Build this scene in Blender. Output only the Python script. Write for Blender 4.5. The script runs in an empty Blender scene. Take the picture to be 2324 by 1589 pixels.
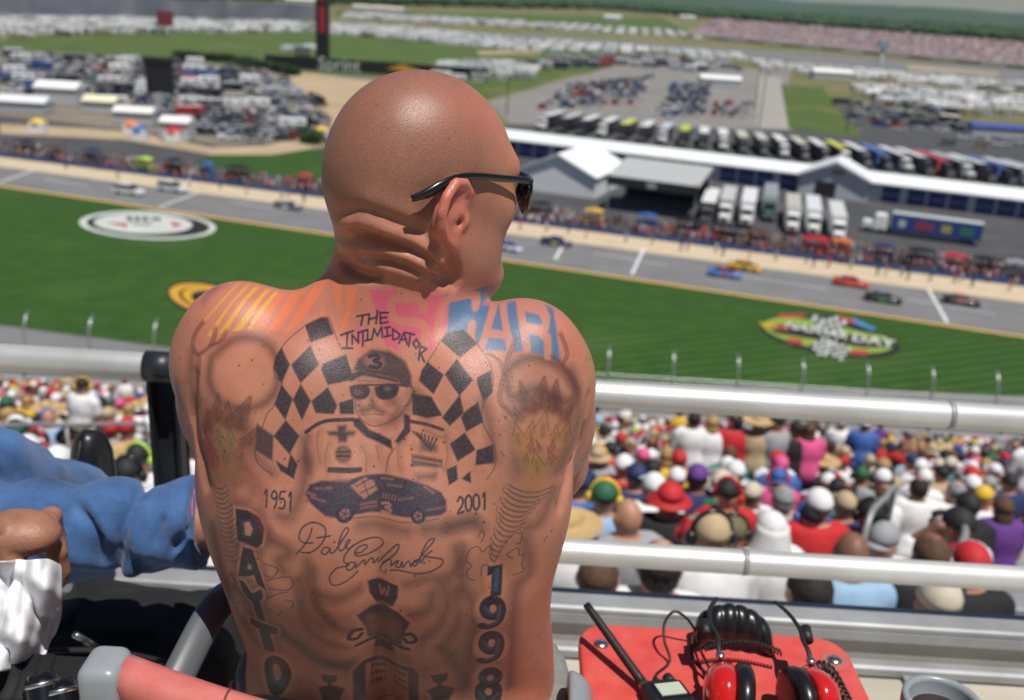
import bpy, bmesh, math, random
import numpy as np
from mathutils import Vector, Matrix, Quaternion
random.seed(7); RNG = np.random.default_rng(11)
sc = bpy.context.scene
COL = sc.collection
H0 = 38.0                                   # eye height above the race track
PITCH, ROLL = math.radians(20), math.radians(3.5)
R = math.radians
# ------------------------------------------------------------------ camera
cam_d = bpy.data.cameras.new('camera'); cam = bpy.data.objects.new('camera', cam_d); COL.objects.link(cam)
cam_d.lens = 35; cam_d.sensor_width = 36; cam_d.clip_start = .05; cam_d.clip_end = 30000
_F = Vector((0, math.cos(PITCH), -math.sin(PITCH))); _U0 = Vector((0, math.sin(PITCH), math.cos(PITCH))); _R0 = Vector((1, 0, 0))
_R = _R0*math.cos(ROLL) + _U0*math.sin(ROLL); _U = _U0*math.cos(ROLL) - _R0*math.sin(ROLL)
cam.matrix_world = Matrix(((_R.x, _U.x, -_F.x, 0), (_R.y, _U.y, -_F.y, 0), (_R.z, _U.z, -_F.z, H0), (0, 0, 0, 1)))
cam_d.dof.use_dof = True; cam_d.dof.focus_distance = 1.09; cam_d.dof.aperture_fstop = 5.0
sc.camera = cam
# ------------------------------------------------------------------ sky, sun, exposure
SUN_EL, SUN_AZ = R(68), R(146)               # azimuth from straight ahead towards the right
wd = bpy.data.worlds.new('World'); sc.world = wd; wd.use_nodes = True
wn = wd.node_tree.nodes; wl = wd.node_tree.links
sky = wn.new('ShaderNodeTexSky'); sky.sky_type = 'NISHITA'; sky.sun_disc = False
sky.sun_elevation = SUN_EL; sky.sun_rotation = SUN_AZ; sky.altitude = 150; sky.air_density = 1.0; sky.dust_density = .1; sky.ozone_density = 5.
wl.new(sky.outputs[0], wn['Background'].inputs[0]); wn['Background'].inputs[1].default_value = .05
sun_d = bpy.data.lights.new('sun', 'SUN'); sun_d.energy = 5.0; sun_d.angle = R(.53); sun_d.color = (1, .955, .89)
sun = bpy.data.objects.new('sun', sun_d); COL.objects.link(sun)
sdir = Vector((math.sin(SUN_AZ)*math.cos(SUN_EL), math.cos(SUN_AZ)*math.cos(SUN_EL), math.sin(SUN_EL)))
sun.rotation_euler = sdir.to_track_quat('Z', 'Y').to_euler(); sun.location = (0, 0, 120)
sc.view_settings.view_transform = 'Standard'; sc.view_settings.look = 'None'; sc.view_settings.exposure = -.10; sc.view_settings.gamma = 1
sc.view_settings.use_curve_mapping = False
# ------------------------------------------------------------------ places: a direction seen in the photograph meets the ground or a depth
FPX = 1024*35/36
def ray(x, y):                              # x, y on a 2324 x 1589 picture
    return _F + _R*((x/2.26953 - 512)/FPX) - _U*((y/2.26953 - 350)/FPX)
def gp(x, y, z=0.):                         # point on the level z
    d = ray(x, y); t = (z - H0)/d.z; return Vector((d.x*t, d.y*t, z))
def at(x, y, Y):                            # point at the distance Y in front
    d = ray(x, y); t = Y/d.y; return Vector((d.x*t, Y, H0 + d.z*t))
def E(*p): return Vector((p[0], p[1], p[2] + H0))   # eye-relative to world
# ------------------------------------------------------------------ materials
MATS = {}
def mat(name, col=(.5, .5, .5), rough=.6, metal=0., noise=0., scale=8., bump=0., bscale=None, spec=.5, coat=0., objcol=False, col2=None, detail=4., trans=0.):
    if name in MATS: return MATS[name]
    m = bpy.data.materials.new(name); m.use_nodes = True; n = m.node_tree.nodes; l = m.node_tree.links
    b = n['Principled BSDF']; b.inputs['Roughness'].default_value = rough; b.inputs['Metallic'].default_value = metal
    b.inputs['Specular IOR Level'].default_value = spec; b.inputs['Coat Weight'].default_value = coat
    b.inputs['Base Color'].default_value = (*col, 1)
    src = None
    if objcol:
        oi = n.new('ShaderNodeObjectInfo'); src = oi.outputs['Color']
    if noise > 0 or bump > 0:
        tc = n.new('ShaderNodeTexCoord')
        nz = n.new('ShaderNodeTexNoise'); nz.inputs['Scale'].default_value = scale; nz.inputs['Detail'].default_value = detail
        l.new(tc.outputs['Object'], nz.inputs['Vector'])
        if noise > 0:
            mx = n.new('ShaderNodeMix'); mx.data_type = 'RGBA'
            rp = n.new('ShaderNodeMapRange'); rp.inputs[1].default_value = .3; rp.inputs[2].default_value = .7
            l.new(nz.outputs['Fac'], rp.inputs[0]); l.new(rp.outputs[0], mx.inputs[0])
            if src is not None:
                hs = n.new('ShaderNodeHueSaturation'); hs.inputs['Value'].default_value = 1 - noise; l.new(src, hs.inputs['Color'])
                l.new(src, mx.inputs[6]); l.new(hs.outputs[0], mx.inputs[7])
            else:
                c2 = col2 if col2 else tuple(c*(1 - noise) for c in col)
                mx.inputs[6].default_value = (*col, 1); mx.inputs[7].default_value = (*c2, 1)
            src = mx.outputs[2]
        if bump > 0:
            nb = nz
            if bscale:
                nb = n.new('ShaderNodeTexNoise'); nb.inputs['Scale'].default_value = bscale; nb.inputs['Detail'].default_value = 5; l.new(tc.outputs['Object'], nb.inputs['Vector'])
            bp = n.new('ShaderNodeBump'); bp.inputs['Strength'].default_value = min(1, bump); bp.inputs['Distance'].default_value = .02*bump
            l.new(nb.outputs['Fac'], bp.inputs['Height']); l.new(bp.outputs[0], b.inputs['Normal'])
    if src is not None: l.new(src, b.inputs['Base Color'])
    MATS[name] = m; return m
# ------------------------------------------------------------------ mesh building
class MB:
    def __init__(s): s.v = []; s.f = []; s.m = []; s.cur = 0
    def add(s, vs, fs):
        o = len(s.v); s.v += [tuple(v) for v in vs]; s.f += [tuple(i + o for i in f) for f in fs]; s.m += [s.cur]*len(fs); return s
    def box(s, c, d, rz=0., bev=0., taper=(1, 1), M=None):
        x, y, z = d[0]/2, d[1]/2, d[2]/2; vs = []
        if bev <= 0:
            for k, (sx, sy) in ((-1, (1, 1)), (1, taper)):
                for a, b in ((-1, -1), (1, -1), (1, 1), (-1, 1)): vs.append(Vector((a*x*sx, b*y*sy, k*z)))
            fs = [(0, 3, 2, 1), (4, 5, 6, 7)] + [(i, (i+1) % 4, 4 + (i+1) % 4, 4 + i) for i in range(4)]
        else:
            e = min(bev, x*.95, y*.95, z*.95); rings = []
            for zz, inn in ((-z, e), (-z + e, 0), (z - e, 0), (z, e)):
                t = taper if zz > 0 else (1, 1); ring = []
                for a, b in ((-1, -1), (1, -1), (1, 1), (-1, 1)):
                    for q in ((0, 1), (1, 0)) if a*b > 0 else ((1, 0), (0, 1)):
                        px = a*(x*t[0] - inn - (e if q[0] else 0)); py = b*(y*t[1] - inn - (e if q[1] else 0))
                        ring.append(Vector((px, py, zz)))
                rings.append(ring)
            for r_ in rings: vs += r_
            fs = [tuple(range(7, -1, -1)), tuple(range(24, 32))]
            for k in range(3): fs += [(k*8 + i, k*8 + (i+1) % 8, k*8 + 8 + (i+1) % 8, k*8 + 8 + i) for i in range(8)]
        rot = M if M is not None else Matrix.Rotation(rz, 3, 'Z')
        return s.add([rot@v + Vector(c) for v in vs], fs)
    def tube(s, pts, r, n=10, caps=True, r2=None, flat=1.):
        pts = [Vector(p) for p in pts]; k = len(pts); up = None; vs = []
        for i, p in enumerate(pts):
            t = (pts[min(i+1, k-1)] - pts[max(i-1, 0)]).normalized()
            if up is None: up = t.orthogonal().normalized() if abs(t.z) > .9 else (Vector((0, 0, 1)) - t*t.z).normalized()
            else: up = (up - t*up.dot(t)).normalized()
            sd = t.cross(up); rr = (r[i] if isinstance(r, (list, tuple)) else (r + (r2 - r)*i/(k-1) if r2 is not None else r))
            for j in range(n):
                a = 2*math.pi*j/n; vs.append(p + (sd*math.cos(a) + up*math.sin(a)*flat)*rr)
        fs = [(i*n + j, i*n + (j+1) % n, (i+1)*n + (j+1) % n, (i+1)*n + j) for i in range(k-1) for j in range(n)]
        if caps: fs += [tuple(range(n-1, -1, -1)), tuple(range((k-1)*n, k*n))]
        return s.add(vs, fs)
    def lathe(s, prof, c=(0, 0, 0), n=16, M=None):
        vs = []; k = len(prof)
        for rr, z in prof:
            for j in range(n): vs.append(Vector((rr*math.cos(2*math.pi*j/n), rr*math.sin(2*math.pi*j/n), z)))
        fs = [(i*n + j, i*n + (j+1) % n, (i+1)*n + (j+1) % n, (i+1)*n + j) for i in range(k-1) for j in range(n)]
        fs += [tuple(range(n-1, -1, -1)), tuple(range((k-1)*n, k*n))]
        return s.add([(M@v if M is not None else v) + Vector(c) for v in vs], fs)
    def ell(s, c, r, n=12, m=8, M=None):
        return s.lathe([(math.sin(math.pi*(i + .02)/(m + .04)), -math.cos(math.pi*(i + .02)/(m + .04))) for i in range(m + 1)], c, n,
                       (M if M is not None else Matrix.Identity(3))@Matrix.Diagonal(Vector(r)))
    def prism(s, poly, z0, z1, M=None, c=(0, 0, 0)):
        n = len(poly); a = sum(poly[i][0]*poly[(i+1) % n][1] - poly[(i+1) % n][0]*poly[i][1] for i in range(n))
        if a < 0: poly = poly[::-1]
        vs = [Vector((x, y, z0)) for x, y in poly] + [Vector((x, y, z1)) for x, y in poly]
        fs = [tuple(range(n-1, -1, -1)), tuple(range(n, 2*n))] + [(i, (i+1) % n, n + (i+1) % n, n + i) for i in range(n)]
        return s.add([(M@v if M is not None else v) + Vector(c) for v in vs], fs)
    def loft(s, rings, caps=True):
        n = len(rings[0]); k = len(rings); vs = [v for r_ in rings for v in r_]
        fs = [(i*n + j, i*n + (j+1) % n, (i+1)*n + (j+1) % n, (i+1)*n + j) for i in range(k-1) for j in range(n)]
        if caps: fs += [tuple(range(n-1, -1, -1)), tuple(range((k-1)*n, k*n))]
        return s.add(vs, fs)
    def mesh(s, name, mats, smooth=False, origin=None):
        me = bpy.data.meshes.new(name); o = Vector(origin) if origin is not None else Vector()
        me.from_pydata([Vector(v) - o for v in s.v], [], s.f)
        for m in (mats if isinstance(mats, (list, tuple)) else [mats]): me.materials.append(m)
        if any(s.m): me.polygons.foreach_set('material_index', s.m)
        if smooth: me.shade_smooth() if hasattr(me, 'shade_smooth') else me.polygons.foreach_set('use_smooth', [True]*len(me.polygons))
        if smooth == 'auto': me.set_sharp_from_angle(angle=R(38))
        return me
    def build(s, name, mats, parent=None, smooth=False, origin=None):
        return link(name, s.mesh(name, mats, smooth, origin), parent, origin)
def link(name, me, parent=None, loc=None):
    o = bpy.data.objects.new(name, me); COL.objects.link(o)
    if loc is not None: o.location = loc
    if parent is not None:
        o.parent = parent; o.matrix_parent_inverse = Matrix.Translation(-Vector(parent.location)) if parent.type == 'EMPTY' and parent.rotation_euler.z == 0 and parent.parent is None else Matrix.Identity(4)
    return o
def tag(o, label=None, cat=None, group=None, kind=None):
    if label: o['label'] = label
    if cat: o['category'] = cat
    if group: o['group'] = group
    if kind: o['kind'] = kind
    return o
def empty(name, loc=(0, 0, 0), rz=0.):
    o = bpy.data.objects.new(name, None); COL.objects.link(o); o.location = loc; o.rotation_euler.z = rz; o.empty_display_size = .2; return o
def thing(name, label, cat, loc=(0, 0, 0), group=None, rz=0.):
    return tag(empty(name, loc, rz), label, cat, group)
def part(name, me, parent):                  # me in the parent's own coordinates
    o = bpy.data.objects.new(name, me); COL.objects.link(o); o.parent = parent; return o
def copy_tree(o, parent=None):
    c = o.copy(); COL.objects.link(c); c.parent = parent
    for ch in o.children: copy_tree(ch, c)
    return c
def spline(pts, n=8):
    P = [Vector(p) for p in pts]; o = []
    for i in range(len(P) - 1):
        a, b, c, d = P[max(i-1, 0)], P[i], P[i+1], P[min(i+2, len(P)-1)]
        for k in range(n):
            t = k/n; o.append(.5*((2*b) + (c - a)*t + (2*a - 5*b + 4*c - d)*t*t + (3*b - a - 3*c + d)*t**3))
    return o + [P[-1]]
def np_mesh(name, V, Fq, mats, smooth=True):
    me = bpy.data.meshes.new(name); me.vertices.add(len(V)); me.vertices.foreach_set('co', np.asarray(V, np.float32).ravel())
    me.loops.add(Fq.size); me.loops.foreach_set('vertex_index', Fq.ravel().astype(np.int32))
    me.polygons.add(len(Fq)); me.polygons.foreach_set('loop_start', np.arange(0, Fq.size, Fq.shape[1], dtype=np.int32))
    for m in (mats if isinstance(mats, (list, tuple)) else [mats]): me.materials.append(m)
    me.update(calc_edges=True); me.validate()
    if smooth: me.polygons.foreach_set('use_smooth', [True]*len(me.polygons))
    return me
# ------------------------------------------------------------------ signed-distance modelling of bodies (continuous skin)
def smin(a, b, k):
    h = np.clip(.5 + .5*(b - a)/k, 0, 1)
    return b + (a - b)*h - k*h*(1 - h)
def cap(p, a, b, ra, rb):
    a = np.asarray(a, float); b = np.asarray(b, float); ab = b - a
    q = p - a; t = np.clip(q@ab/(ab@ab + 1e-12), 0, 1)
    return np.sqrt(((q - t[:, None]*ab)**2).sum(1)) - (ra + (rb - ra)*t)
def ell(p, c, r):
    q = (p - np.asarray(c, float))/np.asarray(r, float)
    k0 = np.sqrt((q*q).sum(1)); k1 = np.sqrt(((q/np.asarray(r, float))**2).sum(1)) + 1e-9
    return k0*(k0 - 1)/k1
def chain(p, pts, r0, r1=None, rm=None):
    n = len(pts); d = None
    for i in range(n - 1):
        def rad(t):
            if rm is None: return r0 + ((r1 if r1 is not None else r0) - r0)*t
            return r0 + (rm - r0)*min(1, 2*t) if t < .5 else rm + ((r1 if r1 is not None else r0) - rm)*(2*t - 1)
        c = cap(p, pts[i], pts[i+1], rad(i/(n-1)), rad((i+1)/(n-1)))
        d = c if d is None else np.minimum(d, c)
    return d
def near(p, lo, hi, f, big=.3):
    """evaluate f only inside a box"""
    m = np.all((p > np.asarray(lo)) & (p < np.asarray(hi)), axis=1)
    o = np.full(len(p), big)
    if m.any(): o[m] = f(p[m])
    return o
def surface_nets(f, lo, hi, h, coarse=5):
    """one closed skin where f = 0: evaluates finely only near the surface"""
    lo = np.asarray(lo, float); hi = np.asarray(hi, float); H = h*coarse
    n = np.ceil((hi - lo)/H).astype(int)
    ax = [lo[i] + H*(np.arange(n[i]) + .5) for i in range(3)]
    c = np.stack(np.meshgrid(*ax, indexing='ij'), -1).reshape(-1, 3)
    act = (np.abs(f(c)) < H*1.35).reshape(n)
    N = n*coarse + 1
    pm = np.zeros(N, bool)
    ii = np.argwhere(act)*coarse
    for dx in range(coarse + 1):
        for dy in range(coarse + 1):
            for dz in range(coarse + 1):
                pm[ii[:, 0] + dx, ii[:, 1] + dy, ii[:, 2] + dz] = True
    idx = np.argwhere(pm)
    val = np.full(N, np.nan, np.float32)
    val[pm] = f(lo + idx*h)
    # cells with a sign change
    corners = [(a, b, d) for a in (0, 1) for b in (0, 1) for d in (0, 1)]
    def sh(v, o): return v[o[0]:N[0]-1+o[0], o[1]:N[1]-1+o[1], o[2]:N[2]-1+o[2]]
    neg = sum((sh(val, o) < 0).astype(np.int8) for o in corners)
    ok = ~np.isnan(sum(sh(val, o) for o in corners))
    cell = ok & (neg > 0) & (neg < 8)
    ci = np.argwhere(cell)
    vid = np.full(cell.shape, -1, np.int64); vid[cell] = np.arange(len(ci))
    acc = np.zeros((len(ci), 3)); cnt = np.zeros(len(ci))
    edges = [(a, b) for a in range(8) for b in range(a+1, 8) if bin(a ^ b).count('1') == 1]
    cv = [val[ci[:, 0]+o[0], ci[:, 1]+o[1], ci[:, 2]+o[2]].astype(float) for o in corners]
    for a, b in edges:
        s = (cv[a] < 0) != (cv[b] < 0)
        t = np.where(s, cv[a]/np.where(s, cv[a] - cv[b], 1), 0)
        oa = np.array(corners[a], float); ob = np.array(corners[b], float)
        acc += s[:, None]*(oa + t[:, None]*(ob - oa)); cnt += s
    V = lo + (ci + acc/cnt[:, None])*h
    faces = []
    for d in range(3):
        e1, e2 = (d+1) % 3, (d+2) % 3
        o = [0, 0, 0]; o[d] = 1
        sl0 = [slice(None)]*3; sl1 = [slice(None)]*3
        sl0[d] = slice(0, N[d]-1); sl1[d] = slice(1, N[d])
        a = val[tuple(sl0)]; b = val[tuple(sl1)]
        s = ((a < 0) != (b < 0)) & ~np.isnan(a) & ~np.isnan(b)
        g = np.argwhere(s)
        g = g[(g[:, e1] > 0) & (g[:, e2] > 0) & (g[:, e1] < N[e1]-1) & (g[:, e2] < N[e2]-1)]
        fl = a[tuple(g.T)] < 0
        q = []
        for (u, v) in ((0, 0), (-1, 0), (-1, -1), (0, -1)):
            k = g.copy(); k[:, e1] += u; k[:, e2] += v
            q.append(vid[tuple(k.T)])
        q = np.stack(q, 1)
        q[~fl] = q[~fl][:, ::-1]
        faces.append(q[(q >= 0).all(1)])
    return V, np.concatenate(faces)
def relax(V, Fq, it=1, lam=.5):
    for _ in range(it):
        s = np.zeros_like(V); c = np.zeros(len(V))
        for i in range(4):
            a = Fq[:, i]; b = Fq[:, (i+1) % 4]
            np.add.at(s, a, V[b]); np.add.at(s, b, V[a]); np.add.at(c, a, 1); np.add.at(c, b, 1)
        V = V + lam*(s/np.maximum(c, 1)[:, None] - V)
    return V
# ------------------------------------------------------------------ the seated man (coordinates relative to the eye point, z up, y forward)
TH = math.radians(51); TP = math.radians(8)
HF = np.array([math.sin(TH)*math.cos(TP), math.cos(TH)*math.cos(TP), -math.sin(TP)])
HR = np.array([math.cos(TH), -math.sin(TH), 0.]); HU = np.cross(HR, HF)
HC = np.array([-.1165, 1.158, -.2005]); HS = 1.064
def hp(u, v, w): return HC + (HR*u + HF*v + HU*w)*HS
TZ = np.array([-1.06, -.98, -.90, -.82, -.74, -.66, -.58, -.50, -.43, -.38, -.34])
TB = np.array([1.05, 1.035, 1.018, .988, .954, .933, .944, .984, 1.026, 1.055, 1.085])   # where the back is
TD = np.array([.24, .25, .255, .255, .255, .26, .265, .255, .225, .18, .13])           # depth of the trunk
TA = np.array([.175, .200, .206, .203, .200, .206, .2125, .210, .195, .15, .09])       # half width
TX = np.array([-.12, -.12, -.121, -.124, -.132, -.138, -.140, -.143, -.148, -.145, -.14])
_z = np.linspace(-1.08, -.32, 153); _k = np.exp(-np.linspace(-2.4, 2.4, 17)**2); _k /= _k.sum()
def _sm(a): return np.convolve(np.pad(np.interp(_z, TZ, a), 8, mode='edge'), _k, 'valid')
TB, TD, TA, TX = _sm(TB), _sm(TD), _sm(TA), _sm(TX); TZ = _z
def torso(p):
    z = p[:, 2]
    b = np.interp(z, TZ, TB); d = np.interp(z, TZ, TD); a = np.interp(z, TZ, TA); cx = np.interp(z, TZ, TX)
    g = np.exp(-((p[:, 0] - cx)/.022)**2)*np.interp(z, [-.95, -.8, -.6, -.45, -.38], [.018, .020, .010, .003, 0])
    y = p[:, 1] - g
    q = np.abs((p[:, 0] - cx)/a)**2.45 + np.abs((y - (b + d/2))/(d/2))**2.45
    k = q**(1/2.45) - 1
    dd = k*d*.5
    top = z + .345 + .55*np.maximum(0, p[:, 1] - 1.09)                       # the collar bones lie lower than the nape
    return -smin(-np.maximum(dd, -1.05 - z), -top, .02)
EAR = [(.080, .021, -.024), (.087, .021, -.006), (.092, .010, .004), (.098, -.006, .004), (.1025, -.018, -.010), (.103, -.021, -.026), (.100, -.017, -.042), (.094, -.008, -.056), (.087, .003, -.066), (.081, .012, -.062)]
ANTI = [(.090, .012, -.006), (.094, -.004, -.012), (.096, -.009, -.026), (.093, -.005, -.042), (.088, .004, -.050)]
def head(p):
    q = (p - HC)/HS
    L = np.stack([q@HR, q@HF, q@HU], 1)
    d = ell(L, (0, -.004, .004), (.0855, .105, .0965))
    d = smin(d, ell(L, (0, -.044, -.028), (.066, .058, .060)), .03)           # occiput
    d = smin(d, ell(L, (0, .042, -.035), (.070, .062, .085)), .03)            # face
    M = L.copy(); M[:, 0] = np.abs(M[:, 0])
    d = smin(d, cap(M, (.058, -.004, -.070), (.030, .084, -.114), .026, .023), .026)  # jaw
    d = smin(d, ell(M, (.040, .046, -.056), (.027, .034, .036)), .03)          # cheek
    d = smin(d, ell(L, (0, .040, -.090), (.058, .055, .045)), .03)
    d = smin(d, ell(L, (0, .097, -.118), (.034, .024, .023)), .016)            # chin
    d = smin(d, cap(M, (.0, .096, .014), (.048, .076, .012), .015, .014), .018)    # brow
    d = smin(d, cap(M, (.054, .066, -.030), (.063, .030, -.022), .019, .015), .02)  # cheekbone
    d = smin(d, cap(L, (0, .102, -.002), (0, .119, -.043), .010, .013), .014)
    d = smin(d, ell(M, (.012, .108, -.050), (.012, .012, .009)), .008)
    d = -smin(-d, ell(M, (.034, .116, -.014), (.018, .016, .011)), .012)      # eye hollows
    d = smin(d, ell(M, (.032, .088, -.014), (.013, .013, .012)), .004)
    d = smin(d, cap(M, (0, .106, -.076), (.018, .098, -.078), .007, .005), .006)
    d = smin(d, cap(M, (0, .104, -.087), (.016, .098, -.087), .0075, .005), .006)
    N_ = M.copy(); N_[:, 1] += .018; N_[:, 2] += .007                                            # ear
    e = chain(N_, EAR, .0048, .0058, .0058)
    pl = ell(N_, (.088, -.001, -.028), (.0065, .019, .034))
    pl = smin(pl, ell(N_, (.086, .004, -.060), (.0065, .010, .011)), .006)
    pl = -smin(-pl, ell(N_, (.102, .004, -.034), (.017, .009, .012)), .005)
    e = smin(e, pl, .004)
    e = smin(e, chain(N_, ANTI, .0032), .004)
    e = smin(e, ell(N_, (.086, .019, -.036), (.006, .005, .007)), .005)
    e = smin(e, cap(N_, (.078, .004, -.03), (.086, .002, -.03), .018, .010), .008)
    ho = ell(N_, (.090, .0115, -.037), (.012, .0045, .006))
    e = -smin(-e, ho, .003)
    d = smin(d, e, .006)
    return -smin(-d, ho, .003)*HS
FOLDS = [   # creases (-) and rolls (+) of the neck: points, height, width
    ([(-0.207, 1.09, -0.249), (-0.185, 1.066, -0.239), (-0.165, 1.056, -0.232), (-0.148, 1.054, -0.237), (-0.124, 1.057, -0.246), (-0.104, 1.062, -0.258), (-0.089, 1.062, -0.275)], -0.0045, 0.007),
    ([(-0.185, 1.075, -0.263), (-0.166, 1.065, -0.263), (-0.143, 1.061, -0.267), (-0.121, 1.062, -0.272), (-0.101, 1.065, -0.282), (-0.085, 1.074, -0.299), (-0.074, 1.087, -0.318), (-0.067, 1.095, -0.329)], -0.0095, 0.0052),
    ([(-0.162, 1.071, -0.287), (-0.142, 1.066, -0.289), (-0.123, 1.066, -0.294), (-0.101, 1.07, -0.303), (-0.085, 1.079, -0.316), (-0.077, 1.086, -0.325)], -0.0075, 0.0048),
    ([(-0.203, 1.103, -0.302), (-0.184, 1.082, -0.31), (-0.167, 1.073, -0.312), (-0.145, 1.067, -0.31)], -0.0095, 0.006),
    ([(-0.088, 1.043, -0.248), (-0.076, 1.06, -0.273), (-0.069, 1.084, -0.299), (-0.065, 1.094, -0.322)], -0.007, 0.0045),
    ([(-0.098, 1.062, -0.263), (-0.083, 1.061, -0.278), (-0.074, 1.08, -0.299), (-0.069, 1.09, -0.317)], -0.005, 0.0045),
    ([(-0.206, 1.095, -0.26), (-0.171, 1.061, -0.246), (-0.148, 1.057, -0.252), (-0.124, 1.06, -0.261), (-0.104, 1.063, -0.272), (-0.085, 1.07, -0.289), (-0.074, 1.084, -0.31)], 0.0085, 0.011),
    ([(-0.202, 1.102, -0.286), (-0.167, 1.071, -0.279), (-0.142, 1.065, -0.28), (-0.118, 1.065, -0.286), (-0.097, 1.07, -0.298), (-0.082, 1.08, -0.313)], 0.0085, 0.01),
    ([(-0.187, 1.086, -0.3), (-0.163, 1.072, -0.3), (-0.138, 1.066, -0.3), (-0.114, 1.068, -0.306), (-0.097, 1.073, -0.316)], 0.006, 0.011),
    ([(-0.173, 1.057, -0.223), (-0.151, 1.052, -0.227), (-0.128, 1.054, -0.234), (-0.105, 1.061, -0.246)], 0.0045, 0.014),
]
CREASES = [
    [(-0.36, 1.048, -0.435), (-0.363, 1.043, -0.46), (-0.362, 1.04, -0.486), (-0.355, 1.03, -0.509), (-0.344, 1.011, -0.527), (-0.335, 0.997, -0.547)],
    [(0.095, 1.089, -0.449), (0.092, 1.083, -0.481), (0.088, 1.091, -0.514), (0.078, 1.05, -0.523), (0.072, 1.025, -0.54), (0.067, 1.013, -0.556)],
]
def neck(p):
    d = cap(p, (-.127, 1.150, -.262), (-.146, 1.160, -.44), .084, .094)
    d = smin(d, cap(p, (-.120, 1.160, -.275), (-.122, 1.17, -.42), .064, .066), .03)
    return d
def base_upper(p):
    return smin(neck(p), near(p, HC - .19, HC + .19, head), .026)
def arms(p):
    d = None
    for s in (-1, 1):
        X = lambda x, y, z: (-.155 + s*x, y, z)
        c = ell(p, X(.178, 1.125, -.438), (.072, .072, .086))
        c = smin(c, ell(p, X(.160, 1.118, -.402), (.052, .052, .050)), .03)
        el = X(.212, 1.215, -.60)
        c = smin(c, cap(p, X(.190, 1.14, -.46), el, .066, .052), .03)
        c = smin(c, ell(p, X(.215, 1.165, -.52), (.05, .05, .075)), .02)
        wr = X(.05, 1.42, -.70)
        c = smin(c, cap(p, el, X(.14, 1.31, -.645), .050, .047), .02)
        c = smin(c, cap(p, X(.14, 1.31, -.645), wr, .047, .030), .02)
        hb = np.array(wr); pm = hb + np.array([-s*.035, .055, -.03])
        c = smin(c, cap(p, hb, pm, .028, .034), .015)
        for i, (o, ln) in enumerate(((-.027, .062), (-.009, .07), (.009, .068), (.026, .054))):
            k = pm + np.array([s*o*.6, .03, -o]); m = k + np.array([-s*.012, ln*.5, -.012]); t = m + np.array([-s*.014, ln*.22, -.03])
            c = smin(c, np.minimum(cap(p, k, m, .0095, .009), cap(p, m, t, .009, .0075)), .004)
        tb = hb + np.array([-s*.005, .02, .02]); tm = tb + np.array([-s*.05, .035, .01]); te = tm + np.array([-s*.02, .03, -.012])
        c = smin(c, np.minimum(cap(p, tb, tm, .013, .0105), cap(p, tm, te, .0105, .008)), .005)
        d = c if d is None else np.minimum(d, c)
    return d
def legs(p):
    d = None
    for s in (-1, 1):
        X = lambda x, y, z: (-.13 + s*x, y, z)
        c = cap(p, X(.085, 1.04, -.93), X(.14, 1.46, -.90), .095, .068)
        c = smin(c, cap(p, X(.14, 1.46, -.91), X(.13, 1.50, -1.33), .060, .040), .03)
        c = smin(c, ell(p, X(.13, 1.475, -1.08), (.052, .058, .10)), .03)
        c = smin(c, cap(p, X(.13, 1.49, -1.365), X(.15, 1.66, -1.385), .042, .032), .03)
        d = c if d is None else np.minimum(d, c)
    return d
def man(p):
    d = torso(p)
    # shoulder blades, long back muscles, trapezius
    for s in (-1, 1):
        d = smin(d, ell(p, (-.146 + s*.098, 1.065, -.480), (.062, .052, .085)), .045)
        d = smin(d, ell(p, (-.135 + s*.048, 1.0, -.66), (.030, .052, .13)), .04)
        d = smin(d, ell(p, (-.142 + s*.152, 1.06, -.555), (.058, .070, .11)), .045)
        d = smin(d, ell(p, (-.150 + s*.165, 1.085, -.475), (.058, .050, .06)), .04)
        d = smin(d, cap(p, (-.145 + s*.030, 1.125, -.360 - (.046 if s > 0 else 0)), (-.152 + s*.15, 1.115, -.418 - (.024 if s > 0 else 0)), .050, .032), .028)
    d = smin(d, near(p, (-.6, .9, -.95), (.4, 1.8, -.25), arms), .034)
    for pts in CREASES: d = -smin(-d, near(p, np.min(pts, 0) - .05, np.max(pts, 0) + .05, lambda q: chain(q, pts, .002, .004, .0075)), .012)
    d = smin(d, near(p, (-.5, .85, -1.5), (.3, 1.8, -.75), legs), .05)
    d = smin(d, near(p, (-.45, .8, -.56), (.25, 1.35, .1), base_upper), .024)
    return d

def polydist(V, pts):
    """distance of points to a polyline and the place along it (0..1)"""
    P = np.array(pts, float); n = len(P) - 1; best = np.full(len(V), 9.); par = np.zeros(len(V))
    for i in range(n):
        ab = P[i+1] - P[i]; q = V - P[i]; t = np.clip(q@ab/(ab@ab), 0, 1); d = np.sqrt(((q - t[:, None]*ab)**2).sum(1)); m = d < best; best[m] = d[m]; par[m] = (i + t[m])/n
    return best, par
def fold_skin(V, N):
    out = np.zeros(len(V))
    for pts, a, s in FOLDS:
        m = np.all((V > np.min(pts, 0) - .06) & (V < np.max(pts, 0) + .06), axis=1); d, t = polydist(V[m], pts)
        w = np.clip(np.minimum(t, 1 - t)/.16, 0, 1)**.7 if a < 0 else np.clip(np.minimum(t + .08, 1 - t)/.2, 0, 1)
        out[m] += a*w*np.exp(-(d/s)**2)
    return V + N*out[:, None]
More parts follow.
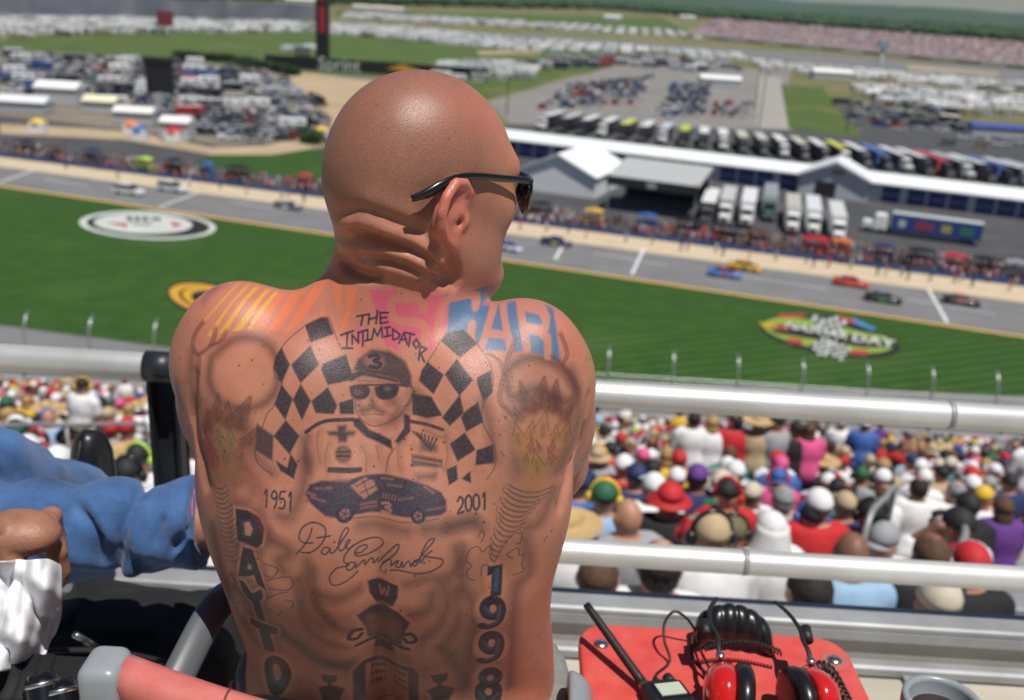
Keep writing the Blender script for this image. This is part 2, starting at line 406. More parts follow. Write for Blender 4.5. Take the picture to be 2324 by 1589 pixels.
# ------------------------------------------------------------------ tattoos: drawn by code into a sheet laid flat over the back (x to the right, z up, half a millimetre per dot)
TCX = np.array([-0.12685, 0.01829, -0.00513, -0.00684, -0.00426, 0.23584, -0.00495, 0.02155, 0.01131, 0.00323, -0.01020, -0.01135, 0.02109, 0.01765, -0.01258])
TCZ = np.array([-0.52413, -0.20868, -0.01509, -0.05131, -0.03449, 0.01407, -0.00601, 0.00300, 0.01309, 0.00216, -0.06490, -0.05629, -0.01017, -0.00050, -0.05277])
SX0, SX1, SZ0, SZ1, DPM = -.45, .15, -.86, -.31, 2000.
SW, SH = int((SX1 - SX0)*DPM), int((SZ1 - SZ0)*DPM)
INK = np.zeros((SH, SW, 3), np.float32); INA = np.zeros((SH, SW), np.float32)
CROPS = {2: (640, 1000, 1.986), 3: (1400, 1000, 1.9867), 4: (640, 1700, 1.694), 5: (1400, 1700, 1.694), 6: (1000, 1150, 2.119), 7: (1000, 1750, 1.789)}
def onskin(pts, c):
    ox, oy, s = CROPS[c]; P = np.array(pts, float)
    px = (ox + P[:, 0]/s)*.60223; py = (oy + P[:, 1]/s)*.60223
    u = (px - 880)/500; v = (py - 1110)/500
    A = np.stack([u**i*v**j for i in range(5) for j in range(5-i)], -1)
    return np.stack([((A@TCX) - SX0)*DPM, ((A@TCZ) - SZ0)*DPM], 1)
def _lay(sd, sl, col, al, soft, erase):
    cov = np.clip(.5 - sd/soft, 0, 1)*(al if erase else min(1, al*1.13))
    a = INA[sl]
    if erase: INA[sl] = a*(1 - cov); return
    na = cov + a*(1 - cov)
    INK[sl] = np.where(na[..., None] > 1e-4, (np.array(col, np.float32)*cov[..., None] + INK[sl]*(a*(1 - cov))[..., None])/np.maximum(na, 1e-4)[..., None], INK[sl])
    INA[sl] = na
def _grid(Q, m):
    x0, y0 = np.maximum((Q.min(0) - m).astype(int), 0); x1 = min(int(Q[:, 0].max() + m), SW); y1 = min(int(Q[:, 1].max() + m), SH)
    if x1 <= x0 or y1 <= y0: return None
    X, Y = np.meshgrid(np.arange(x0, x1) + .5, np.arange(y0, y1) + .5)
    return X.astype(np.float32), Y.astype(np.float32), (slice(y0, y1), slice(x0, x1))
def _dist(Q, X, Y, closed):
    d = np.full(X.shape, 1e9, np.float32); n = len(Q)
    for i in range(n if closed else n - 1):
        a = Q[i]; b = Q[(i+1) % n]; ab = b - a; t = np.clip(((X - a[0])*ab[0] + (Y - a[1])*ab[1])/(ab@ab + 1e-9), 0, 1)
        d = np.minimum(d, (X - a[0] - t*ab[0])**2 + (Y - a[1] - t*ab[1])**2)
    return np.sqrt(d)
DK = (.020, .024, .034); NV = (.018, .030, .050); GR = (.060, .045, .045)
def poly(c, pts, col=DK, al=.92, soft=3., erase=False, smooth=0):
    if smooth: pts = [(p.x, p.y) for p in spline([(x, y, 0) for x, y in list(pts) + [pts[0]]], smooth)][:-1]
    Q = onskin(pts, c); g = _grid(Q, soft + 2)
    if g is None: return
    X, Y, sl = g; d = _dist(Q, X, Y, True); ins = np.zeros(X.shape, bool); n = len(Q)
    for i in range(n):
        a, b = Q[i], Q[(i+1) % n]
        if a[1] == b[1]: continue
        ins ^= ((a[1] > Y) != (b[1] > Y)) & (X < (b[0] - a[0])*(Y - a[1])/(b[1] - a[1]) + a[0])
    _lay(np.where(ins, -d, d), sl, col, al, soft, erase)
def line(c, pts, w=8, col=DK, al=.9, soft=2.5, erase=False, smooth=5):
    if smooth and len(pts) > 2: pts = [(p.x, p.y) for p in spline([(x, y, 0) for x, y in pts], smooth)]
    Q = onskin(pts, c); r = w/2/CROPS[c][2]*.60223*.00054*DPM
    g = _grid(Q, r + soft + 2)
    if g is None: return
    X, Y, sl = g; _lay(_dist(Q, X, Y, False) - r, sl, col, al, soft, erase)
def oval(c, cx, cy, rx, ry, rot=0, **k):
    p = [(cx + rx*math.cos(t)*math.cos(rot) - ry*math.sin(t)*math.sin(rot), cy + rx*math.cos(t)*math.sin(rot) + ry*math.sin(t)*math.cos(rot)) for t in np.linspace(0, 2*math.pi, 22)[:-1]]
    poly(c, p, **k)
GL = {'0': [[(.5, 0), (.1, .2), (.05, .5), (.15, .85), (.5, 1), (.85, .8), (.95, .5), (.85, .15), (.5, 0)]], '1': [[(.3, .2), (.6, 0), (.55, 1)]],
      '2': [[(.05, .25), (.4, 0), (.85, .2), (.7, .55), (.05, 1), (.95, .93)]], '3': [[(.1, .1), (.6, 0), (.85, .25), (.4, .47), (.9, .7), (.6, 1), (.05, .92)]],
      '5': [[(.9, 0), (.25, .03), (.15, .45), (.6, .4), (.9, .65), (.7, .97), (.1, .95)]], '6': [[(.8, 0), (.3, .3), (.1, .7), (.4, 1), (.85, .8), (.6, .5), (.15, .65)]],
      '7': [[(.05, .02), (.95, 0), (.45, 1)]], '8': [[(.5, .48), (.15, .25), (.5, 0), (.85, .22), (.5, .48), (.1, .75), (.5, 1), (.9, .75), (.5, .48)]],
      '9': [[(.85, .3), (.5, .5), (.12, .3), (.45, 0), (.85, .22), (.8, .7), (.55, 1)]], 'W': [[(0, 0), (.25, 1), (.5, .3), (.75, 1), (1, 0)]]}
def text(c, s, x, y, w, h, gap, lw, skew=0., dy=0., **k):
    for i, ch in enumerate(s):
        for st in GL[ch]: line(c, [(x + i*(w + gap) + a*w - b*h*skew, y + i*dy + b*h) for a, b in st], lw, **k)
def smoke(c, pts, w, al=.62, soft=30, col=(.035, .026, .026)): line(c, pts, w, col, al, soft)
def draw_tattoos():
    rr0 = random.Random(3)
    YE, OR, PK, BL, RE = (.62, .33, .03), (.66, .17, .07), (.55, .09, .15), (.035, .14, .25), (.16, .035, .03)
    # smoky grounds
    for c, pts, w in ((2, [(330, 680), (500, 560), (700, 600), (820, 740), (780, 960), (600, 1060), (400, 1010), (310, 850), (330, 680)], 30), (3, [(1050, 760), (1200, 690), (1400, 740), (1530, 900), (1450, 1000), (1250, 920), (1050, 980), (1010, 850), (1050, 760)], 34),
                      (2, [(180, 640), (160, 900), (190, 1100)], 50), (2, [(640, 1250), (640, 1400), (760, 1560)], 40), (2, [(1000, 1300), (1030, 1500)], 60), (3, [(840, 1020), (900, 1250), (930, 1450)], 60), (3, [(1500, 760), (1560, 1000), (1530, 1250), (1420, 1500)], 46),
                      (4, [(850, 60), (840, 250), (760, 420), (690, 420)], 60), (4, [(280, 480), (310, 700), (380, 1000), (450, 1120), (520, 1250)], 60), (4, [(640, 560), (760, 640), (700, 700), (720, 760)], 60), (4, [(880, 700), (900, 900), (1020, 1080), (1150, 1150)], 46), (4, [(800, 820), (860, 1060), (1000, 1200), (1300, 1280)], 30),
                      (4, [(700, 1150), (860, 1260), (1000, 1330), (1160, 1350)], 60), (4, [(960, 900), (1080, 930), (1200, 900)], 60), (7, [(640, 420), (800, 430), (960, 440)], 50), (7, [(1080, 420), (1250, 430), (1400, 400)], 70), (7, [(1290, 560), (1300, 680), (1240, 760)], 60), (7, [(960, 800), (1150, 760), (1230, 900), (1180, 1060), (1040, 1180)], 50),
                      (7, [(1290, 850), (1300, 1050), (1200, 1220)], 34), (7, [(1000, 1000), (1100, 960), (1130, 860)], 60), (7, [(1180, 1230), (1280, 1330), (1330, 1500)], 60), (7, [(120, 1150), (330, 1290), (560, 1360)], 60), (5, [(980, 560), (1010, 760), (930, 860), (900, 1050), (900, 1300), (890, 1500)], 46), (5, [(590, 620), (580, 850), (660, 1000), (640, 1230), (620, 1480)], 46),
                      (5, [(1160, 230), (1080, 420), (990, 480)], 46), (5, [(500, 480), (640, 470), (700, 500)], 60), (7, [(240, 760), (280, 960), (380, 1080)], 22), (7, [(330, 700), (350, 900), (470, 1050)], 22)):
        smoke(c, pts, w)
        if len(pts) == 9: smoke(c, pts, w*.6, .5, 20)
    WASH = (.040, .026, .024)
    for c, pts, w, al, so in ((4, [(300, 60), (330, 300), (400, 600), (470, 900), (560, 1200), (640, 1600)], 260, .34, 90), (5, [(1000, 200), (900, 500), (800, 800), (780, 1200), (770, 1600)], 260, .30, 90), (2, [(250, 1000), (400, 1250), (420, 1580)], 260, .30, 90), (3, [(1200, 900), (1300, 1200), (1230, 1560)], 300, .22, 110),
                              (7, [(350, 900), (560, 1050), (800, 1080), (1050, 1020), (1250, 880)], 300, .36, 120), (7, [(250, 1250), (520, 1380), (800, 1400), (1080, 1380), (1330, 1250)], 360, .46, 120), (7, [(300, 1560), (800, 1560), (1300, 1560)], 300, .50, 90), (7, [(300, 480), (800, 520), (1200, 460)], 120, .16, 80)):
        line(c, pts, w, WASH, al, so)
    # striped word mark
    for col, p in ((YE, [(495, 145), (512, 140), (290, 390), (266, 397)]), (YE, [(560, 165), (592, 165), (470, 290), (330, 515), (293, 515), (440, 310)]), (YE, [(640, 165), (682, 170), (560, 290), (430, 505), (383, 505), (520, 300)]), (YE, [(720, 180), (792, 180), (660, 300), (540, 500), (480, 500), (610, 320)]),
                   (YE, [(792, 200), (818, 190), (690, 370), (602, 505), (575, 500), (650, 370)]), (OR, [(825, 192), (900, 170), (780, 330), (690, 505), (612, 505), (700, 370)]), (OR, [(930, 160), (1067, 148), (920, 320), (800, 522), (710, 522), (850, 300)]), (OR, [(1082, 145), (1172, 140), (1040, 330), (940, 480), (842, 540), (960, 330)]),
                   (OR, [(1215, 120), (1292, 140), (1272, 330), (1240, 270)]), (OR, [(1330, 130), (1422, 130), (1390, 250), (1330, 420), (1292, 505), (1272, 490), (1330, 300)]), (OR, [(1120, 360), (1150, 330), (1140, 400), (1110, 420)])):
        poly(2, p, col, .78, 5)
    poly(2, [(1530, 130), (1720, 120), (1730, 300), (1720, 560), (1640, 600), (1600, 420), (1560, 280)], PK, .76, 5)
    poly(2, [(1400, 420), (1480, 560), (1440, 610), (1380, 590)], PK, .5, 6)
    poly(3, [(-60, 128), (0, 130), (130, 178), (560, 212), (575, 300), (555, 520), (440, 655), (300, 640), (230, 650), (100, 600), (60, 400)], PK, .76, 5)
    poly(3, [(545, 215), (850, 250), (1090, 300), (1365, 292), (1385, 420), (1412, 688), (1370, 692), (1330, 668), (1130, 640), (1100, 655), (810, 655), (760, 560), (560, 520), (575, 300)], BL, .84, 5)
    er = dict(erase=True, al=.93, soft=4.)
    line(3, [(395, 315), (390, 255), (345, 222), (210, 208), (165, 250), (165, 345), (215, 400), (350, 425), (400, 480), (395, 585), (335, 625), (235, 612)], 58, smooth=3, **er)
    line(3, [(-20, 140), (20, 330), (60, 560)], 44, smooth=0, **er)
    line(3, [(765, 375), (765, 310), (725, 270), (590, 252), (530, 285), (505, 420), (490, 560), (620, 590), (735, 560), (745, 495)], 56, smooth=0, **er)
    line(3, [(818, 640), (925, 310), (965, 315), (1032, 635)], 50, smooth=0, **er); line(3, [(880, 545), (1010, 548)], 44, smooth=0, **er)
    line(3, [(1160, 630), (1105, 322), (1270, 330), (1312, 390), (1300, 450), (1255, 478), (1150, 475)], 54, smooth=0, **er); line(3, [(1255, 478), (1315, 530), (1318, 665)], 52, smooth=0, **er)
    # hand-drawn nickname
    for st in ([(735, 78), (838, 50)], [(786, 66), (765, 152)], [(838, 60), (826, 140)], [(905, 15), (888, 132)], [(836, 97), (900, 75)], [(926, 30), (926, 132)], [(926, 36), (990, 34)], [(926, 86), (975, 76)], [(926, 132), (982, 120)],
               [(652, 228), (645, 342)], [(598, 245), (702, 205)], [(606, 345), (692, 345)], [(690, 312), (690, 238), (740, 300), (740, 213)], [(745, 216), (812, 190)], [(780, 205), (775, 326)], [(818, 190), (816, 275)], [(796, 282), (842, 270)],
               [(850, 272), (870, 180), (896, 240), (930, 165), (936, 252)], [(976, 165), (976, 240)], [(955, 171), (1000, 163)], [(955, 247), (1002, 235)], [(1020, 180), (1020, 272), (1062, 262), (1078, 232), (1020, 180)], [(1068, 302), (1110, 214), (1132, 312)], [(1085, 272), (1126, 270)],
               [(1122, 215), (1192, 236)], [(1160, 225), (1146, 330)], [(1205, 275), (1180, 310), (1205, 350), (1232, 315), (1205, 275)], [(1238, 330), (1226, 440)], [(1238, 335), (1288, 355), (1242, 392), (1272, 452)]):
        line(6, st, 15, NV, .88, smooth=0)
    # chequered flags
    for p in ([(300, 185), (440, 110), (490, 110), (540, 240), (360, 302)], [(130, 345), (206, 462), (140, 608), (72, 500), (82, 420)], [(360, 320), (432, 462), (290, 602), (214, 464)], [(465, 455), (640, 392), (690, 540), (640, 600), (500, 622), (450, 500)], [(140, 618), (226, 732), (160, 906), (80, 780)],
              [(290, 608), (366, 746), (290, 912), (224, 738)], [(500, 640), (572, 792), (540, 862), (400, 850), (368, 750)], [(585, 772), (700, 740), (704, 872), (590, 862)], [(164, 908), (264, 1042), (182, 1202), (64, 1040)], [(190, 1195), (245, 1285), (212, 1402), (150, 1360)], [(70, 1245), (190, 1335), (215, 1405), (110, 1340)],
              [(1440, 240), (1570, 230), (1692, 332), (1556, 424), (1398, 300)], [(1298, 452), (1432, 547), (1350, 702), (1230, 600), (1250, 520)], [(1532, 428), (1662, 592), (1556, 712), (1438, 545)], [(1695, 572), (1800, 530), (1816, 700), (1742, 762), (1690, 612)], [(1175, 700), (1332, 718), (1422, 872), (1300, 895), (1180, 870)],
              [(1560, 698), (1592, 852), (1480, 962), (1418, 890)], [(1600, 840), (1702, 768), (1742, 932), (1610, 1012), (1568, 890)], [(1600, 1018), (1682, 1162), (1540, 1262), (1478, 1110)], [(1690, 1165), (1822, 1110), (1832, 1260), (1680, 1292)], [(1450, 1320), (1532, 1290), (1542, 1412), (1470, 1452)], [(1570, 1405), (1640, 1340), (1645, 1442)]):
        poly(6, p, DK, .86, 4)
    poly(2, [(660, 1170), (776, 1270), (762, 1472), (640, 1370)], DK, .8, 6)
    for c, p in ((6, [(290, 200), (150, 320), (75, 470), (90, 560), (140, 620), (75, 790), (20, 860), (-30, 1000)]), (6, [(500, 110), (560, 260), (590, 330)]), (6, [(1690, 340), (1790, 480), (1815, 650), (1740, 800), (1740, 940), (1830, 1120), (1835, 1280), (1770, 1400)]), (6, [(1400, 300), (1290, 470)]), (2, [(640, 1370), (660, 1480), (760, 1580)])):
        line(6 if c == 6 else 2, p, 6, DK, .8)
    # portrait in a cap and dark glasses
    poly(6, [(700, 520), (735, 430), (850, 352), (1000, 372), (1120, 450), (1170, 560), (1172, 650), (1080, 642), (1050, 592), (900, 560), (760, 530)], DK, .80, 8)
    poly(6, [(618, 590), (650, 548), (760, 522), (900, 558), (1056, 592), (1062, 625), (900, 588), (770, 562), (690, 605)], DK, .85, 6)
    oval(6, 865, 445, 88, 66, .35, erase=True, al=.45, soft=10); text(6, '3', 815, 398, 105, 100, 0, 26, -.15, col=DK)
    poly(6, [(668, 642), (800, 640), (832, 690), (802, 742), (742, 757), (682, 722)], DK, .9, 5, smooth=3); poly(6, [(862, 658), (960, 632), (1062, 640), (1050, 722), (962, 762), (892, 742)], DK, .9, 5, smooth=3)
    oval(6, 735, 690, 36, 20, 0, erase=True, al=.3, soft=14); oval(6, 975, 668, 24, 12, 0, erase=True, al=.4, soft=10)
    line(6, [(700, 640), (1080, 640), (1130, 650)], 14, DK, .8)
    poly(6, [(742, 842), (850, 800), (962, 850), (940, 884), (850, 842), (762, 872)], DK, .72, 14); line(6, [(765, 880), (850, 876), (930, 882)], 6, DK, .6)
    line(6, [(718, 740), (722, 850), (790, 940), (885, 972), (1050, 900), (1140, 780), (1190, 670)], 7, DK, .7); line(6, [(1130, 650), (1170, 645), (1185, 700), (1150, 790), (1120, 800)], 7, DK, .7); smoke(6, [(1140, 820), (1060, 900), (960, 960)], 40); smoke(6, [(1190, 700), (1250, 760), (1290, 850)], 80)
    poly(6, [(690, 905), (745, 900), (822, 1000), (1002, 1080), (1016, 1162), (800, 1062), (700, 962)], DK, .88, 5); poly(6, [(1108, 862), (1160, 882), (1162, 1012), (1060, 1112), (1032, 1092), (1110, 980)], DK, .85, 5)
    line(6, [(318, 1012), (400, 950), (500, 915), (695, 912)], 26, DK, .85); line(6, [(1160, 925), (1300, 950), (1425, 992)], 24, DK, .8)
    line(6, [(1012, 1160), (975, 1240), (960, 1350)], 6, DK, .7); line(6, [(1060, 1112), (985, 1230), (980, 1300)], 5, DK, .6)
    poly(6, [(568, 955), (642, 955), (640, 1000), (715, 1010), (700, 1040), (655, 1045), (640, 1095), (580, 1095), (565, 1045), (500, 1035), (488, 1005), (570, 1000)], DK, .8, 8)
    oval(6, 615, 1190, 72, 72, 0, col=DK, al=.55, soft=6); line(6, [(560, 1175), (670, 1170)], 12, DK, .8); line(6, [(565, 1205), (668, 1205)], 14, DK, .8)
    line(6, [(505, 1312), (750, 1318)], 34, DK, .85)
    for i in range(7): line(6, [(1185 + i*32, 1010 + i*9), (1240 + i*14, 1060 + i*18)], 16, DK, .7)
    poly(6, [(1240, 1080), (1380, 1120), (1380, 1180), (1245, 1170)], DK, .6, 10); poly(6, [(1172, 1190), (1422, 1240), (1420, 1305), (1172, 1285)], DK, .7, 6); line(6, [(1190, 1235), (1405, 1275)], 14, erase=True, al=.5); poly(6, [(1200, 1345), (1380, 1350), (1360, 1400), (1220, 1395)], DK, .6, 12)
    for p, w in (([(740, 650), (850, 690), (840, 760), (860, 800)], 10), ([(1000, 760), (1060, 830), (1020, 900)], 60), ([(730, 780), (760, 830)], 34), ([(800, 920), (900, 940)], 20), ([(960, 790), (1090, 740)], 26)): smoke(6, p, w, .4, 18)
    for p in ([(760, 700), (780, 712)], [(835, 745), (860, 790), (820, 800)], [(730, 600), (900, 612), (1040, 632)], [(790, 400), (860, 372), (960, 392), (1060, 440)], [(720, 500), (900, 535), (1100, 600)], [(420, 1000), (400, 1100), (430, 1260)], [(500, 1100), (470, 1200), (480, 1340)], [(760, 1130), (800, 1220), (790, 1340)], [(880, 1140), (900, 1230)], [(1100, 1060), (1060, 1160), (1070, 1300)], [(1290, 1000), (1420, 1060)], [(340, 1030), (300, 1150), (330, 1350)], [(1440, 1020), (1460, 1200), (1430, 1330)]): line(6, p, 5, DK, .5); smoke(6, [(x + 14, y) for x, y in p], 26, .28, 18)
    for i in range(26): x = 340 + rr0.uniform(0, 1060); y = 960 + rr0.uniform(0, 380); smoke(6, [(x, y), (x + rr0.uniform(-30, 30), y + 60)], 18, .16, 16)
    # stock car
    poly(7, [(262, 205), (290, 140), (370, 105), (490, 98), (560, 100), (640, 82), (820, 78), (960, 95), (1100, 140), (1190, 190), (1226, 250), (1226, 322), (1190, 342), (1080, 346), (960, 352), (600, 342), (480, 346), (400, 332), (300, 262)], NV, .84, 5)
    poly(7, [(572, 140), (665, 95), (725, 130), (748, 190), (660, 246), (612, 190)], erase=True, al=.7, soft=5)
    line(7, [(610, 150), (700, 110)], 7, DK, .8); line(7, [(640, 200), (735, 165)], 7, DK, .8); line(7, [(650, 110), (690, 235)], 6, DK, .7)
    for a, b, w in (((780, 110), (860, 105), 12), ((820, 150), (920, 150), 10), ((640, 280), (740, 275), 12), ((640, 305), (740, 305), 10), ((330, 160), (440, 150), 10), ((300, 220), (400, 240), 10), ((900, 240), (1000, 220), 8), ((1080, 150), (1140, 190), 14), ((420, 100), (560, 110), 8), ((1100, 300), (1210, 290), 7), ((280, 195), (330, 205), 12)):
        line(7, [a, b], w, erase=True, al=.4, soft=5)
    for i in range(5): line(7, [(790 + i*22, 215), (785 + i*22, 245)], 8, erase=True, al=.4)
    text(7, '3', 775, 275, 80, 66, 0, 15, erase=True, al=.6)
    for x, y, r_ in ((535, 325, 62), (1037, 340, 52)):
        oval(7, x, y, r_, r_, col=NV, al=.9, soft=4); oval(7, x, y, r_*.55, r_*.55, erase=True, al=.55, soft=5)
        for k in range(5): line(7, [(x, y), (x + r_*.5*math.cos(k*1.257), y + r_*.5*math.sin(k*1.257))], 7, NV, .8)
    line(7, [(400, 335), (700, 375), (960, 385), (1180, 360)], 6, DK, .6)
    # dates, signature
    text(7, '1951', -25, 185, 46, 112, 7, 12, 0, 7, col=NV); text(7, '2001', 1298, 236, 44, 106, 8, 13, 0, -9, col=NV)
    for st in ([(205, 602), (260, 540), (300, 470), (315, 420)], [(240, 585), (310, 580), (380, 520), (410, 450), (390, 400), (320, 382), (250, 420), (225, 490), (260, 520), (320, 515)], [(350, 480), (440, 465)], [(430, 545), (400, 545), (380, 575), (410, 590), (440, 550), (440, 580), (470, 570), (520, 500), (560, 440), (545, 420), (515, 460), (495, 540), (510, 570), (545, 545), (570, 510), (555, 505), (540, 540), (560, 565), (590, 545)],
               [(600, 600), (640, 610), (680, 575), (650, 560), (600, 590), (620, 630), (700, 625), (780, 570), (780, 525), (700, 520), (600, 545), (540, 600), (530, 650), (560, 680), (480, 690), (435, 750), (460, 800), (520, 795), (590, 760), (615, 735)], [(600, 670), (560, 665), (545, 700), (575, 715), (605, 680), (605, 710), (640, 680), (660, 670), (665, 705), (690, 675), (715, 665), (720, 700), (755, 660)],
               [(755, 690), (830, 600), (890, 540), (905, 545), (880, 600), (790, 690), (765, 740), (800, 760), (808, 735)], [(790, 690), (830, 655), (850, 660), (845, 695), (880, 660), (900, 650), (880, 690), (910, 690), (925, 650), (930, 690), (960, 650), (980, 650), (985, 680), (1010, 640), (1040, 630), (1000, 660), (1020, 670), (1060, 600), (1140, 510), (1140, 490), (1100, 510), (1060, 590), (1050, 650), (1090, 600), (1130, 570)],
               [(1070, 600), (1100, 610), (1190, 630), (1200, 660), (1150, 700), (1050, 725), (900, 715), (840, 730)]):
        line(7, st, 9, NV, .92)
    # lettering down the left side
    def halo(c, p, w=30):
        line(c, p + [p[0]], w + 44, (.035, .026, .026), .55, 26, smooth=0); line(c, p + [p[0]], w, erase=True, al=.8, soft=8, smooth=0)
    BLK = (.012, .018, .026); BB = (.03, .09, .15)
    Ls = [([(425, 360), (500, 378), (575, 430), (602, 500), (592, 590), (560, 622), (520, 605), (435, 570)], [(480, 455), (508, 450), (530, 500), (516, 542), (486, 536)]), ([(470, 612), (530, 632), (622, 882), (562, 842), (542, 790), (500, 800), (440, 800), (452, 700)], [(505, 720), (520, 735), (520, 755), (500, 752)]),
          ([(440, 818), (480, 830), (530, 900), (590, 870), (605, 920), (580, 950), (612, 1088), (560, 1082), (528, 960), (478, 900)], None), ([(505, 1070), (690, 1132), (682, 1182), (636, 1170), (672, 1312), (590, 1292), (562, 1150), (505, 1122)], None)]
    for o, h in Ls: halo(4, o)
    for o, h in Ls:
        poly(4, o, BLK, .93, 4)
        if h: poly(4, [(x + (x - 505)*.5, y + (y - 500)*.0) for x, y in h], BB, .8, 14); poly(4, h, erase=True, al=.95, soft=4)
    oval(4, 668, 1440, 122, 140, -.15, erase=True, al=.8, soft=10); oval(4, 668, 1440, 92, 114, -.15, col=BLK, al=.93, soft=4); oval(4, 666, 1440, 48, 72, -.15, col=BB, al=.75, soft=18); oval(4, 664, 1440, 27, 54, -.12, erase=True, al=.95, soft=4)
    # year down the right side
    for cx, cy, rx, ry in ((790, 825, 75, 120), (768, 1010, 112, 115), (762, 1240, 112, 115), (756, 1480, 115, 125)): oval(5, cx, cy, rx, ry, erase=True, al=.85, soft=12)
    poly(5, [(740, 742), (836, 722), (826, 915), (756, 926), (766, 792), (736, 802)], BLK, .93, 4); line(5, [(798, 765), (790, 880)], 22, BB, .8, 12)
    for cx, cy in ((772, 1000), (765, 1225)):
        oval(5, cx, cy - 5, 86, 78, -.3, col=BLK, al=.93, soft=4); line(5, [(cx + 62, cy + 10), (cx + 40, cy + 80), (cx - 20, cy + 115), (cx - 72, cy + 108)], 46, BLK, .93); line(5, [(cx + 45, cy - 20), (cx + 30, cy + 70), (cx - 30, cy + 105)], 14, BB, .8, 10); line(5, [(cx - 50, cy - 10), (cx - 10, cy + 35)], 16, BB, .8, 10); oval(5, cx + 2, cy - 2, 22, 26, .2, erase=True, al=.95, soft=4); line(5, [(cx - 30, cy + 78), (cx + 12, cy + 80)], 10, erase=True, al=.9, soft=3)
    oval(5, 765, 1440, 80, 62, -.15, col=BLK, al=.93, soft=4); oval(5, 756, 1535, 92, 75, -.15, col=BLK, al=.93, soft=4); line(5, [(700, 1440), (760, 1480), (830, 1440)], 14, BB, .8, 10); line(5, [(690, 1530), (750, 1580), (820, 1540)], 14, BB, .8, 10); oval(5, 764, 1448, 24, 20, 0, erase=True, al=.95, soft=4); oval(5, 756, 1530, 24, 20, 0, erase=True, al=.95, soft=4)
    # trophy cups and plaque
    oval(7, 790, 880, 130, 120, erase=True, al=.7, soft=20)
    poly(7, [(678, 822), (760, 800), (898, 822), (892, 900), (860, 962), (800, 982), (740, 972), (690, 902)], DK, .85, 5); text(7, 'W', 760, 845, 70, 60, 0, 9, erase=True, al=.6)
    poly(7, [(580, 1030), (700, 980), (790, 960), (900, 980), (1010, 1055), (960, 1140), (1050, 1180), (960, 1270), (610, 1270), (530, 1170), (640, 1130)], erase=True, al=.7, soft=16)
    poly(7, [(610, 1032), (700, 992), (790, 966), (900, 992), (982, 1052), (940, 1130), (915, 1212), (850, 1222), (680, 1212), (664, 1130)], DK, .80, 6); poly(7, [(690, 1065), (790, 1045), (900, 1070), (890, 1130), (880, 1180), (700, 1180)], erase=True, al=.55, soft=26)
    for s in (-1, 1): line(7, [(790 + s*150, 1140), (790 + s*200, 1130), (790 + s*230, 1170), (790 + s*180, 1190), (790 + s*150, 1170)], 26, DK, .85); line(7, [(790 + s*60, 1225), (790 + s*180, 1235)], 26, DK, .85)
    poly(7, [(730, 1225), (850, 1225), (870, 1290), (720, 1290)], DK, .85, 6)
    poly(7, [(560, 1400), (640, 1335), (1000, 1335), (1060, 1400), (1060, 1640), (560, 1640)], erase=True, al=.7, soft=16); poly(7, [(585, 1395), (645, 1352), (1000, 1352), (1040, 1400), (1040, 1640), (585, 1640)], DK, .82, 5); poly(7, [(665, 1385), (965, 1385), (968, 1640), (670, 1640)], erase=True, al=.72, soft=6)
    for i, (a, b) in enumerate((('1980', '1990'), ('1986', '1991'), ('1987', '1993'))):
        text(7, a, 695, 1405 + i*56, 22, 30, 4, 8); text(7, b, 856, 1405 + i*56, 22, 30, 4, 8)
    for cx in (440, 1190):
        oval(7, cx, 1500, 130, 130, erase=True, al=.55, soft=24); poly(7, [(cx - 72, 1402), (cx + 46, 1402), (cx + 38, 1450), (cx - 10, 1475), (cx - 55, 1455)], DK, .85, 5); poly(7, [(cx - 95, 1515), (cx - 10, 1478), (cx + 95, 1515), (cx + 60, 1580), (cx + 50, 1640), (cx - 60, 1640), (cx - 60, 1580)], DK, .8, 6); line(7, [(cx - 10, 1470), (cx - 10, 1500)], 22, DK, .8)
    # whirling wind and puffs of smoke (line work)
    rr = random.Random(5)
    for i in range(15):
        y = 215 + i*33; x = 1010 - i*17 + 8*math.sin(i); w = 140 - i*8.2
        line(5, [(x - w, y - 14), (x - w*.5, y + 22), (x + w*.3, y + 26), (x + w, y - 6)], 5, DK, .8); line(5, [(x - w*.9, y + 6), (x - w*.2, y + 36), (x + w*.5, y + 30)], 4, DK, .6)
        if i % 2: line(5, [(x - w*1.15, y - 25), (x - w*1.2, y + 5), (x - w, y + 25)], 4, DK, .7)
    for p in ([(660, 830), (615, 815), (610, 770), (640, 740), (605, 700), (625, 640), (680, 615), (710, 650), (750, 610), (775, 640)], [(700, 800), (705, 740), (745, 735), (750, 790)], [(900, 680), (860, 660), (930, 610), (940, 660), (970, 650), (955, 720), (970, 760), (930, 780), (900, 790)], [(680, 560), (705, 515), (720, 540), (700, 590)], [(930, 520), (955, 510), (950, 570), (920, 585)]):
        line(5, p, 6, DK, .8)
    for i in range(16):
        y = 210 + i*32; x = 330 + i*5 + 6*math.sin(i*1.7); w = 58 - abs(i - 7)*2
        line(4, [(x - w, y - 8), (x - w*.3, y + 20), (x + w*.6, y + 12), (x + w, y - 10)], 6, DK, .75); line(4, [(x - w*.8, y + 10), (x, y + 28), (x + w*.5, y + 22)], 4, DK, .6)
    for p in ([(420, 1060), (400, 1000), (440, 980), (370, 940), (360, 860), (385, 790), (420, 840), (400, 900)], [(600, 720), (690, 750), (660, 800), (610, 790)], [(620, 820), (760, 800), (790, 850), (740, 880), (640, 870)], [(620, 930), (700, 900), (760, 890)], [(480, 950), (470, 1010), (520, 1040)], [(740, 940), (790, 950), (780, 990)], [(640, 1000), (690, 1040), (720, 1010)]):
        line(4, p, 7, DK, .7)
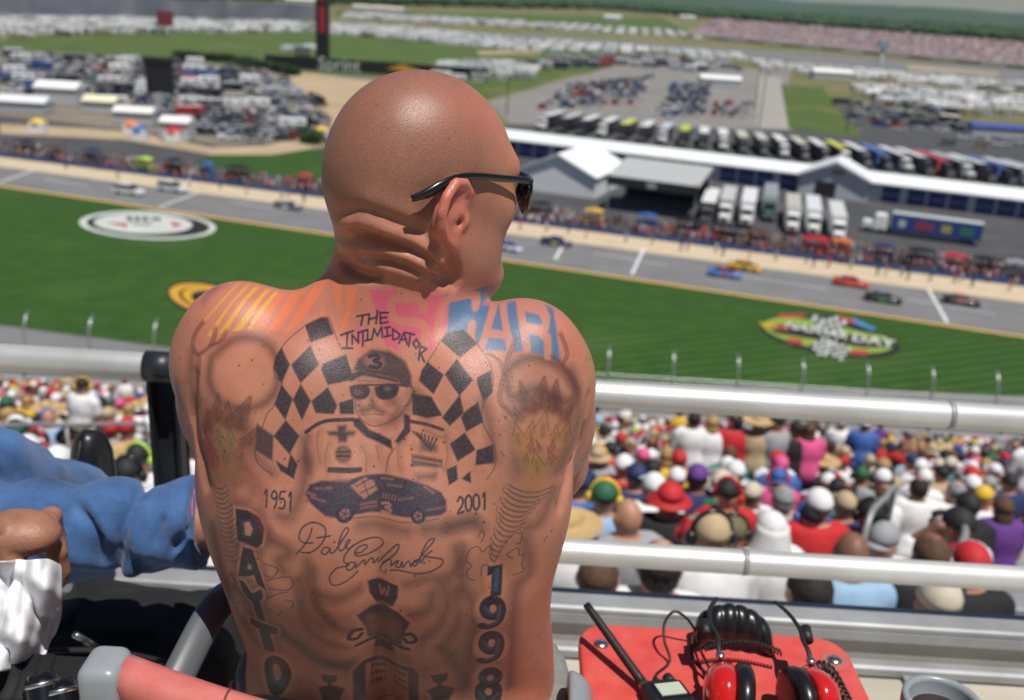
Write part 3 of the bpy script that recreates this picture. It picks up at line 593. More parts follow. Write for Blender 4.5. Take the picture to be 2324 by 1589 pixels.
    # worn brown rings and branches higher up on both sides (plain shapes)
    for c, p, w in ((2, [(225, 1040), (215, 850), (235, 680), (190, 600), (200, 500), (265, 405)], 26), (2, [(235, 650), (320, 590), (350, 520), (355, 460)], 24), (2, [(320, 590), (400, 560), (432, 490)], 22), (3, [(1060, 1120), (960, 1010), (990, 830), (1020, 700), (1080, 560)], 26), (3, [(1500, 1060), (1560, 940), (1500, 800), (1420, 720), (1350, 660)], 24), (3, [(1430, 720), (1470, 620), (1420, 480)], 22), (3, [(990, 830), (960, 740), (870, 680)], 18)):
        line(c, p, w, RE, .55, 8); line(c, [(x + w*.55, y) for x, y in p], 4, DK, .6); line(c, [(x - w*.55, y) for x, y in p], 4, DK, .6)
    for c, p, w, col, al in ((2, [(330, 1130), (480, 1110), (570, 1200), (560, 1330), (450, 1400)], 90, RE, .40), (2, [(430, 1480), (500, 1520)], 90, (.30, .13, .03), .5), (4, [(480, 90), (560, 200), (590, 330), (570, 420), (650, 560)], 55, RE, .55), (3, [(1160, 1110), (1250, 1010), (1360, 1000), (1450, 1090)], 110, RE, .35), (3, [(1120, 1250), (1150, 1400), (1290, 1440), (1430, 1360), (1450, 1200)], 110, (.34, .15, .035), .45), (5, [(1000, 60), (1040, 160)], 120, (.34, .15, .035), .4)):
        line(c, p, w, col, al, 30)
    oval(4, 470, 260, 75, 75, col=RE, al=.45, soft=30); oval(4, 470, 260, 34, 34, erase=True, al=.7, soft=20)
    for k in range(0): line(3, [(1080 + k*45, 1180 + 30*math.sin(k)), (1110 + k*42, 1290 + 20*math.cos(k*2)), (1100 + k*40, 1390)], 5, DK, .35)
    # tongues of flame rising on both sides (plain ornament)
    def tongue(c, x, y, h, lean, col, al=.62):
        h *= rr.uniform(.65, 1.35); x += rr.uniform(-14, 14); y += rr.uniform(-22, 22); lean += rr.uniform(-45, 45); w = h*rr.uniform(.16, .30); p = [(x - w, y), (x - w*1.1, y - h*.35), (x - w*.4 + lean*.5, y - h*.7), (x + lean, y - h), (x + w*.5 + lean*.55, y - h*.62), (x + w*1.1, y - h*.3), (x + w, y)]
        poly(c, p, tuple(q*rr.uniform(.6, 1.1) for q in col), al*rr.uniform(.6, 1.05), 14, smooth=4); line(c, p[1:6], 6, DK, .62); line(c, [(x + lean*.2, y - h*.1), (x + lean*.4, y - h*.45)], h*.10, DK, .4, 10)
    T1, T2, T3 = (.10, .026, .020), (.24, .12, .04), (.22, .03, .03)
    smoke(2, [(260, 1100), (330, 1300), (330, 1500)], 150, .4, 60); smoke(2, [(560, 1150), (560, 1350), (500, 1540)], 80, .45, 50); smoke(3, [(1060, 1060), (1040, 1300), (1090, 1520)], 60, .45, 40); smoke(3, [(1480, 1080), (1470, 1330), (1380, 1530)], 60, .45, 40); smoke(3, [(1110, 1450), (1260, 1480), (1400, 1440)], 80, .4, 50)
    for i, (x, y, h, le, k) in enumerate(((280, 1230, 150, -30, 0), (350, 1180, 190, 20, 0), (430, 1190, 230, 40, 0), (520, 1240, 200, 60, 0), (570, 1330, 170, 40, 0), (320, 1340, 160, -20, 1), (400, 1330, 150, 10, 1), (480, 1350, 150, 30, 1), (290, 1450, 170, -20, 2), (350, 1480, 150, 10, 2), (440, 1500, 130, 20, 1), (520, 1480, 140, 30, 1))): tongue(2, x, y, h, le, (T1, T2, T3)[k])
    for i, (x, y, h, le, k) in enumerate(((1090, 1180, 150, -40, 0), (1170, 1110, 190, -20, 0), (1260, 1080, 190, 10, 0), (1350, 1090, 190, 20, 0), (1440, 1150, 170, 40, 0), (1100, 1330, 180, -20, 1), (1180, 1290, 170, -10, 1), (1270, 1270, 170, 0, 1), (1360, 1290, 170, 15, 1), (1440, 1330, 160, 25, 1), (1180, 1400, 110, -5, 2), (1260, 1395, 120, 0, 2), (1340, 1400, 110, 8, 2), (1150, 1500, 140, 0, 1), (1240, 1540, 150, 0, 1), (1340, 1500, 140, 0, 1))): tongue(3, x, y, h, le, (T1, T2, T3)[k])
    # left shoulder cap and sleeve
    smoke(2, [(250, 240), (330, 160), (480, 110), (640, 120)], 46, .45, 20, (.05, .05, .08)); smoke(2, [(300, 190), (420, 130), (560, 118)], 16, .5, 8, (.05, .05, .08))
    for i in range(9): line(2, [(30 + 6*math.sin(i), 820 + i*45), (52, 850 + i*45), (40, 890 + i*45)], 30, (.05, .07, .06), .4, 14)
draw_tattoos()
img = bpy.data.images.new('tattoo_sheet', SW, SH, alpha=True, float_buffer=False)
img.colorspace_settings.name = 'Non-Color'
_px = np.empty((SH, SW, 4), np.float32); _px[..., :3] = np.sqrt(np.clip(INK, 0, 1)); _px[..., 3] = INA
img.pixels.foreach_set(_px.ravel()); img.pack()
# ------------------------------------------------------------------ man: mesh and skin
def skin_material():
    m = bpy.data.materials.new('tanned_tattooed_skin'); m.use_nodes = True; n = m.node_tree.nodes; l = m.node_tree.links; b = n['Principled BSDF']
    def N(t, **k):
        o = n.new(t)
        for a, v in k.items(): o.inputs[a.replace('_', ' ')].default_value = v
        return o
    tc = N('ShaderNodeTexCoord')
    def noise(s, d=4., r=.5):
        o = N('ShaderNodeTexNoise', Scale=s, Detail=d, Roughness=r); l.new(tc.outputs['Object'], o.inputs['Vector']); return o
    def mix(f, a, c, bt='MIX'):
        o = n.new('ShaderNodeMix'); o.data_type = 'RGBA'; o.blend_type = bt
        for s, v in ((0, f), (6, a), (7, c)):
            if hasattr(v, 'is_linked') or hasattr(v, 'links'): l.new(v, o.inputs[s])
            elif s: o.inputs[s].default_value = (*v, 1)
            else: o.inputs[s].default_value = v
        return o.outputs[2]
    def rng(s, a, c, lo=0., hi=1.):
        o = N('ShaderNodeMapRange'); o.inputs[1].default_value = a; o.inputs[2].default_value = c; o.inputs[3].default_value = lo; o.inputs[4].default_value = hi; l.new(s, o.inputs[0]); return o.outputs[0]
    base = mix(rng(noise(9).outputs[0], .35, .65), (.40, .180, .108), (.45, .190, .118))
    base = mix(rng(noise(60, 5, .6).outputs[0], .45, .75, 0, .5), base, (.36, .115, .065))
    base = mix(rng(noise(5, 3, .5).outputs[0], .5, .72, 0, .45), base, (.47, .155, .105))
    vo = N('ShaderNodeTexVoronoi', Scale=95.); l.new(tc.outputs['Object'], vo.inputs['Vector'])              # freckles
    fr = N('ShaderNodeMath'); fr.operation = 'MULTIPLY'; l.new(rng(vo.outputs['Distance'], .10, .22, 1, 0), fr.inputs[0]); l.new(rng(noise(130, 1).outputs[0], .52, .60), fr.inputs[1])
    base = mix(fr.outputs[0], base, (.20, .065, .03))
    vo2 = N('ShaderNodeTexVoronoi', Scale=19.); l.new(tc.outputs['Object'], vo2.inputs['Vector'])
    base = mix(rng(vo2.outputs['Distance'], .025, .045, .85, 0), base, (.13, .035, .02))
    at_ = n.new('ShaderNodeAttribute'); at_.attribute_name = 'stubble'
    st = N('ShaderNodeMath'); st.operation = 'MULTIPLY'; l.new(at_.outputs['Fac'], st.inputs[0]); l.new(rng(noise(700, 2).outputs[0], .35, .6, .45, .85), st.inputs[1])
    base = mix(st.outputs[0], base, (.17, .088, .060))
    ab = n.new('ShaderNodeAttribute'); ab.attribute_name = 'beard'; bm2 = N('ShaderNodeMath'); bm2.operation = 'MULTIPLY'; l.new(ab.outputs['Fac'], bm2.inputs[0]); l.new(rng(noise(620, 2).outputs[0], .48, .62, 0, .55), bm2.inputs[1]); base = mix(bm2.outputs[0], base, (.26, .20, .17))
    a2 = n.new('ShaderNodeAttribute'); a2.attribute_name = 'flush'
    base = mix(a2.outputs['Fac'], base, (.58, .165, .12))
    uv = n.new('ShaderNodeUVMap'); uv.uv_map = 'sheet'
    im = n.new('ShaderNodeTexImage'); im.image = img; im.extension = 'CLIP'; im.interpolation = 'Linear'; l.new(uv.outputs[0], im.inputs[0])
    sq = N('ShaderNodeVectorMath'); sq.operation = 'MULTIPLY'; l.new(im.outputs[0], sq.inputs[0]); l.new(im.outputs[0], sq.inputs[1])
    a3 = n.new('ShaderNodeAttribute'); a3.attribute_name = 'rear'
    ml = N('ShaderNodeMath'); ml.operation = 'MULTIPLY'; l.new(im.outputs['Alpha'], ml.inputs[0]); l.new(a3.outputs['Fac'], ml.inputs[1])
    m2 = N('ShaderNodeMath'); m2.operation = 'MULTIPLY'; l.new(ml.outputs[0], m2.inputs[0]); l.new(rng(noise(330, 3, .7).outputs[0], .3, .62, .88, 1.), m2.inputs[1])
    base = mix(m2.outputs[0], base, sq.outputs[0])
    l.new(base, b.inputs['Base Color'])
    b.inputs['Roughness'].default_value = .40; b.inputs['Specular IOR Level'].default_value = .42
    l.new(rng(noise(400, 3).outputs[0], .3, .7, .36, .46), b.inputs['Roughness'])
    b.inputs['Subsurface Weight'].default_value = .06; b.inputs['Subsurface Radius'].default_value = (1, .35, .2); b.inputs['Subsurface Scale'].default_value = .006
    v3 = N('ShaderNodeTexVoronoi', Scale=850.); l.new(tc.outputs['Object'], v3.inputs['Vector'])
    ad = N('ShaderNodeMath'); ad.operation = 'ADD'; l.new(v3.outputs['Distance'], ad.inputs[0]); l.new(noise(160, 4).outputs[0], ad.inputs[1])
    bp = N('ShaderNodeBump', Strength=.2, Distance=.0010); l.new(ad.outputs[0], bp.inputs['Height']); l.new(bp.outputs[0], b.inputs['Normal'])
    return m
skin = skin_material()
V, Fq = surface_nets(man, (-.50, .82, -1.44), (.22, 1.72, -.06), .003, 5)
V = relax(V, Fq, 1, .35)
MO = Vector((-.14, 1.0, -1.42))
me = np_mesh('person', V, Fq, skin); nv = len(V); NRM = np.empty(nv*3, np.float32); me.vertex_normals.foreach_get('vector', NRM)
V = fold_skin(V, NRM.reshape(-1, 3)); V = relax(V, Fq, 1, .2); bpy.data.meshes.remove(me)
me = np_mesh('person', V - np.array(MO), Fq, skin)
nv = len(V); NRM = np.empty(nv*3, np.float32); me.vertex_normals.foreach_get('vector', NRM); NRM = NRM.reshape(-1, 3)
def fattr(me, name, val):
    a = me.attributes.new(name, 'FLOAT', 'POINT'); a.data.foreach_set('value', np.clip(val, 0, 1).astype(np.float32))
_q = (V - np.array(HC))/HS; _u, _v, _w = _q@HR, _q@HF, _q@HU
fattr(me, 'beard', np.clip((-_w - .035)/.02, 0, 1)*np.clip((_v - .02)/.02, 0, 1)*(V[:, 2] > -.36))
fattr(me, 'rear', np.clip((.12 - NRM[:, 1])/.25, 0, 1)*np.clip((1.165 - V[:, 1])/.03, 0, 1)*(V[:, 2] < -.315))
fattr(me, 'stubble', np.where(V[:, 2] > -.30, np.clip((.058 - _v)/.05, 0, 1)*np.clip((_w + .062)/.03, 0, 1), 0)*(1 - np.clip((np.abs(_u) - .088)/.004, 0, 1)))
ear_ = np.clip((np.abs(_u) - .084)/.006, 0, 1)*(np.abs(_w + .035) < .06)
fattr(me, 'flush', np.maximum(ear_*.75, np.exp(-((V[:, 2] + .355)/.04)**2)*.42 + np.clip((V[:, 2] + .34)/.03, 0, 1)*.06 + np.exp(-(((_v - .02)/.05)**2 + ((_w - .07)/.03)**2))*.25*(V[:, 2] > -.3)))
uvl = me.uv_layers.new(name='sheet'); li = np.empty(len(me.loops), np.int32); me.loops.foreach_get('vertex_index', li)
uvc = np.stack([(V[:, 0] - SX0)/(SX1 - SX0), (V[:, 2] - SZ0)/(SZ1 - SZ0)], 1)[li]; uvl.data.foreach_set('uv', uvc.astype(np.float32).ravel())
person = link('person', me, None, E(*MO))
tag(person, 'bald shirtless man with tattooed back seated in front, head turned right', 'person')
# ------------------------------------------------------------------ foreground: sunglasses, shorts, seats, rail, radio, headset, neighbour
blackpl = mat('glossy_black_plastic', (.006, .006, .007), .22, coat=.4)
matblk = mat('black_rubber', (.012, .012, .013), .55, bump=.05, scale=300)
chrome = mat('steel', (.62, .62, .60), .25, 1.)
def hv(u, v, w): return E(*hp(u, v, w))
g = thing('sunglasses', 'black wraparound sunglasses worn by the bald man', 'sunglasses', hv(0, .11, -.01))
for s in (1, -1):
    p = spline([hv(s*.0860, -.066, -.024), hv(s*.0905, -.052, -.017), hv(s*.0920, -.034, -.006), hv(s*.0915, -.016, .0020), hv(s*.0900, .008, .0045), hv(s*.0865, .040, .0045), hv(s*.081, .070, .004), hv(s*.076, .090, .003)], 5)
    MB().tube(p, [.0026 + .0016*math.sin(min(1, i/len(p)*2.2)*math.pi)**2 if i < len(p)*.45 else .0027 for i in range(len(p))], 8, flat=1.5).build('temple', blackpl, g, True)
fr = [hv(s, .090 + .040*(1 - (abs(s)/.076)**2.2), .003 - .002*abs(s)/.076) for s in np.linspace(-.077, .077, 17)]
MB().tube(fr, .0032, 8).build('frame', blackpl, g, True)
lensm = mat('dark_lens', (.004, .006, .005), .12, spec=.25)
for s in (1, -1):
    mb = MB(); rg = []
    for k in range(9):
        u = s*(.010 + .066*k/8); v = .092 + .036*(1 - (abs(u)/.076)**2.2); h = .044*math.sin(math.pi*(.12 + .80*k/8))**.7
        rg.append([hv(u, v + .0015, .004), hv(u, v + .0045, .004 - h*.5), hv(u, v + .0015, .004 - h), hv(u, v - .001, .004 - h), hv(u, v + .002, .004 - h*.5), hv(u, v - .001, .004)])
    mb.loft(rg).build('lens', lensm, g, True)
# grey shorts
def shorts(p): return np.maximum(np.minimum(legs(p), np.maximum(torso(p), p[:, 2] + .90)) - .014, np.maximum(p[:, 1] - 1.50, np.maximum(-.985 - p[:, 2] + np.where(p[:, 1] < 1.42, -1, 0), p[:, 2] + .80)))
sv, sf = surface_nets(shorts, (-.42, .84, -1.12), (.20, 1.56, -.76), .010, 3)
sh = bpy.data.objects.new('shorts', np_mesh('shorts', sv - np.array(MO), sf, mat('grey_cotton', (.20, .21, .20), .85, bump=.2, scale=60, noise=.2))); COL.objects.link(sh); sh.parent = person
for s in (-1, 1):
    f0 = E(-.13 + s*.13, 1.46, -1.42); fo = MB(); rg = []
    for k, (y, w, h) in enumerate(((0, .036, .07), (.03, .044, .10), (.08, .046, .095), (.15, .05, .065), (.21, .045, .05), (.25, .02, .03))):
        rg.append([Vector((f0.x + s*.08*y + w*math.cos(a), f0.y + y, f0.z + .003 + (h*.5 + h*.5*math.sin(a)))) for a in np.linspace(0, 2*math.pi, 11)[:-1]])
    o = fo.loft(rg).build('shoe', mat('grey_shoe', (.12, .12, .12), .7), None, True, E(*MO)); o.parent = person; o.location = (0, 0, 0)
# ---- platform floor, kerb
concrete = mat('pale_concrete', (.50, .46, .38), .85, noise=.25, scale=5, bump=.25, bscale=90)
MBf = MB().box((0, .42, H0 - 1.42 - .15), (16, 3.2, .3)); tag(MBf.build('platform_floor', concrete), kind='structure')
MBk = MB().box((0, 1.945, H0 - 1.367), (16, .06, .105)); kerb = tag(MBk.build('kerb', mat('kerb_concrete', (.43, .41, .35), .8, noise=.2, scale=3, bump=.15, bscale=60)), kind='structure')
alu = mat('brushed_aluminium', (.76, .76, .74), .47, .5, noise=.25, scale=5, bump=.08, bscale=60, detail=9.)
galv = mat('dull_aluminium', (.40, .41, .42), .5, .35, noise=.25, scale=9)
def plain(mb, name, m, parent, smooth=False):
    o = mb.build(name, m, None, smooth); o.parent = parent; o.matrix_parent_inverse = parent.matrix_basis.inverted(); return o
plain(MB().box((0, 1.943, H0 - 1.305), (15.9, .078, .020), bev=.005).box((0, 1.906, H0 - 1.325), (15.9, .010, .024)), 'metal_cap', galv, kerb)
plain(MB().box((0, 1.895, H0 - 1.403), (15.9, .034, .030), bev=.006), 'metal_channel', galv, kerb)
for xj in (-2.2, .95, 3.3): plain(MB().box((xj, 1.865, H0 - 1.413), (.05, .06, .012)), 'bracket', galv, kerb)
# ---- guard rail
gr = thing('guard_rail', 'aluminium pipe guard rail running across in front of the man', 'railing', E(0, 1.95, -1.25))
MB().tube([E(-8, 1.95, -.796), E(8, 1.95, -.796)], .0290, 20).build('top_rail', alu, gr, True)
MB().tube([E(-8, 1.95, -1.182), E(8, 1.95, -1.182)], .0285, 20).build('lower_rail', alu, gr, True)
for jx, jz in ((.93, -.796), (-1.6, -.796), (.55, -1.182), (-1.25, -1.182)): MB().tube([E(jx - .006, 1.95, jz), E(jx + .006, 1.95, jz)], .0298, 20).build('pipe_joint', galv, gr, True)
navy = mat('dark_painted_steel', (.022, .027, .036), .42, noise=.3, scale=12)
for px in (at(366, 830, 1.95).x, 1.92):
    o = MB().box(E(px, 1.985, -1.03), (.066, .02, .46), bev=.004).box(E(px - .029, 1.97, -1.03), (.008, .05, .455)).box(E(px + .029, 1.97, -1.03), (.008, .05, .455)).build('post', navy, gr)
    MB().tube([E(px - .032, 1.95, -.796), E(px + .032, 1.95, -.796)], .0335, 20).build('sleeve', navy, gr, True)
# ---- seats
redpl = mat('weathered_red_plastic', (.56, .055, .045), .5, noise=.18, scale=26, bump=.10, bscale=260, col2=(.62, .10, .08))
redfade = mat('faded_pink_red_plastic', (.55, .13, .11), .55, noise=.25, scale=30, bump=.16, bscale=210, col2=(.60, .19, .16))
greyp = mat('grey_enamel', (.27, .30, .32), .35, noise=.08, scale=20, coat=.2)
dgrey = mat('dark_grey_enamel', (.10, .11, .12), .4, noise=.1, scale=20)
def backrest_mesh(x0, x1, y0, z, bulge, drop=.36, lift=0., turn=0.):
    mb = MB(); rg = []
    for k in range(25):
        t = k/24; x = x0 + (x1 - x0)*t; b = y0 - turn*t - bulge*math.sin(math.pi*t); ring = []; zz = z - lift*math.sin(math.pi*t)
        for (dy, dz) in ((-.004, -drop), (-.008, -drop*.5), (-.012, -.05), (-.019, -.030), (-.022, -.016), (-.018, -.004), (-.008, 0), (.006, .0), (.016, -.004), (.021, -.015), (.018, -.030), (.012, -.05), (.020, -drop*.5), (.03, -drop)):
            ring.append(E(x, b + dy - dz*.0, zz + dz))
        rg.append(ring)
    return mb.loft(rg)
def seat(label, cx, backm, panm, y_b, z_b, bulge, lift, panpoly, turn=0.):
    t = thing('stadium_seat', label, 'seat', E(cx, 1.1, -1.42), 'red stadium seats of the front row')
    backrest_mesh(cx - .222, cx + .222, y_b, z_b, bulge, lift=lift, turn=turn).build('backrest', backm, t, True)
    for s in (-1, 1):
        c = E(cx + s*.236, y_b - .004 - turn*(s + 1)/2, z_b - .024)
        cp = MB().box(c + Vector((0, 0, .004)), (.041, .050, .050)).build('end_cap', greyp, t, True); bvm = cp.modifiers.new('b', 'BEVEL'); bvm.width = .012; bvm.segments = 4
        MB().box(c + Vector((.004*s, -.008, -.075)), (.030, .030, .11), bev=.004).build('upright', greyp, t)
        bt = MB().lathe([(.0095, 0), (.0095, .003), (.006, .006), (.0, .006)], c + Vector((-.002, -.026, -.044)), 12, Matrix.Rotation(R(90), 3, 'X')).build('bolt', chrome, t, True)
    mb = MB().prism(panpoly, H0 - .995, H0 - .972); pan = mb.build('seat_pan', panm, t)
    bv = pan.modifiers.new('bevel', 'BEVEL'); bv.width = .007; bv.segments = 3; bv.limit_method = 'ANGLE'
    return t, pan
def rrect(x0, x1, y0, y1, r):
    o = []
    for cx, cy, a in ((x1 - r, y1 - r, 0), (x0 + r, y1 - r, 90), (x0 + r, y0 + r, 180), (x1 - r, y0 + r, 270)):
        for k in range(7): o.append((cx + r*math.cos(R(a + 15*k)), cy + r*math.sin(R(a + 15*k))))
    return o
seat1, pan1 = seat('faded red stadium seat the bald man sits on, grey end caps', -.140, redfade, redpl, .800, -.636, .030, .0, rrect(-.37, .09, .93, 1.40, .04), .085)
seat2, pan2 = seat('bright red empty stadium seat holding the radio and headset', .375, redpl, redpl, .72, -.70, .05, 0, rrect(.135, .570, .90, 1.388, .05))
for bx, by in ((.540, 1.325), (.17, 1.33), (.540, 1.0)):
    MB().lathe([(.012, 0), (.012, .002), (.008, .005), (0, .0055)], E(bx, by, -.972), 14).build('bolt', chrome, seat2, True)
for xx in (.545,): MB().lathe([(.022, 0), (.020, .0006)], E(.540, 1.325, -.9718), 18).build('washer_mark', mat('grey_scuff', (.42, .12, .10), .6), seat2)
b_ = .800 - .085*.26 - .030*math.sin(math.pi*.26); x_ = -.140 - .222 + .444*.26
MB().tube([E(x_, b_ + dy, -.636 + dz) for dy, dz in ((-.0125, -.05), (-.0195, -.030), (-.0225, -.016), (-.0185, -.0035), (-.008, .0005), (.006, .0005), (.0165, -.0035), (.0215, -.015))], .0011, 6).build('seam', mat('dark_seam_red', (.16, .03, .028), .8), seat1, True)
# arms
MB().tube(spline([E(-.335, 1.17, -.99), E(-.337, 1.18, -.86), E(-.343, 1.15, -.79), E(-.357, 1.08, -.765), E(-.372, 1.00, -.79), E(-.385, .94, -.83), E(-.392, .90, -.90)], 6), .020, 12, flat=.55).build('armrest', dgrey, seat1, True)
MB().tube(spline([E(.118, 1.10, -.995), E(.117, 1.10, -.90), E(.115, 1.07, -.845), E(.111, .98, -.83), E(.107, .90, -.83), E(.105, .84, -.87), E(.105, .82, -.95)], 6), .021, 12, flat=.45).build('armrest', greyp, seat1, True)
MB().tube(spline([E(.606, 1.17, -1.10), E(.606, 1.18, -.96), E(.604, 1.14, -.90), E(.602, 1.08, -.885), E(.60, 1.0, -.89)], 7), .016, 12, flat=.5).build('armrest', greyp, seat2, True)
chc = at(2140, 1592, 1.02); MB().lathe([(.040, -.05), (.047, -.05), (.0485, 0), (.047, .004), (.041, .004), (.0395, -.002), (.0385, -.05)], chc, 32).build('cup_holder', greyp, seat2, True); MB().lathe([(.0, -.03), (.033, -.03), (.036, -.02), (.0355, -.017), (.0, -.022)], chc, 28).build('cup_holder_base', mat('dark_cup', (.05, .03, .025), .5), seat2, True); MB().tube([chc + Vector((.03, .03, -.03)), E(.604, 1.12, -.90)], .012, 8).build('bracket', greyp, seat2, True)
for s_, xx in ((seat1, -.37), (seat1, .10), (seat2, .13), (seat2, .60)): MB().box(E(xx, 1.16, -1.20), (.03, .10, .44), bev=.005).build('leg', dgrey, s_)
# ---- radio
PZ = -.972
rad = thing('radio_scanner', 'small black radio scanner with lit screen lying on the red seat', 'radio', E(.262, 1.16, PZ))
Mr = Matrix.Rotation(R(14), 3, 'Z')@Matrix.Rotation(R(-9), 3, 'X')
def rp(x, y, z): return E(.262, 1.166, PZ + .019) + Mr@Vector((x, y, z))
MB().box(rp(0, 0, 0), (.064, .115, .034), bev=.007, M=Mr).build('case', matblk, rad, 'auto')
MB().box(rp(.002, .020, .0172), (.046, .042, .003), M=Mr).build('bezel', blackpl, rad)
lcd = mat('pale_lcd', (.50, .58, .46), .25, noise=.06, scale=50)
MB().box(rp(.002, .020, .0190), (.038, .031, .0022), M=Mr).build('screen', lcd, rad)
for i in range(4):
    for j in range(3): MB().box(rp(-.016 + i*.0115, -.018 - j*.013, .0182), (.008, .007, .003), bev=.001, M=Mr).build('key', mat('grey_keys', (.09, .09, .095), .5), rad)
a0 = rp(-.022, .060, .004); a1 = at(1331, 1372, 1.335)
dv = (a1 - a0)
MB().tube([a0 - dv*.03, a0 + dv*.035], .0085, 10).build('antenna_base', mat('brass', (.55, .45, .25), .3, 1.), rad, True)
MB().tube([a0 + dv*.03, a0 + dv*.12, a0 + dv*.9, a1], [.0078, .0072, .0062, .0060], 10).build('antenna', matblk, rad, True)
kn = rp(.020, .060, .004); MB().tube([kn, kn + Mr@Vector((0, .016, 0))], .008, 12).build('knob', matblk, rad, True); kk = rp(.0, .060, .004); MB().tube([kk, kk + Mr@Vector((0, .012, 0))], .005, 10).build('jack', matblk, rad, True)
# ---- headset
hs = thing('headset', 'red and black racing headset lying on the red seat', 'headset', E(.40, 1.2, PZ))
redgl = mat('gloss_red_shell', (.55, .012, .010), .16, coat=1.)
cush = mat('black_vinyl_cushion', (.010, .010, .011), .30, bump=.06, scale=40)
for s, cx in ((-1, .342), (1, .447)):
    Mc = Matrix.Rotation(R(8*s), 3, 'Z')@Matrix.Rotation(R(-24), 3, 'X')
    c = E(cx, 1.168, PZ + .046)
    prof = []
    mb = MB(); rg = []
    for k, (dx, sc_) in enumerate(((0, .90), (.004, 1.), (.016, 1.), (.028, .90), (.036, .70), (.040, .40), (.041, .02))):
        rg.append([c + Mc@Vector((s*dx, .052*sc_*math.copysign(abs(math.cos(a))**.8, math.cos(a)), .044*sc_*math.copysign(abs(math.sin(a))**.8, math.sin(a)))) for a in np.linspace(0, 2*math.pi, 25)[:-1]])
    if s < 0: rg = [r_[::-1] for r_ in rg]
    mb.loft(rg).build('ear_cup', redgl, hs, True)
    mb = MB(); rg = []
    for dx, sc_ in ((0, .80), (-.004, .96), (-.013, 1.02), (-.022, .98), (-.027, .82), (-.028, .60)):
        rg.append([c + Mc@Vector((s*dx, .054*sc_*math.cos(a), .046*sc_*math.sin(a))) for a in np.linspace(0, 2*math.pi, 25)[:-1]])
    if s > 0: rg = [r_[::-1] for r_ in rg]
    mb.loft(rg).build('cushion', cush, hs, True)
    top = c + Mc@Vector((s*.020, .030, .046)); 
    MB().tube(spline([top - Vector((0, .01, .004)), top + Vector((0, .012, .008)), top + Vector((-s*.002, .035, .010)), top + Vector((s*.002, .070, .006)), top + Vector((-s*.004, .11, .004)), top + Vector((-s*.020, .140, .006))], 5), .0038, 8, flat=.6).build('yoke', matblk, hs, True)
    MB().lathe([(.007, 0), (.007, .004), (.004, .006), (0, .006)], top + Vector((0, -.004, .002)), 12).build('screw', chrome, hs, True)
    MB().tube([top + Vector((s*.010, .05, .0)), top + Vector((s*.012, .075, .004))], .009, 10).build('wire_boot', matblk, hs, True)
hb = MB(); rg = []
for k in range(41):
    t = k/40; x = .318 + .122*t; rib = abs(math.sin(math.pi*6*t))**.5; ar = math.sin(math.pi*t)**.5
    c = E(x, 1.335 + .010*ar, PZ + .020 + .030*ar - .010*t); hgt = .016 + .010*ar + .003*rib; dpt = .015 + .006*rib
    rg.append([c + Vector((0, dpt*math.cos(a) + .25*hgt*math.sin(a), hgt*math.sin(a))) for a in np.linspace(0, 2*math.pi, 15)[:-1]])
hb.loft(rg).build('headband_pad', cush, hs, True)
sp = []
for k in range(240):
    t = k/239; a = t*2*math.pi*26; p = E(.322 + .12*t, 1.285 + .01*math.sin(t*3), PZ + .036 + .010*math.sin(math.pi*t)); sp.append(p + Vector((0, .0042*math.cos(a), .0042*math.sin(a))))
MB().tube(sp, .0016, 5).build('coiled_wire', matblk, hs, True)
sp = []; cc = spline([E(.470, 1.25, PZ + .03), E(.505, 1.265, PZ + .03), E(.522, 1.23, PZ + .012), E(.522, 1.18, PZ + .010), E(.50, 1.15, PZ + .010)], 60)
for k, p in enumerate(cc):
    a = k*.62; d = (cc[min(k+1, len(cc)-1)] - cc[max(k-1, 0)]).normalized(); u = d.cross(Vector((0, 0, 1))).normalized(); sp.append(p + (u*math.cos(a) + Vector((0, 0, 1))*math.sin(a))*.0085)
MB().tube(sp, .0024, 6).build('coiled_cord', matblk, hs, True)
MB().tube(spline([E(.312, 1.33, PZ + .03), E(.308, 1.29, PZ + .015), E(.328, 1.25, PZ + .012), E(.335, 1.20, PZ + .02)], 6), .003, 6).build('thin_wire', matblk, hs, True)
cab = tag(MB().tube(spline([kk + Mr@Vector((0, .01, 0)), at(1490, 1530, 1.26), at(1520, 1500, 1.29), at(1508, 1455, 1.31), at(1508, 1415, 1.33), at(1530, 1388, 1.34), at(1560, 1405, 1.34), at(1582, 1440, 1.34), at(1590, 1475, 1.31), E(.330, 1.25, PZ + .02)], 8), .0022, 7).build('audio_cable', matblk, None, True), 'thin black cable looping from the radio up to the headset', 'cable')
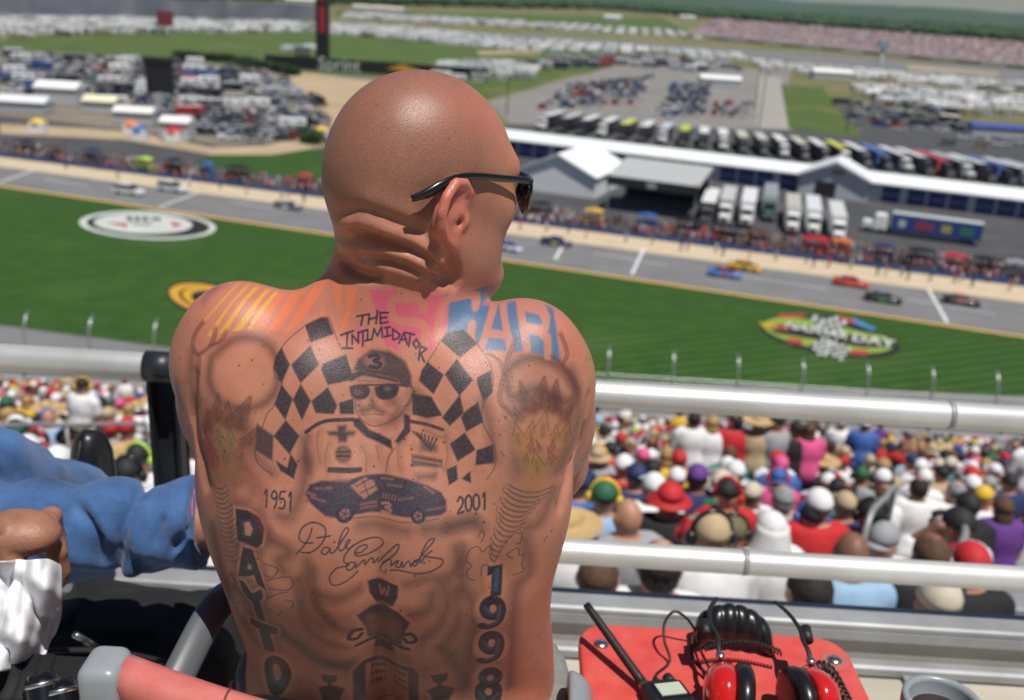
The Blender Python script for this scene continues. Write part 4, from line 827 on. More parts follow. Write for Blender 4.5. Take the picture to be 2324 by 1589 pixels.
# ------------------------------------------------------------------ the neighbour at the left edge: jeans, hand, shoe; bag and binoculars on the floor
def a3(x, y, Y): v = at(x, y, Y); return np.array((v.x, v.y, v.z - H0))
NB = np.array([-.93, 1.02, -1.42])
def nb_legs(p):
    hipR = np.array((-.84, 1.06, -.86)); kn = a3(-70, 1215, 1.36); an = a3(520, 1185, 1.38)
    d = cap(p, hipR, kn, .095, .078); d = smin(d, cap(p, kn, an, .072, .052), .03)
    hipL = np.array((-1.02, 1.06, -.88)); k2 = a3(-40, 1085, 1.48); f2 = a3(205, 1140, 1.72)
    d = np.minimum(d, smin(cap(p, hipL, k2, .095, .075), cap(p, k2, f2, .066, .045), .03)); return d
WR = a3(-60, 1222, 1.13); KN = a3(98, 1212, 1.19)
def nb_hand(p):
    d = smin(cap(p, (-1.02, 1.0, -.62), WR, .042, .028), ell(p, (WR + KN)/2 + np.array((.008, .01, 0)), (.056, .040, .030)), .02)
    for i in range(4):
        k = KN + np.array((.002 - .004*i, -.012 + .020*i, .004 - .002*i)); m = k + np.array((.016 - .006*i, .012, -.030 - .003*i)); t = m + np.array((.002 - .004*i, .004, -.034)); e_ = t + np.array((-.006, 0, -.020))
        c = np.minimum(np.minimum(cap(p, k, m, .0135, .0115), cap(p, m, t, .0115, .0105)), cap(p, t, e_, .0105, .0085)); d = smin(d, c, .007)
        d = smin(d, ell(p, k + np.array((0, 0, .004)), (.015, .0115, .013)), .005)
        d = smin(d, ell(p, m, (.0135, .012, .0115)), .004)
    for i in range(4):
        kk0 = KN + np.array((-.006 - .004*i, -.016 + .018*i, .014 - .002*i)); d = smin(d, cap(p, kk0, WR + np.array((.02, -.010 + .008*i, .022)), .0065, .0045), .005)
    th0 = (WR*.45 + KN*.55) + np.array((.0, -.022, -.016)); th1 = th0 + np.array((.026, -.008, -.026)); th2 = th1 + np.array((.008, .004, -.022))
    return smin(d, np.minimum(cap(p, th0, th1, .014, .0115), cap(p, th1, th2, .0115, .0085)), .010)
def nb_body(p):
    d = smin(ell(p, (-.93, 1.04, -.68), (.18, .12, .26)), ell(p, (-.93, 1.09, -.28), (.075, .095, .12)), .05)
    d = smin(d, cap(p, (-.93, 1.06, -.50), (-.93, 1.07, -.36), .06, .055), .03)
    d = smin(d, cap(p, (-.76, 1.05, -.48), (-.80, .98, -.70), .055, .045), .04); d = smin(d, cap(p, (-.80, .98, -.70), WR + np.array((-.06, -.03, .02)), .045, .034), .02)
    return smin(smin(d, nb_legs(p) + .012, .03), nb_hand(p), .012)
tan = mat('sun_browned_skin', (.37, .17, .10), .5, noise=.30, scale=30, bump=.25, bscale=150)
v_, f_ = surface_nets(nb_body, (-1.35, .75, -1.40), (-.20, 1.85, -.10), .0042, 6)
nb = link('person', np_mesh('person', v_ - NB, f_, tan), None, E(*NB)); tag(nb, 'person in blue jeans at the left edge, hand resting on crossed leg', 'person')
def jeans(p):
    q = p.copy(); d = nb_legs(q) - .016
    w = .006*np.sin(48*q[:, 0] + 40*q[:, 2] + 2.5*np.sin(22*q[:, 2])) + .0035*np.abs(np.sin(40*q[:, 0] - 34*q[:, 2] + 9*q[:, 1])) + .004*np.sin(35*q[:, 2] - 60*q[:, 0] + 1.3)
    fx = a3(265, 1200, 1.30)[0]; fold = .020*np.exp(-((q[:, 0] - fx - .22*(q[:, 2] + .82))/.010)**2)*np.clip((-.74 - q[:, 2])/.06, 0, 1)*(q[:, 1] < 1.45)
    f3 = .012*np.exp(-((q[:, 0] - fx - .16 + .5*(q[:, 2] + .85))/.008)**2)*np.clip((-.80 - q[:, 2])/.05, 0, 1)
    d = d + w*.8 + fold + f3
    cut = a3(458, 1180, 1.38); cd = a3(458, 1180, 1.38) - a3(0, 1215, 1.37); cd = cd/np.linalg.norm(cd)
    return np.maximum(d, np.maximum((q - cut)@cd, -1.3 - q[:, 2]))
jv, jf = surface_nets(jeans, (-1.30, .85, -1.10), (-.25, 1.85, -.60), .0055, 4); jv = relax(jv, jf, 1, .5)
def j_hit(x, y):
    d = np.array(ray(x, y)); d /= np.linalg.norm(d); t = .9
    for _ in range(70): t = min(t + jeans((d*t)[None])[0]*.6, 2)
    return tuple(d*t)
JF = [([(172, 1138), (200, 1180), (225, 1222), (236, 1275), (242, 1310)], -.016, .010), ([(188, 1128), (216, 1170), (246, 1222), (258, 1280)], .007, .012), ([(372, 1168), (356, 1215), (336, 1275)], -.009, .007), ([(428, 1190), (400, 1240), (360, 1305)], -.010, .008), ([(410, 1180), (380, 1235), (346, 1300)], .006, .010), ([(300, 1135), (330, 1128), (370, 1122)], -.005, .008), ([(268, 1200), (288, 1240), (292, 1290)], -.006, .008), ([(60, 1130), (110, 1150), (150, 1175)], -.006, .010), ([(20, 1160), (80, 1172), (150, 1195)], -.005, .009), ([(310, 1260), (320, 1295), (352, 1318)], -.008, .008), ([(440, 1120), (436, 1180), (430, 1260)], .004, .006)]
me_ = np_mesh('j', jv, jf, tan); jn = np.empty(len(jv)*3, np.float32); me_.vertex_normals.foreach_get('vector', jn); bpy.data.meshes.remove(me_); FOLDS_ = FOLDS
FOLDS = [([j_hit(*q) for q in c], a, s) for c, a, s in JF]; jv = fold_skin(jv, jn.reshape(-1, 3)); FOLDS = FOLDS_
def denim():
    m = bpy.data.materials.new('washed_blue_denim'); m.use_nodes = True; n = m.node_tree.nodes; l = m.node_tree.links; b = n['Principled BSDF']; b.inputs['Roughness'].default_value = .9; b.inputs['Sheen Weight'].default_value = .2
    tc = n.new('ShaderNodeTexCoord'); nz = n.new('ShaderNodeTexNoise'); nz.inputs['Scale'].default_value = 9; nz.inputs['Detail'].default_value = 8; nz.inputs['Roughness'].default_value = .65; l.new(tc.outputs['Object'], nz.inputs[0])
    mp = n.new('ShaderNodeMapping'); mp.inputs['Scale'].default_value = (500, 500, 900); l.new(tc.outputs['Object'], mp.inputs[0]); n2 = n.new('ShaderNodeTexNoise'); n2.inputs['Scale'].default_value = 1; l.new(mp.outputs[0], n2.inputs[0])
    ad = n.new('ShaderNodeMath'); ad.operation = 'MULTIPLY_ADD'; ad.inputs[1].default_value = .30; l.new(n2.outputs[0], ad.inputs[0]); l.new(nz.outputs[0], ad.inputs[2])
    cr = n.new('ShaderNodeValToRGB'); cr.color_ramp.elements[0].position = .42; cr.color_ramp.elements[0].color = (.009, .036, .115, 1); cr.color_ramp.elements[1].position = .95; cr.color_ramp.elements[1].color = (.075, .19, .43, 1); l.new(ad.outputs[0], cr.inputs[0]); l.new(cr.outputs[0], b.inputs['Base Color'])
    bp = n.new('ShaderNodeBump'); bp.inputs['Strength'].default_value = .4; bp.inputs['Distance'].default_value = .0012; l.new(ad.outputs[0], bp.inputs['Height']); l.new(bp.outputs[0], b.inputs['Normal']); return m
dn = denim()
jo = part('jeans', np_mesh('jeans', jv - NB, jf, dn), nb)
def childw(mb, name, m, parent, smooth=True): o = mb.build(name, m, None, smooth); o.parent = parent; o.matrix_parent_inverse = parent.matrix_basis.inverted(); return o
sm_ = mat('pale_stitching', (.30, .40, .52), .9)
def on_jeans(x, y):
    d = np.array(ray(x, y)); d /= np.linalg.norm(d); t = .9
    for _ in range(70): t = min(t + jeans((d*t)[None])[0]*.6, 2)
    return E(*(d*(t - .001)))
childw(MB().tube([on_jeans(x, y) for x, y in ((150, 1200), (185, 1188), (215, 1180), (240, 1184), (300, 1184), (340, 1172), (380, 1166), (420, 1168), (440, 1171))], .0011, 5), 'seam', sm_, jo)
childw(MB().tube([on_jeans(x, y) for x, y in ((425, 1098), (436, 1130), (440, 1171), (437, 1210), (430, 1260))], .0010, 5), 'hem_stitch', sm_, jo)
pk = mat('pink_sock', (.50, .08, .20), .95); c0, c1 = E(*a3(420, 1165, 1.38)), E(*a3(460, 1160, 1.38)); childw(MB().tube([c0, c1], .042, 14), 'sock', pk, nb)
fry = MB()
for k in range(16):
    b0 = on_jeans(446 - k*.9, 1215 + k*6); fry.tube([b0, b0 + Vector((.006 + .006*random.random(), 0, -.004 + .008*random.random())), b0 + Vector((.009 + .010*random.random(), 0, -.012*random.random()))], .0006, 4)
childw(fry, 'frayed_threads', mat('pale_threads', (.55, .60, .65), .9), jo)
# white shirt tail: crumpled cloth
mbs = MB(); rg = []
for i in range(22):
    r_ = []
    for j in range(20):
        u, v = i/21, j/19; x = -12 + 148*u*(1 - .22*max(0, v - .55)/.45*u) ; y = 1270 + 235*v + 26*(1 - u)*math.sin(v*2); Yd = 1.06 + .10*u + .022*math.sin(5*u + 4*v) + .016*math.sin(9*v - 6*u + 1) + .010*math.sin(12*u - 5*v + 3) + .005*math.sin(27*u + 9*v) + .004*math.sin(31*v - 12*u) - .05*v
        if u > .8: y += (u - .8)*120*(.5 - v)
        r_.append(at(x, y, Yd))
    rg.append(r_)
vs = [p for r_ in rg for p in r_]; mbs.add(vs, [(i*20 + j, (i+1)*20 + j, (i+1)*20 + j + 1, i*20 + j + 1) for i in range(21) for j in range(19)])
clo = mbs.build('white_shirt', mat('white_cotton', (.80, .80, .82), .95, noise=.06, scale=20, bump=.25, bscale=30), None, True); so = clo.modifiers.new('thick', 'SOLIDIFY'); so.thickness = .004; ss = clo.modifiers.new('sub', 'SUBSURF'); ss.levels = ss.render_levels = 2
tag(clo, 'crumpled white cloth hanging below the tanned hand at the left edge', 'cloth')
# black shoe propped on the rail, heel towards the viewer
fs = thing('shoe', 'glossy black leather shoe propped up beside the rail post', 'shoe', at(215, 1160, 1.80))
mb = MB(); rg = []
for k, (u, w, dd) in enumerate(((0, .030, .030), (.015, .040, .045), (.05, .045, .055), (.10, .043, .05), (.15, .040, .04), (.185, .030, .028), (.20, .014, .012))):
    c = at(212 + 4*u/.2, 1165, 1.80) + Vector((0, .03*u, u*.92)); rg.append([c + Vector((w*math.cos(a), dd*math.sin(a) + .01*abs(math.cos(a)), -.004*math.sin(a))) for a in np.linspace(0, 2*math.pi, 19)[:-1]])
leat = mat('polished_black_leather', (.010, .010, .011), .36, coat=.15, noise=.3, scale=30)
mb.loft(rg).build('upper', leat, fs, True)
MB().tube([r_[13] + Vector((0, -.001, 0)) for r_ in rg[:6]], .0022, 6).build('welt', mat('dark_seam', (.03, .03, .03), .6), fs, True)
# black bag and gear on the floor
bag = thing('black_bag', 'black canvas bag with metal rods in the shade below the jeans', 'bag', E(-.62, 1.42, -1.42))
canv = mat('black_canvas', (.008, .008, .009), .8, bump=.1, scale=200)
mb = MB(); rg = []
for k, (z, s_) in enumerate(((0, .92), (.05, 1.0), (.18, 1.02), (.27, .95), (.31, .80), (.325, .45))):
    rg.append([E(-.66 + .20*s_*math.copysign(abs(math.cos(a))**.5, math.cos(a)) + .01*math.sin(9*a + k), 1.50 + .15*s_*math.copysign(abs(math.sin(a))**.5, math.sin(a)), -1.418 + z + .01*math.sin(5*a + k)) for a in np.linspace(0, 2*math.pi, 29)[:-1]])
mb.loft(rg).build('body', canv, bag, True)
MB().box(E(-.62, 1.335, -1.30), (.22, .05, .14), bev=.02).build('pocket', canv, bag, 'auto')
MB().tube(spline([E(-.80, 1.40, -1.12), E(-.74, 1.34, -1.06), E(-.62, 1.34, -1.05), E(-.52, 1.40, -1.12)], 6), .010, 8, flat=.4).build('strap', canv, bag, True)
for p0, p1 in ((at(195, 1475, 1.42), at(330, 1385, 1.62)), (at(290, 1475, 1.48), at(318, 1370, 1.64)), (at(170, 1440, 1.34), at(235, 1480, 1.38))): MB().tube([p0, p1], .006, 8).build('rod', mat('dull_rod', (.30, .30, .30), .35, 1.), bag, True)
bn = thing('binoculars', 'glossy black binoculars with metal rings at the lower left corner', 'binoculars', E(-.50, 1.03, -1.0))
for (x, y) in ((92, 1530), (135, 1545)):
    c = at(x, y, 1.0); d = (at(x + 18, y + 130, .96) - c).normalized(); MB().tube([c, c + d*.012, c + d*.02, c + d*.06, c + d*.10], [.016, .021, .021, .018, .024], 18).build('barrel', blackpl, bn, True); MB().tube([c + d*.011, c + d*.017], .0222, 18).build('ring', chrome, bn, True)
MB().tube([at(92, 1560, .985), at(135, 1575, .985)], .008, 10).build('bridge', blackpl, bn, True)
st_ = thing('folding_stool', 'dark folding stool with slatted black straps behind the white cloth', 'stool', E(-.60, 1.0, -1.42))
for i in range(4): MB().tube([at(-20 + i*32, 1590, .98), at(20 + i*30, 1490, 1.06)], .010, 8, flat=.5).build('strap', canv, st_, True)
for i in range(2): MB().tube([E(-.66 + i*.14, .98, -1.42), E(-.62 + i*.10, 1.02, -.86)], .009, 8).build('leg', matblk, st_, True)
MB().box(E(-.60, 1.02, -.905), (.26, .22, .03), bev=.01).build('seat', canv, st_, 'auto')
# ------------------------------------------------------------------ grandstand below the rail and its spectators
HC0, HSL, PITCHY = .72, .408, .85            # head line: drop = HC0 + HSL * distance
def tread_z(Y): return -(HC0 + HSL*Y) - 1.27
ROWS = [3.35 + PITCHY*i for i in range(32)]
prof = [(1.975, -1.425), (1.975, tread_z(ROWS[0]))]
for i, y in enumerate(ROWS):
    prof += [(y - .55 + .0, tread_z(y)), (y + .30, tread_z(y))]
    if i < len(ROWS) - 1: prof += [(y + .3001, tread_z(ROWS[i+1]))]
ye = ROWS[-1] + 1.4; prof += [(ye, tread_z(ROWS[-1])), (ye, -37.99), (1.975, -37.99)]
mb = MB(); n = len(prof)
mb.add([(x, y, z + H0) for x in (-45, 45) for y, z in prof], [(i, (i+1) % n, n + (i+1) % n, n + i) for i in range(n - 1)])
stand = tag(mb.build('grandstand', mat('stand_concrete', (.34, .33, .31), .85, noise=.3, scale=1.5, bump=.1, bscale=20)), kind='structure')
bench = MB().box((0, 0, 0), (80, .26, .04), bev=.008).mesh('bench_plank', galv)
for y in ROWS: o = part('bench_plank', bench, stand); o.location = (0, y + .06, H0 + tread_z(y) + .40)
fr_ = thing('front_railing', 'thin steel railing along the bottom edge of the grandstand', 'railing', E(0, ye, tread_z(ROWS[-1])))
for dz in (.45, .95): MB().tube([E(-45, ye - .1, tread_z(ROWS[-1]) + dz), E(45, ye - .1, tread_z(ROWS[-1]) + dz)], .03, 6).build('rail', navy, fr_)
pm_ = MB().tube([(0, 0, 0), (0, 0, 1.6)], .035, 6).mesh('post', navy)
for i in range(-9, 10): o = part('post', pm_, fr_); o.location = (i*3.4 + .6, -.1, 0)
# ---- bodies, seated and standing, each one skin
def spectator(kind):
    yaw = {'a': 0, 'b': 38, 'c': -25, 's': 15, 't': -30}[kind]; st = kind in 'st'; L = R(yaw); fw = np.array((math.sin(L), math.cos(L), 0)); rt = np.array((math.cos(L), -math.sin(L), 0))
    zs = .92 if st else .43; lean = .05 if st else {'a': .06, 'b': .02, 'c': .14}[kind]
    hip = np.array((0, 0, zs + .10)); ch = np.array((0, lean, zs + .42)); nk = np.array((0, lean*1.4, zs + .58)); hc = nk + np.array((0, .02, .145))
    def trunk(p): return smin(smin(ell(p, hip + (0, 0, .06), (.17, .12, .16)), ell(p, ch, (.185, .125, .20)), .08), cap(p, nk + np.array((-.13, 0, -.03)), nk + np.array((.13, 0, -.03)), .06, .06), .05)
    def armf(p):
        d = None
        for s in (-1, 1):
            sh = nk + np.array((s*.185, 0, -.06)); el_ = sh + (np.array((s*.05, .02, -.28)) if st or s*(1 if kind == 'b' else 1) > 0 or kind != 'c' else np.array((s*.12, .16, -.05)))
            wr_ = el_ + (np.array((-s*.03, .16, -.16)) if st else np.array((-s*.10, .22, -.04)))
            if kind == 'c' and s < 0: wr_ = hc + np.array((-.11, .03, 0))
            c = smin(cap(p, sh, el_, .055, .042), cap(p, el_, wr_, .042, .030), .02); c = smin(c, cap(p, wr_, wr_ + np.array((-s*.01, .08, -.02)), .032, .028), .02)
            d = c if d is None else np.minimum(d, c)
        return d
    def legf(p):
        d = None
        for s in (-1, 1):
            h_ = np.array((s*.09, 0, zs + .06)); k_ = np.array((s*.10, .03, zs*.5)) if st else np.array((s*.13, .40, .46)); f_ = np.array((s*.11, .0 if st else .40, .07))
            c = smin(cap(p, h_, k_, .088, .062), cap(p, k_, f_, .058, .042), .02); c = smin(c, cap(p, f_ + (0, 0, -.03), f_ + np.array((0, .15, -.035)), .042, .034), .02)
            d = c if d is None else np.minimum(d, c)
        return d
    def hd(p):
        d = ell(p, hc, (.078, .095, .115)); d = smin(d, ell(p, hc + fw*.04 + (0, 0, -.05), (.055, .06, .07)), .03); d = smin(d, cap(p, hc + fw*.095 + (0, 0, 0), hc + fw*.115 + (0, 0, -.03), .012, .014), .015)
        for s in (-1, 1): d = smin(d, ell(p, hc + rt*s*.082 + (0, 0, -.01), (.018, .02, .032)), .008)
        return smin(d, cap(p, nk, hc + (0, 0, -.06), .056, .055), .03)
    def body(p): return smin(smin(smin(trunk(p), armf(p), .04), legf(p), .05), hd(p), .025)
    def shirt(p):
        sl = np.minimum(trunk(p) - .018, np.maximum(armf(p) - .020, np.minimum.reduce([-(p[:, 2] - (nk[2] - .27))])))
        return np.maximum(smin(sl, trunk(p) - .014, .03), np.maximum(zs + .0 - p[:, 2], p[:, 2] - (nk[2] + .035)))
    def trous(p): return np.maximum(smin(legf(p), np.maximum(trunk(p), p[:, 2] - zs - .12), .05) - .016, .12 - p[:, 2])
    lo, hi = (-.42, -.35, -.03), (.42, .75, zs + .92); out = []
    for nm, f, h, m in (('person', body, .021, 'sp_skin'), ('shirt', shirt, .024, 'sp_cloth'), ('trousers', trous, .030, 'sp_cloth2')):
        v, q = surface_nets(f, lo, hi, h, 4); out.append(np_mesh(nm, v, q, MATS[m]))
    return out, Vector(hc), yaw
mat('sp_skin', (.4, .2, .13), .55, objcol=True); mat('sp_cloth', (.5, .5, .5), .85, objcol=True, noise=.22, scale=9, bump=.3, bscale=14); mat('sp_cloth2', (.5, .5, .5), .9, objcol=True, noise=.2, scale=8); mat('sp_hat', (.5, .5, .5), .7, objcol=True, noise=.15, scale=20)
SPK = {k: spectator(k) for k in 'abcst'}
hatm = MATS['sp_hat']
def dome(mb, rx, ry, rz, z0=0., n=14, m=6): mb.lathe([(math.cos(a), math.sin(a)) for a in np.linspace(-.1, math.pi/2*.985, m)], (0, -.004, z0), n, Matrix.Diagonal(Vector((rx, ry, rz)))); return mb
HATS = {}
mb = dome(MB(), .090, .108, .100, .030); br = []
for a in np.linspace(-1.15, 1.15, 11): br.append((.098*math.sin(a)*.95, .075 + .095*math.cos(a)))
HATS['cap'] = mb.prism([(x, y) for x, y in br], .022, .030).mesh('cap', hatm, True)
mb = MB(); dome(mb, .092, .108, .085, .045); mb.lathe([(.094, .05), (.100, .03), (.150, .0), (.152, -.004), (.098, .022)], (0, 0, 0), 18); HATS['bucket hat'] = mb.mesh('bucket_hat', hatm, True)
mb = MB(); dome(mb, .088, .100, .095, .045); mb.lathe([(.09, .05), (.10, .035), (.19, .028), (.205, .040), (.203, .046), (.19, .034), (.09, .060)], (0, 0, 0), 22); HATS['straw hat'] = mb.mesh('straw_hat', mat('straw', (.58, .40, .18), .8, noise=.3, scale=60), True)
mb = dome(MB(), .086, .104, .098, .012); mb.ell((0, -.035, -.015), (.080, .072, .075), 12, 8); HATS['short hair'] = mb.mesh('hair', mat('sp_hair', (.05, .03, .02), .75, objcol=True, noise=.4, scale=40, bump=.6, bscale=70), True)
mb = dome(MB(), .092, .108, .102, .015); mb.ell((0, -.055, -.09), (.085, .060, .15), 12, 9); HATS['long hair'] = mb.mesh('hair', MATS['sp_hair'], True)
mb = dome(MB(), .090, .106, .100, .030); mb.lathe([(.095, .05), (.10, .02), (.13, -.10), (.16, -.20), (.155, -.20), (.09, .0)], (0, -.02, 0), 16); HATS['flap cap'] = mb.mesh('flap_cap', hatm, True)
mb = MB(); mb.tube([Vector((.100*math.cos(a), 0, .018 + .118*math.sin(a))) for a in np.linspace(0, math.pi, 13)], .010, 6, flat=1.4)
for s in (-1, 1): mb.ell((s*.100, .0, -.01), (.030, .036, .045), 12, 8)
HEADPH = mb.mesh('ear_defenders', mat('sp_gloss', (.1, .1, .1), .25, objcol=True), True)
COLS = {'white': (.80, .80, .80), 'grey': (.33, .34, .36), 'black': (.015, .015, .017), 'red': (.55, .02, .025), 'navy': (.02, .035, .12), 'blue': (.05, .14, .45), 'light blue': (.30, .48, .68), 'tan': (.50, .38, .22), 'yellow': (.75, .48, .03), 'green': (.02, .13, .06), 'lime': (.45, .70, .08), 'pink': (.75, .10, .28), 'orange': (.75, .20, .03), 'teal': (.03, .25, .25), 'beige': (.60, .54, .42), 'purple': (.13, .04, .25), 'brown': (.12, .06, .03), 'blond': (.50, .32, .12), 'dark': (.025, .016, .012), 'olive': (.14, .13, .06)}
SKT = [(.45, .23, .15), (.50, .25, .16), (.38, .18, .11), (.52, .28, .20), (.22, .10, .06), (.42, .19, .12)]
seen_lab = {}
def place_person(kind, loc, shirt, hat, hatcol, phones=None, side='', rowtxt='', rz=0., sc_=1., group='spectators seated below the rail', trcol='navy', sk=None, lab=None):
    (bm_, sm2, tm), hc, yaw = SPK[kind]
    o = link('person', bm_, None, loc); o.rotation_euler.z = rz; o.scale = (sc_,)*3; s_ = sk or SKT[RNG.integers(len(SKT))]; o.color = (*s_, 1)
    c = part('shirt', sm2, o); c.color = (*COLS[shirt], 1)
    c = part('trousers', tm, o); c.color = (*COLS[trcol], 1)
    if hat and hat != 'bald head':
        h = part({'cap': 'cap', 'bucket hat': 'hat', 'straw hat': 'hat', 'short hair': 'hair', 'long hair': 'hair', 'flap cap': 'hat'}[hat], HATS[hat], o); h.location = hc; h.rotation_euler.z = -R(yaw) + (math.pi if hat == 'cap' and RNG.random() < .08 else 0); h.color = (*COLS[hatcol], 1)
    if phones: h = part('ear_defenders', HEADPH, o); h.location = hc; h.rotation_euler.z = -R(yaw); h.color = (*COLS[phones], 1)
    if lab is None:
        hd_ = hat if hat in ('bald head',) else f'{hatcol} {hat}'
        lab = ('standing ' if kind in 'st' else '') + f'{shirt}-shirted spectator, {hd_}' + (f', {phones} earmuffs' if phones else '') + f', {rowtxt} {side}'
    tag(o, lab, 'person', group); return o
def head_spot(x, y, dz=.12, standing=False):                       # seat whose head shows there
    d = ray(x, y); k = HC0 + dz
    t = k/(-d.z - HSL*d.y); return Vector((d.x*t, d.y*t, 0))
occupied = []
# the spectators one can single out
SPOT = [  # x, y of head, body, shirt, hat, hat colour, ear defenders
    (1364, 1300, 'a', 'white', 'short hair', 'brown', None), (1503, 1328, 'a', 'white', 'short hair', 'dark', None), (1672, 1225, 'a', 'white', 'cap', 'olive', 'black'), (1775, 1215, 'a', 'white', 'flap cap', 'white', None), (1440, 1212, 'a', 'grey', 'bald head', '', None),
    (1945, 1268, 'b', 'light blue', 'bald head', '', None), (1985, 1190, 'a', 'black', 'cap', 'black', 'black'), (2140, 1290, 'a', 'black', 'short hair', 'brown', None), (2235, 1275, 'a', 'black', 'cap', 'red', None), (1296, 1178, 'b', 'white', 'straw hat', 'tan', None), (1368, 1150, 'a', 'light blue', 'cap', 'green', 'yellow'),
    (1524, 1160, 'a', 'black', 'bucket hat', 'red', None), (1588, 1190, 'b', 'red', 'cap', 'red', 'red'), (1655, 1150, 'b', 'red', 'cap', 'black', 'red'), (1715, 1112, 'b', 'white', 'cap', 'beige', None), (1790, 1140, 'a', 'grey', 'short hair', 'grey', None), (1850, 1195, 'a', 'lime', 'cap', 'black', 'blue'), (1872, 1172, 'a', 'red', 'cap', 'white', None),
    (1412, 1085, 'a', 'red', 'cap', 'white', None), (1450, 1105, 'a', 'navy', 'cap', 'navy', None), (1492, 1135, 'a', 'white', 'cap', 'white', None), (1540, 1095, 'a', 'white', 'cap', 'white', None), (1582, 1115, 'a', 'navy', 'cap', 'purple', None), (1640, 1105, 'b', 'green', 'cap', 'beige', None), (1676, 1092, 'a', 'white', 'cap', 'white', None), (1490, 1070, 'a', 'black', 'cap', 'black', None), (1545, 1062, 'a', 'yellow', 'cap', 'red', None),
    (1520, 1040, 'a', 'red', 'long hair', 'blond', None), (1465, 1042, 'a', 'yellow', 'cap', 'pink', None), (1930, 1125, 'a', 'teal', 'short hair', 'dark', None), (2015, 1118, 'b', 'white', 'short hair', 'brown', None), (2095, 1118, 'a', 'white', 'short hair', 'dark', None), (2185, 1130, 'a', 'white', 'short hair', 'grey', None), (2240, 1125, 'b', 'white', 'cap', 'yellow', None), (2215, 1165, 'a', 'black', 'cap', 'black', None), (2295, 1155, 'a', 'purple', 'long hair', 'brown', None),
    (1880, 1060, 'a', 'red', 'straw hat', 'tan', None), (2010, 1075, 'a', 'tan', 'long hair', 'blond', None), (1960, 1085, 'a', 'black', 'cap', 'green', 'black'), (2100, 1095, 'a', 'white', 'cap', 'white', None), (2215, 1098, 'a', 'white', 'cap', 'red', None),
    (175, 880, 't', 'white', 'cap', 'black', 'yellow'), (106, 955, 'a', 'light blue', 'bald head', '', None), (243, 975, 'a', 'red', 'cap', 'red', None), (283, 995, 'a', 'grey', 'cap', 'red', None), (118, 1048, 'b', 'beige', 'cap', 'green', None), (50, 1052, 'a', 'white', 'cap', 'white', None), (262, 1035, 'b', 'tan', 'straw hat', 'tan', None), (298, 1062, 'a', 'white', 'cap', 'black', 'lime'), (130, 1005, 'a', 'olive', 'cap', 'black', None), (172, 985, 'a', 'tan', 'cap', 'olive', None), (25, 1000, 'a', 'green', 'cap', 'green', 'black'), (20, 905, 'a', 'white', 'cap', 'white', None), (245, 915, 'a', 'teal', 'cap', 'green', None), (335, 985, 'a', 'white', 'cap', 'white', None),
    (1576, 985, 's', 'white', 'short hair', 'dark', None), (1615, 1010, 's', 'white', 'long hair', 'blond', None), (1672, 985, 't', 'red', 'short hair', 'dark', None), (1725, 972, 's', 'tan', 'straw hat', 'tan', None), (1768, 1000, 't', 'grey', 'cap', 'black', None), (1835, 1035, 's', 'pink', 'long hair', 'brown', None), (1813, 978, 't', 'black', 'cap', 'black', None)]
people = []
for x, y, k, shc, ht, hcol, ph in SPOT:
    st = k in 'st'
    if st:                                   # a standing head is .45 m above its neighbours
        d = ray(x, y); yy = 11.8; t = yy/d.y
        p = Vector((d.x*t, yy, 0))
    else: p = head_spot(x, y, .10)
    if not 2.6 < p.y < 31: p = p*(14/p.y) if p.y > 31 else p*(3.4/p.y)
    i = max(0, min(31, round((p.y - ROWS[0])/PITCHY))); r_ = ROWS[i]; p = p*(r_/p.y)
    people.append((r_, p.x, k, shc, ht, hcol, ph, i, 0.)); occupied.append((i, p.x))
PSH = ['white']*9 + ['grey']*4 + ['black']*5 + ['red']*5 + ['navy']*3 + ['blue']*2 + ['light blue']*2 + ['tan']*2 + ['yellow']*2 + ['green'] + ['lime'] + ['pink'] + ['orange'] + ['teal'] + ['beige']*2 + ['purple']
PHT = [('cap', c) for c in ['white']*6 + ['black']*5 + ['red']*4 + ['navy']*3 + ['tan']*3 + ['grey']*2 + ['yellow', 'green', 'blue', 'beige', 'pink', 'lime']] + [('short hair', c) for c in ['dark', 'brown', 'brown', 'grey', 'blond', 'dark']] + [('long hair', c) for c in ['brown', 'blond', 'blond', 'dark']] + [('straw hat', 'tan')]*2 + [('bucket hat', 'white'), ('bucket hat', 'tan'), ('bald head', '')]
rest = []
def pix(p):
    q = Vector(p) - Vector((0, 0, H0)); c = q.dot(_F); return ((512 + FPX*q.dot(_R)/c)*2.26953, (350 - FPX*q.dot(_U)/c)*2.26953)
for i, r_ in enumerate(ROWS):
    x = -r_*.60 - 1
    while x < r_*.60 + 1:
        x += .47 + .10*RNG.random()
        xx, yy = pix((x, r_, H0 - HC0 - HSL*r_ - .1))
        if xx < -90 or xx > 2420 or 455 < xx < 1225: continue
        if any(j == i and abs(q - x) < .44 for j, q in occupied) or RNG.random() < .07: continue
        if abs((x - .62*r_*.55 - .9) % 9.5) < .5 and i > 2: continue        # aisle
        h = PHT[RNG.integers(len(PHT))]; k = 'abacaab'[RNG.integers(7)]
        if RNG.random() < .03 and i > 5: k = 's'
        people.append((r_, x, k, (PSH if i > 2 else ['white', 'white', 'grey', 'light blue', 'black', 'white'])[RNG.integers(len(PSH) if i > 2 else 6)], h[0], h[1], ['black', 'red', 'blue', 'yellow', 'black'][RNG.integers(5)] if RNG.random() < .13 else None, i, RNG.normal(0, .05)))
people.sort(key=lambda t: t[0])
order = ['front row', 'second row', 'third row', 'fourth row', 'fifth row', 'sixth row', 'seventh row', 'eighth row']
near_p, far_p = people[:285], people[285:]
cnt = {}
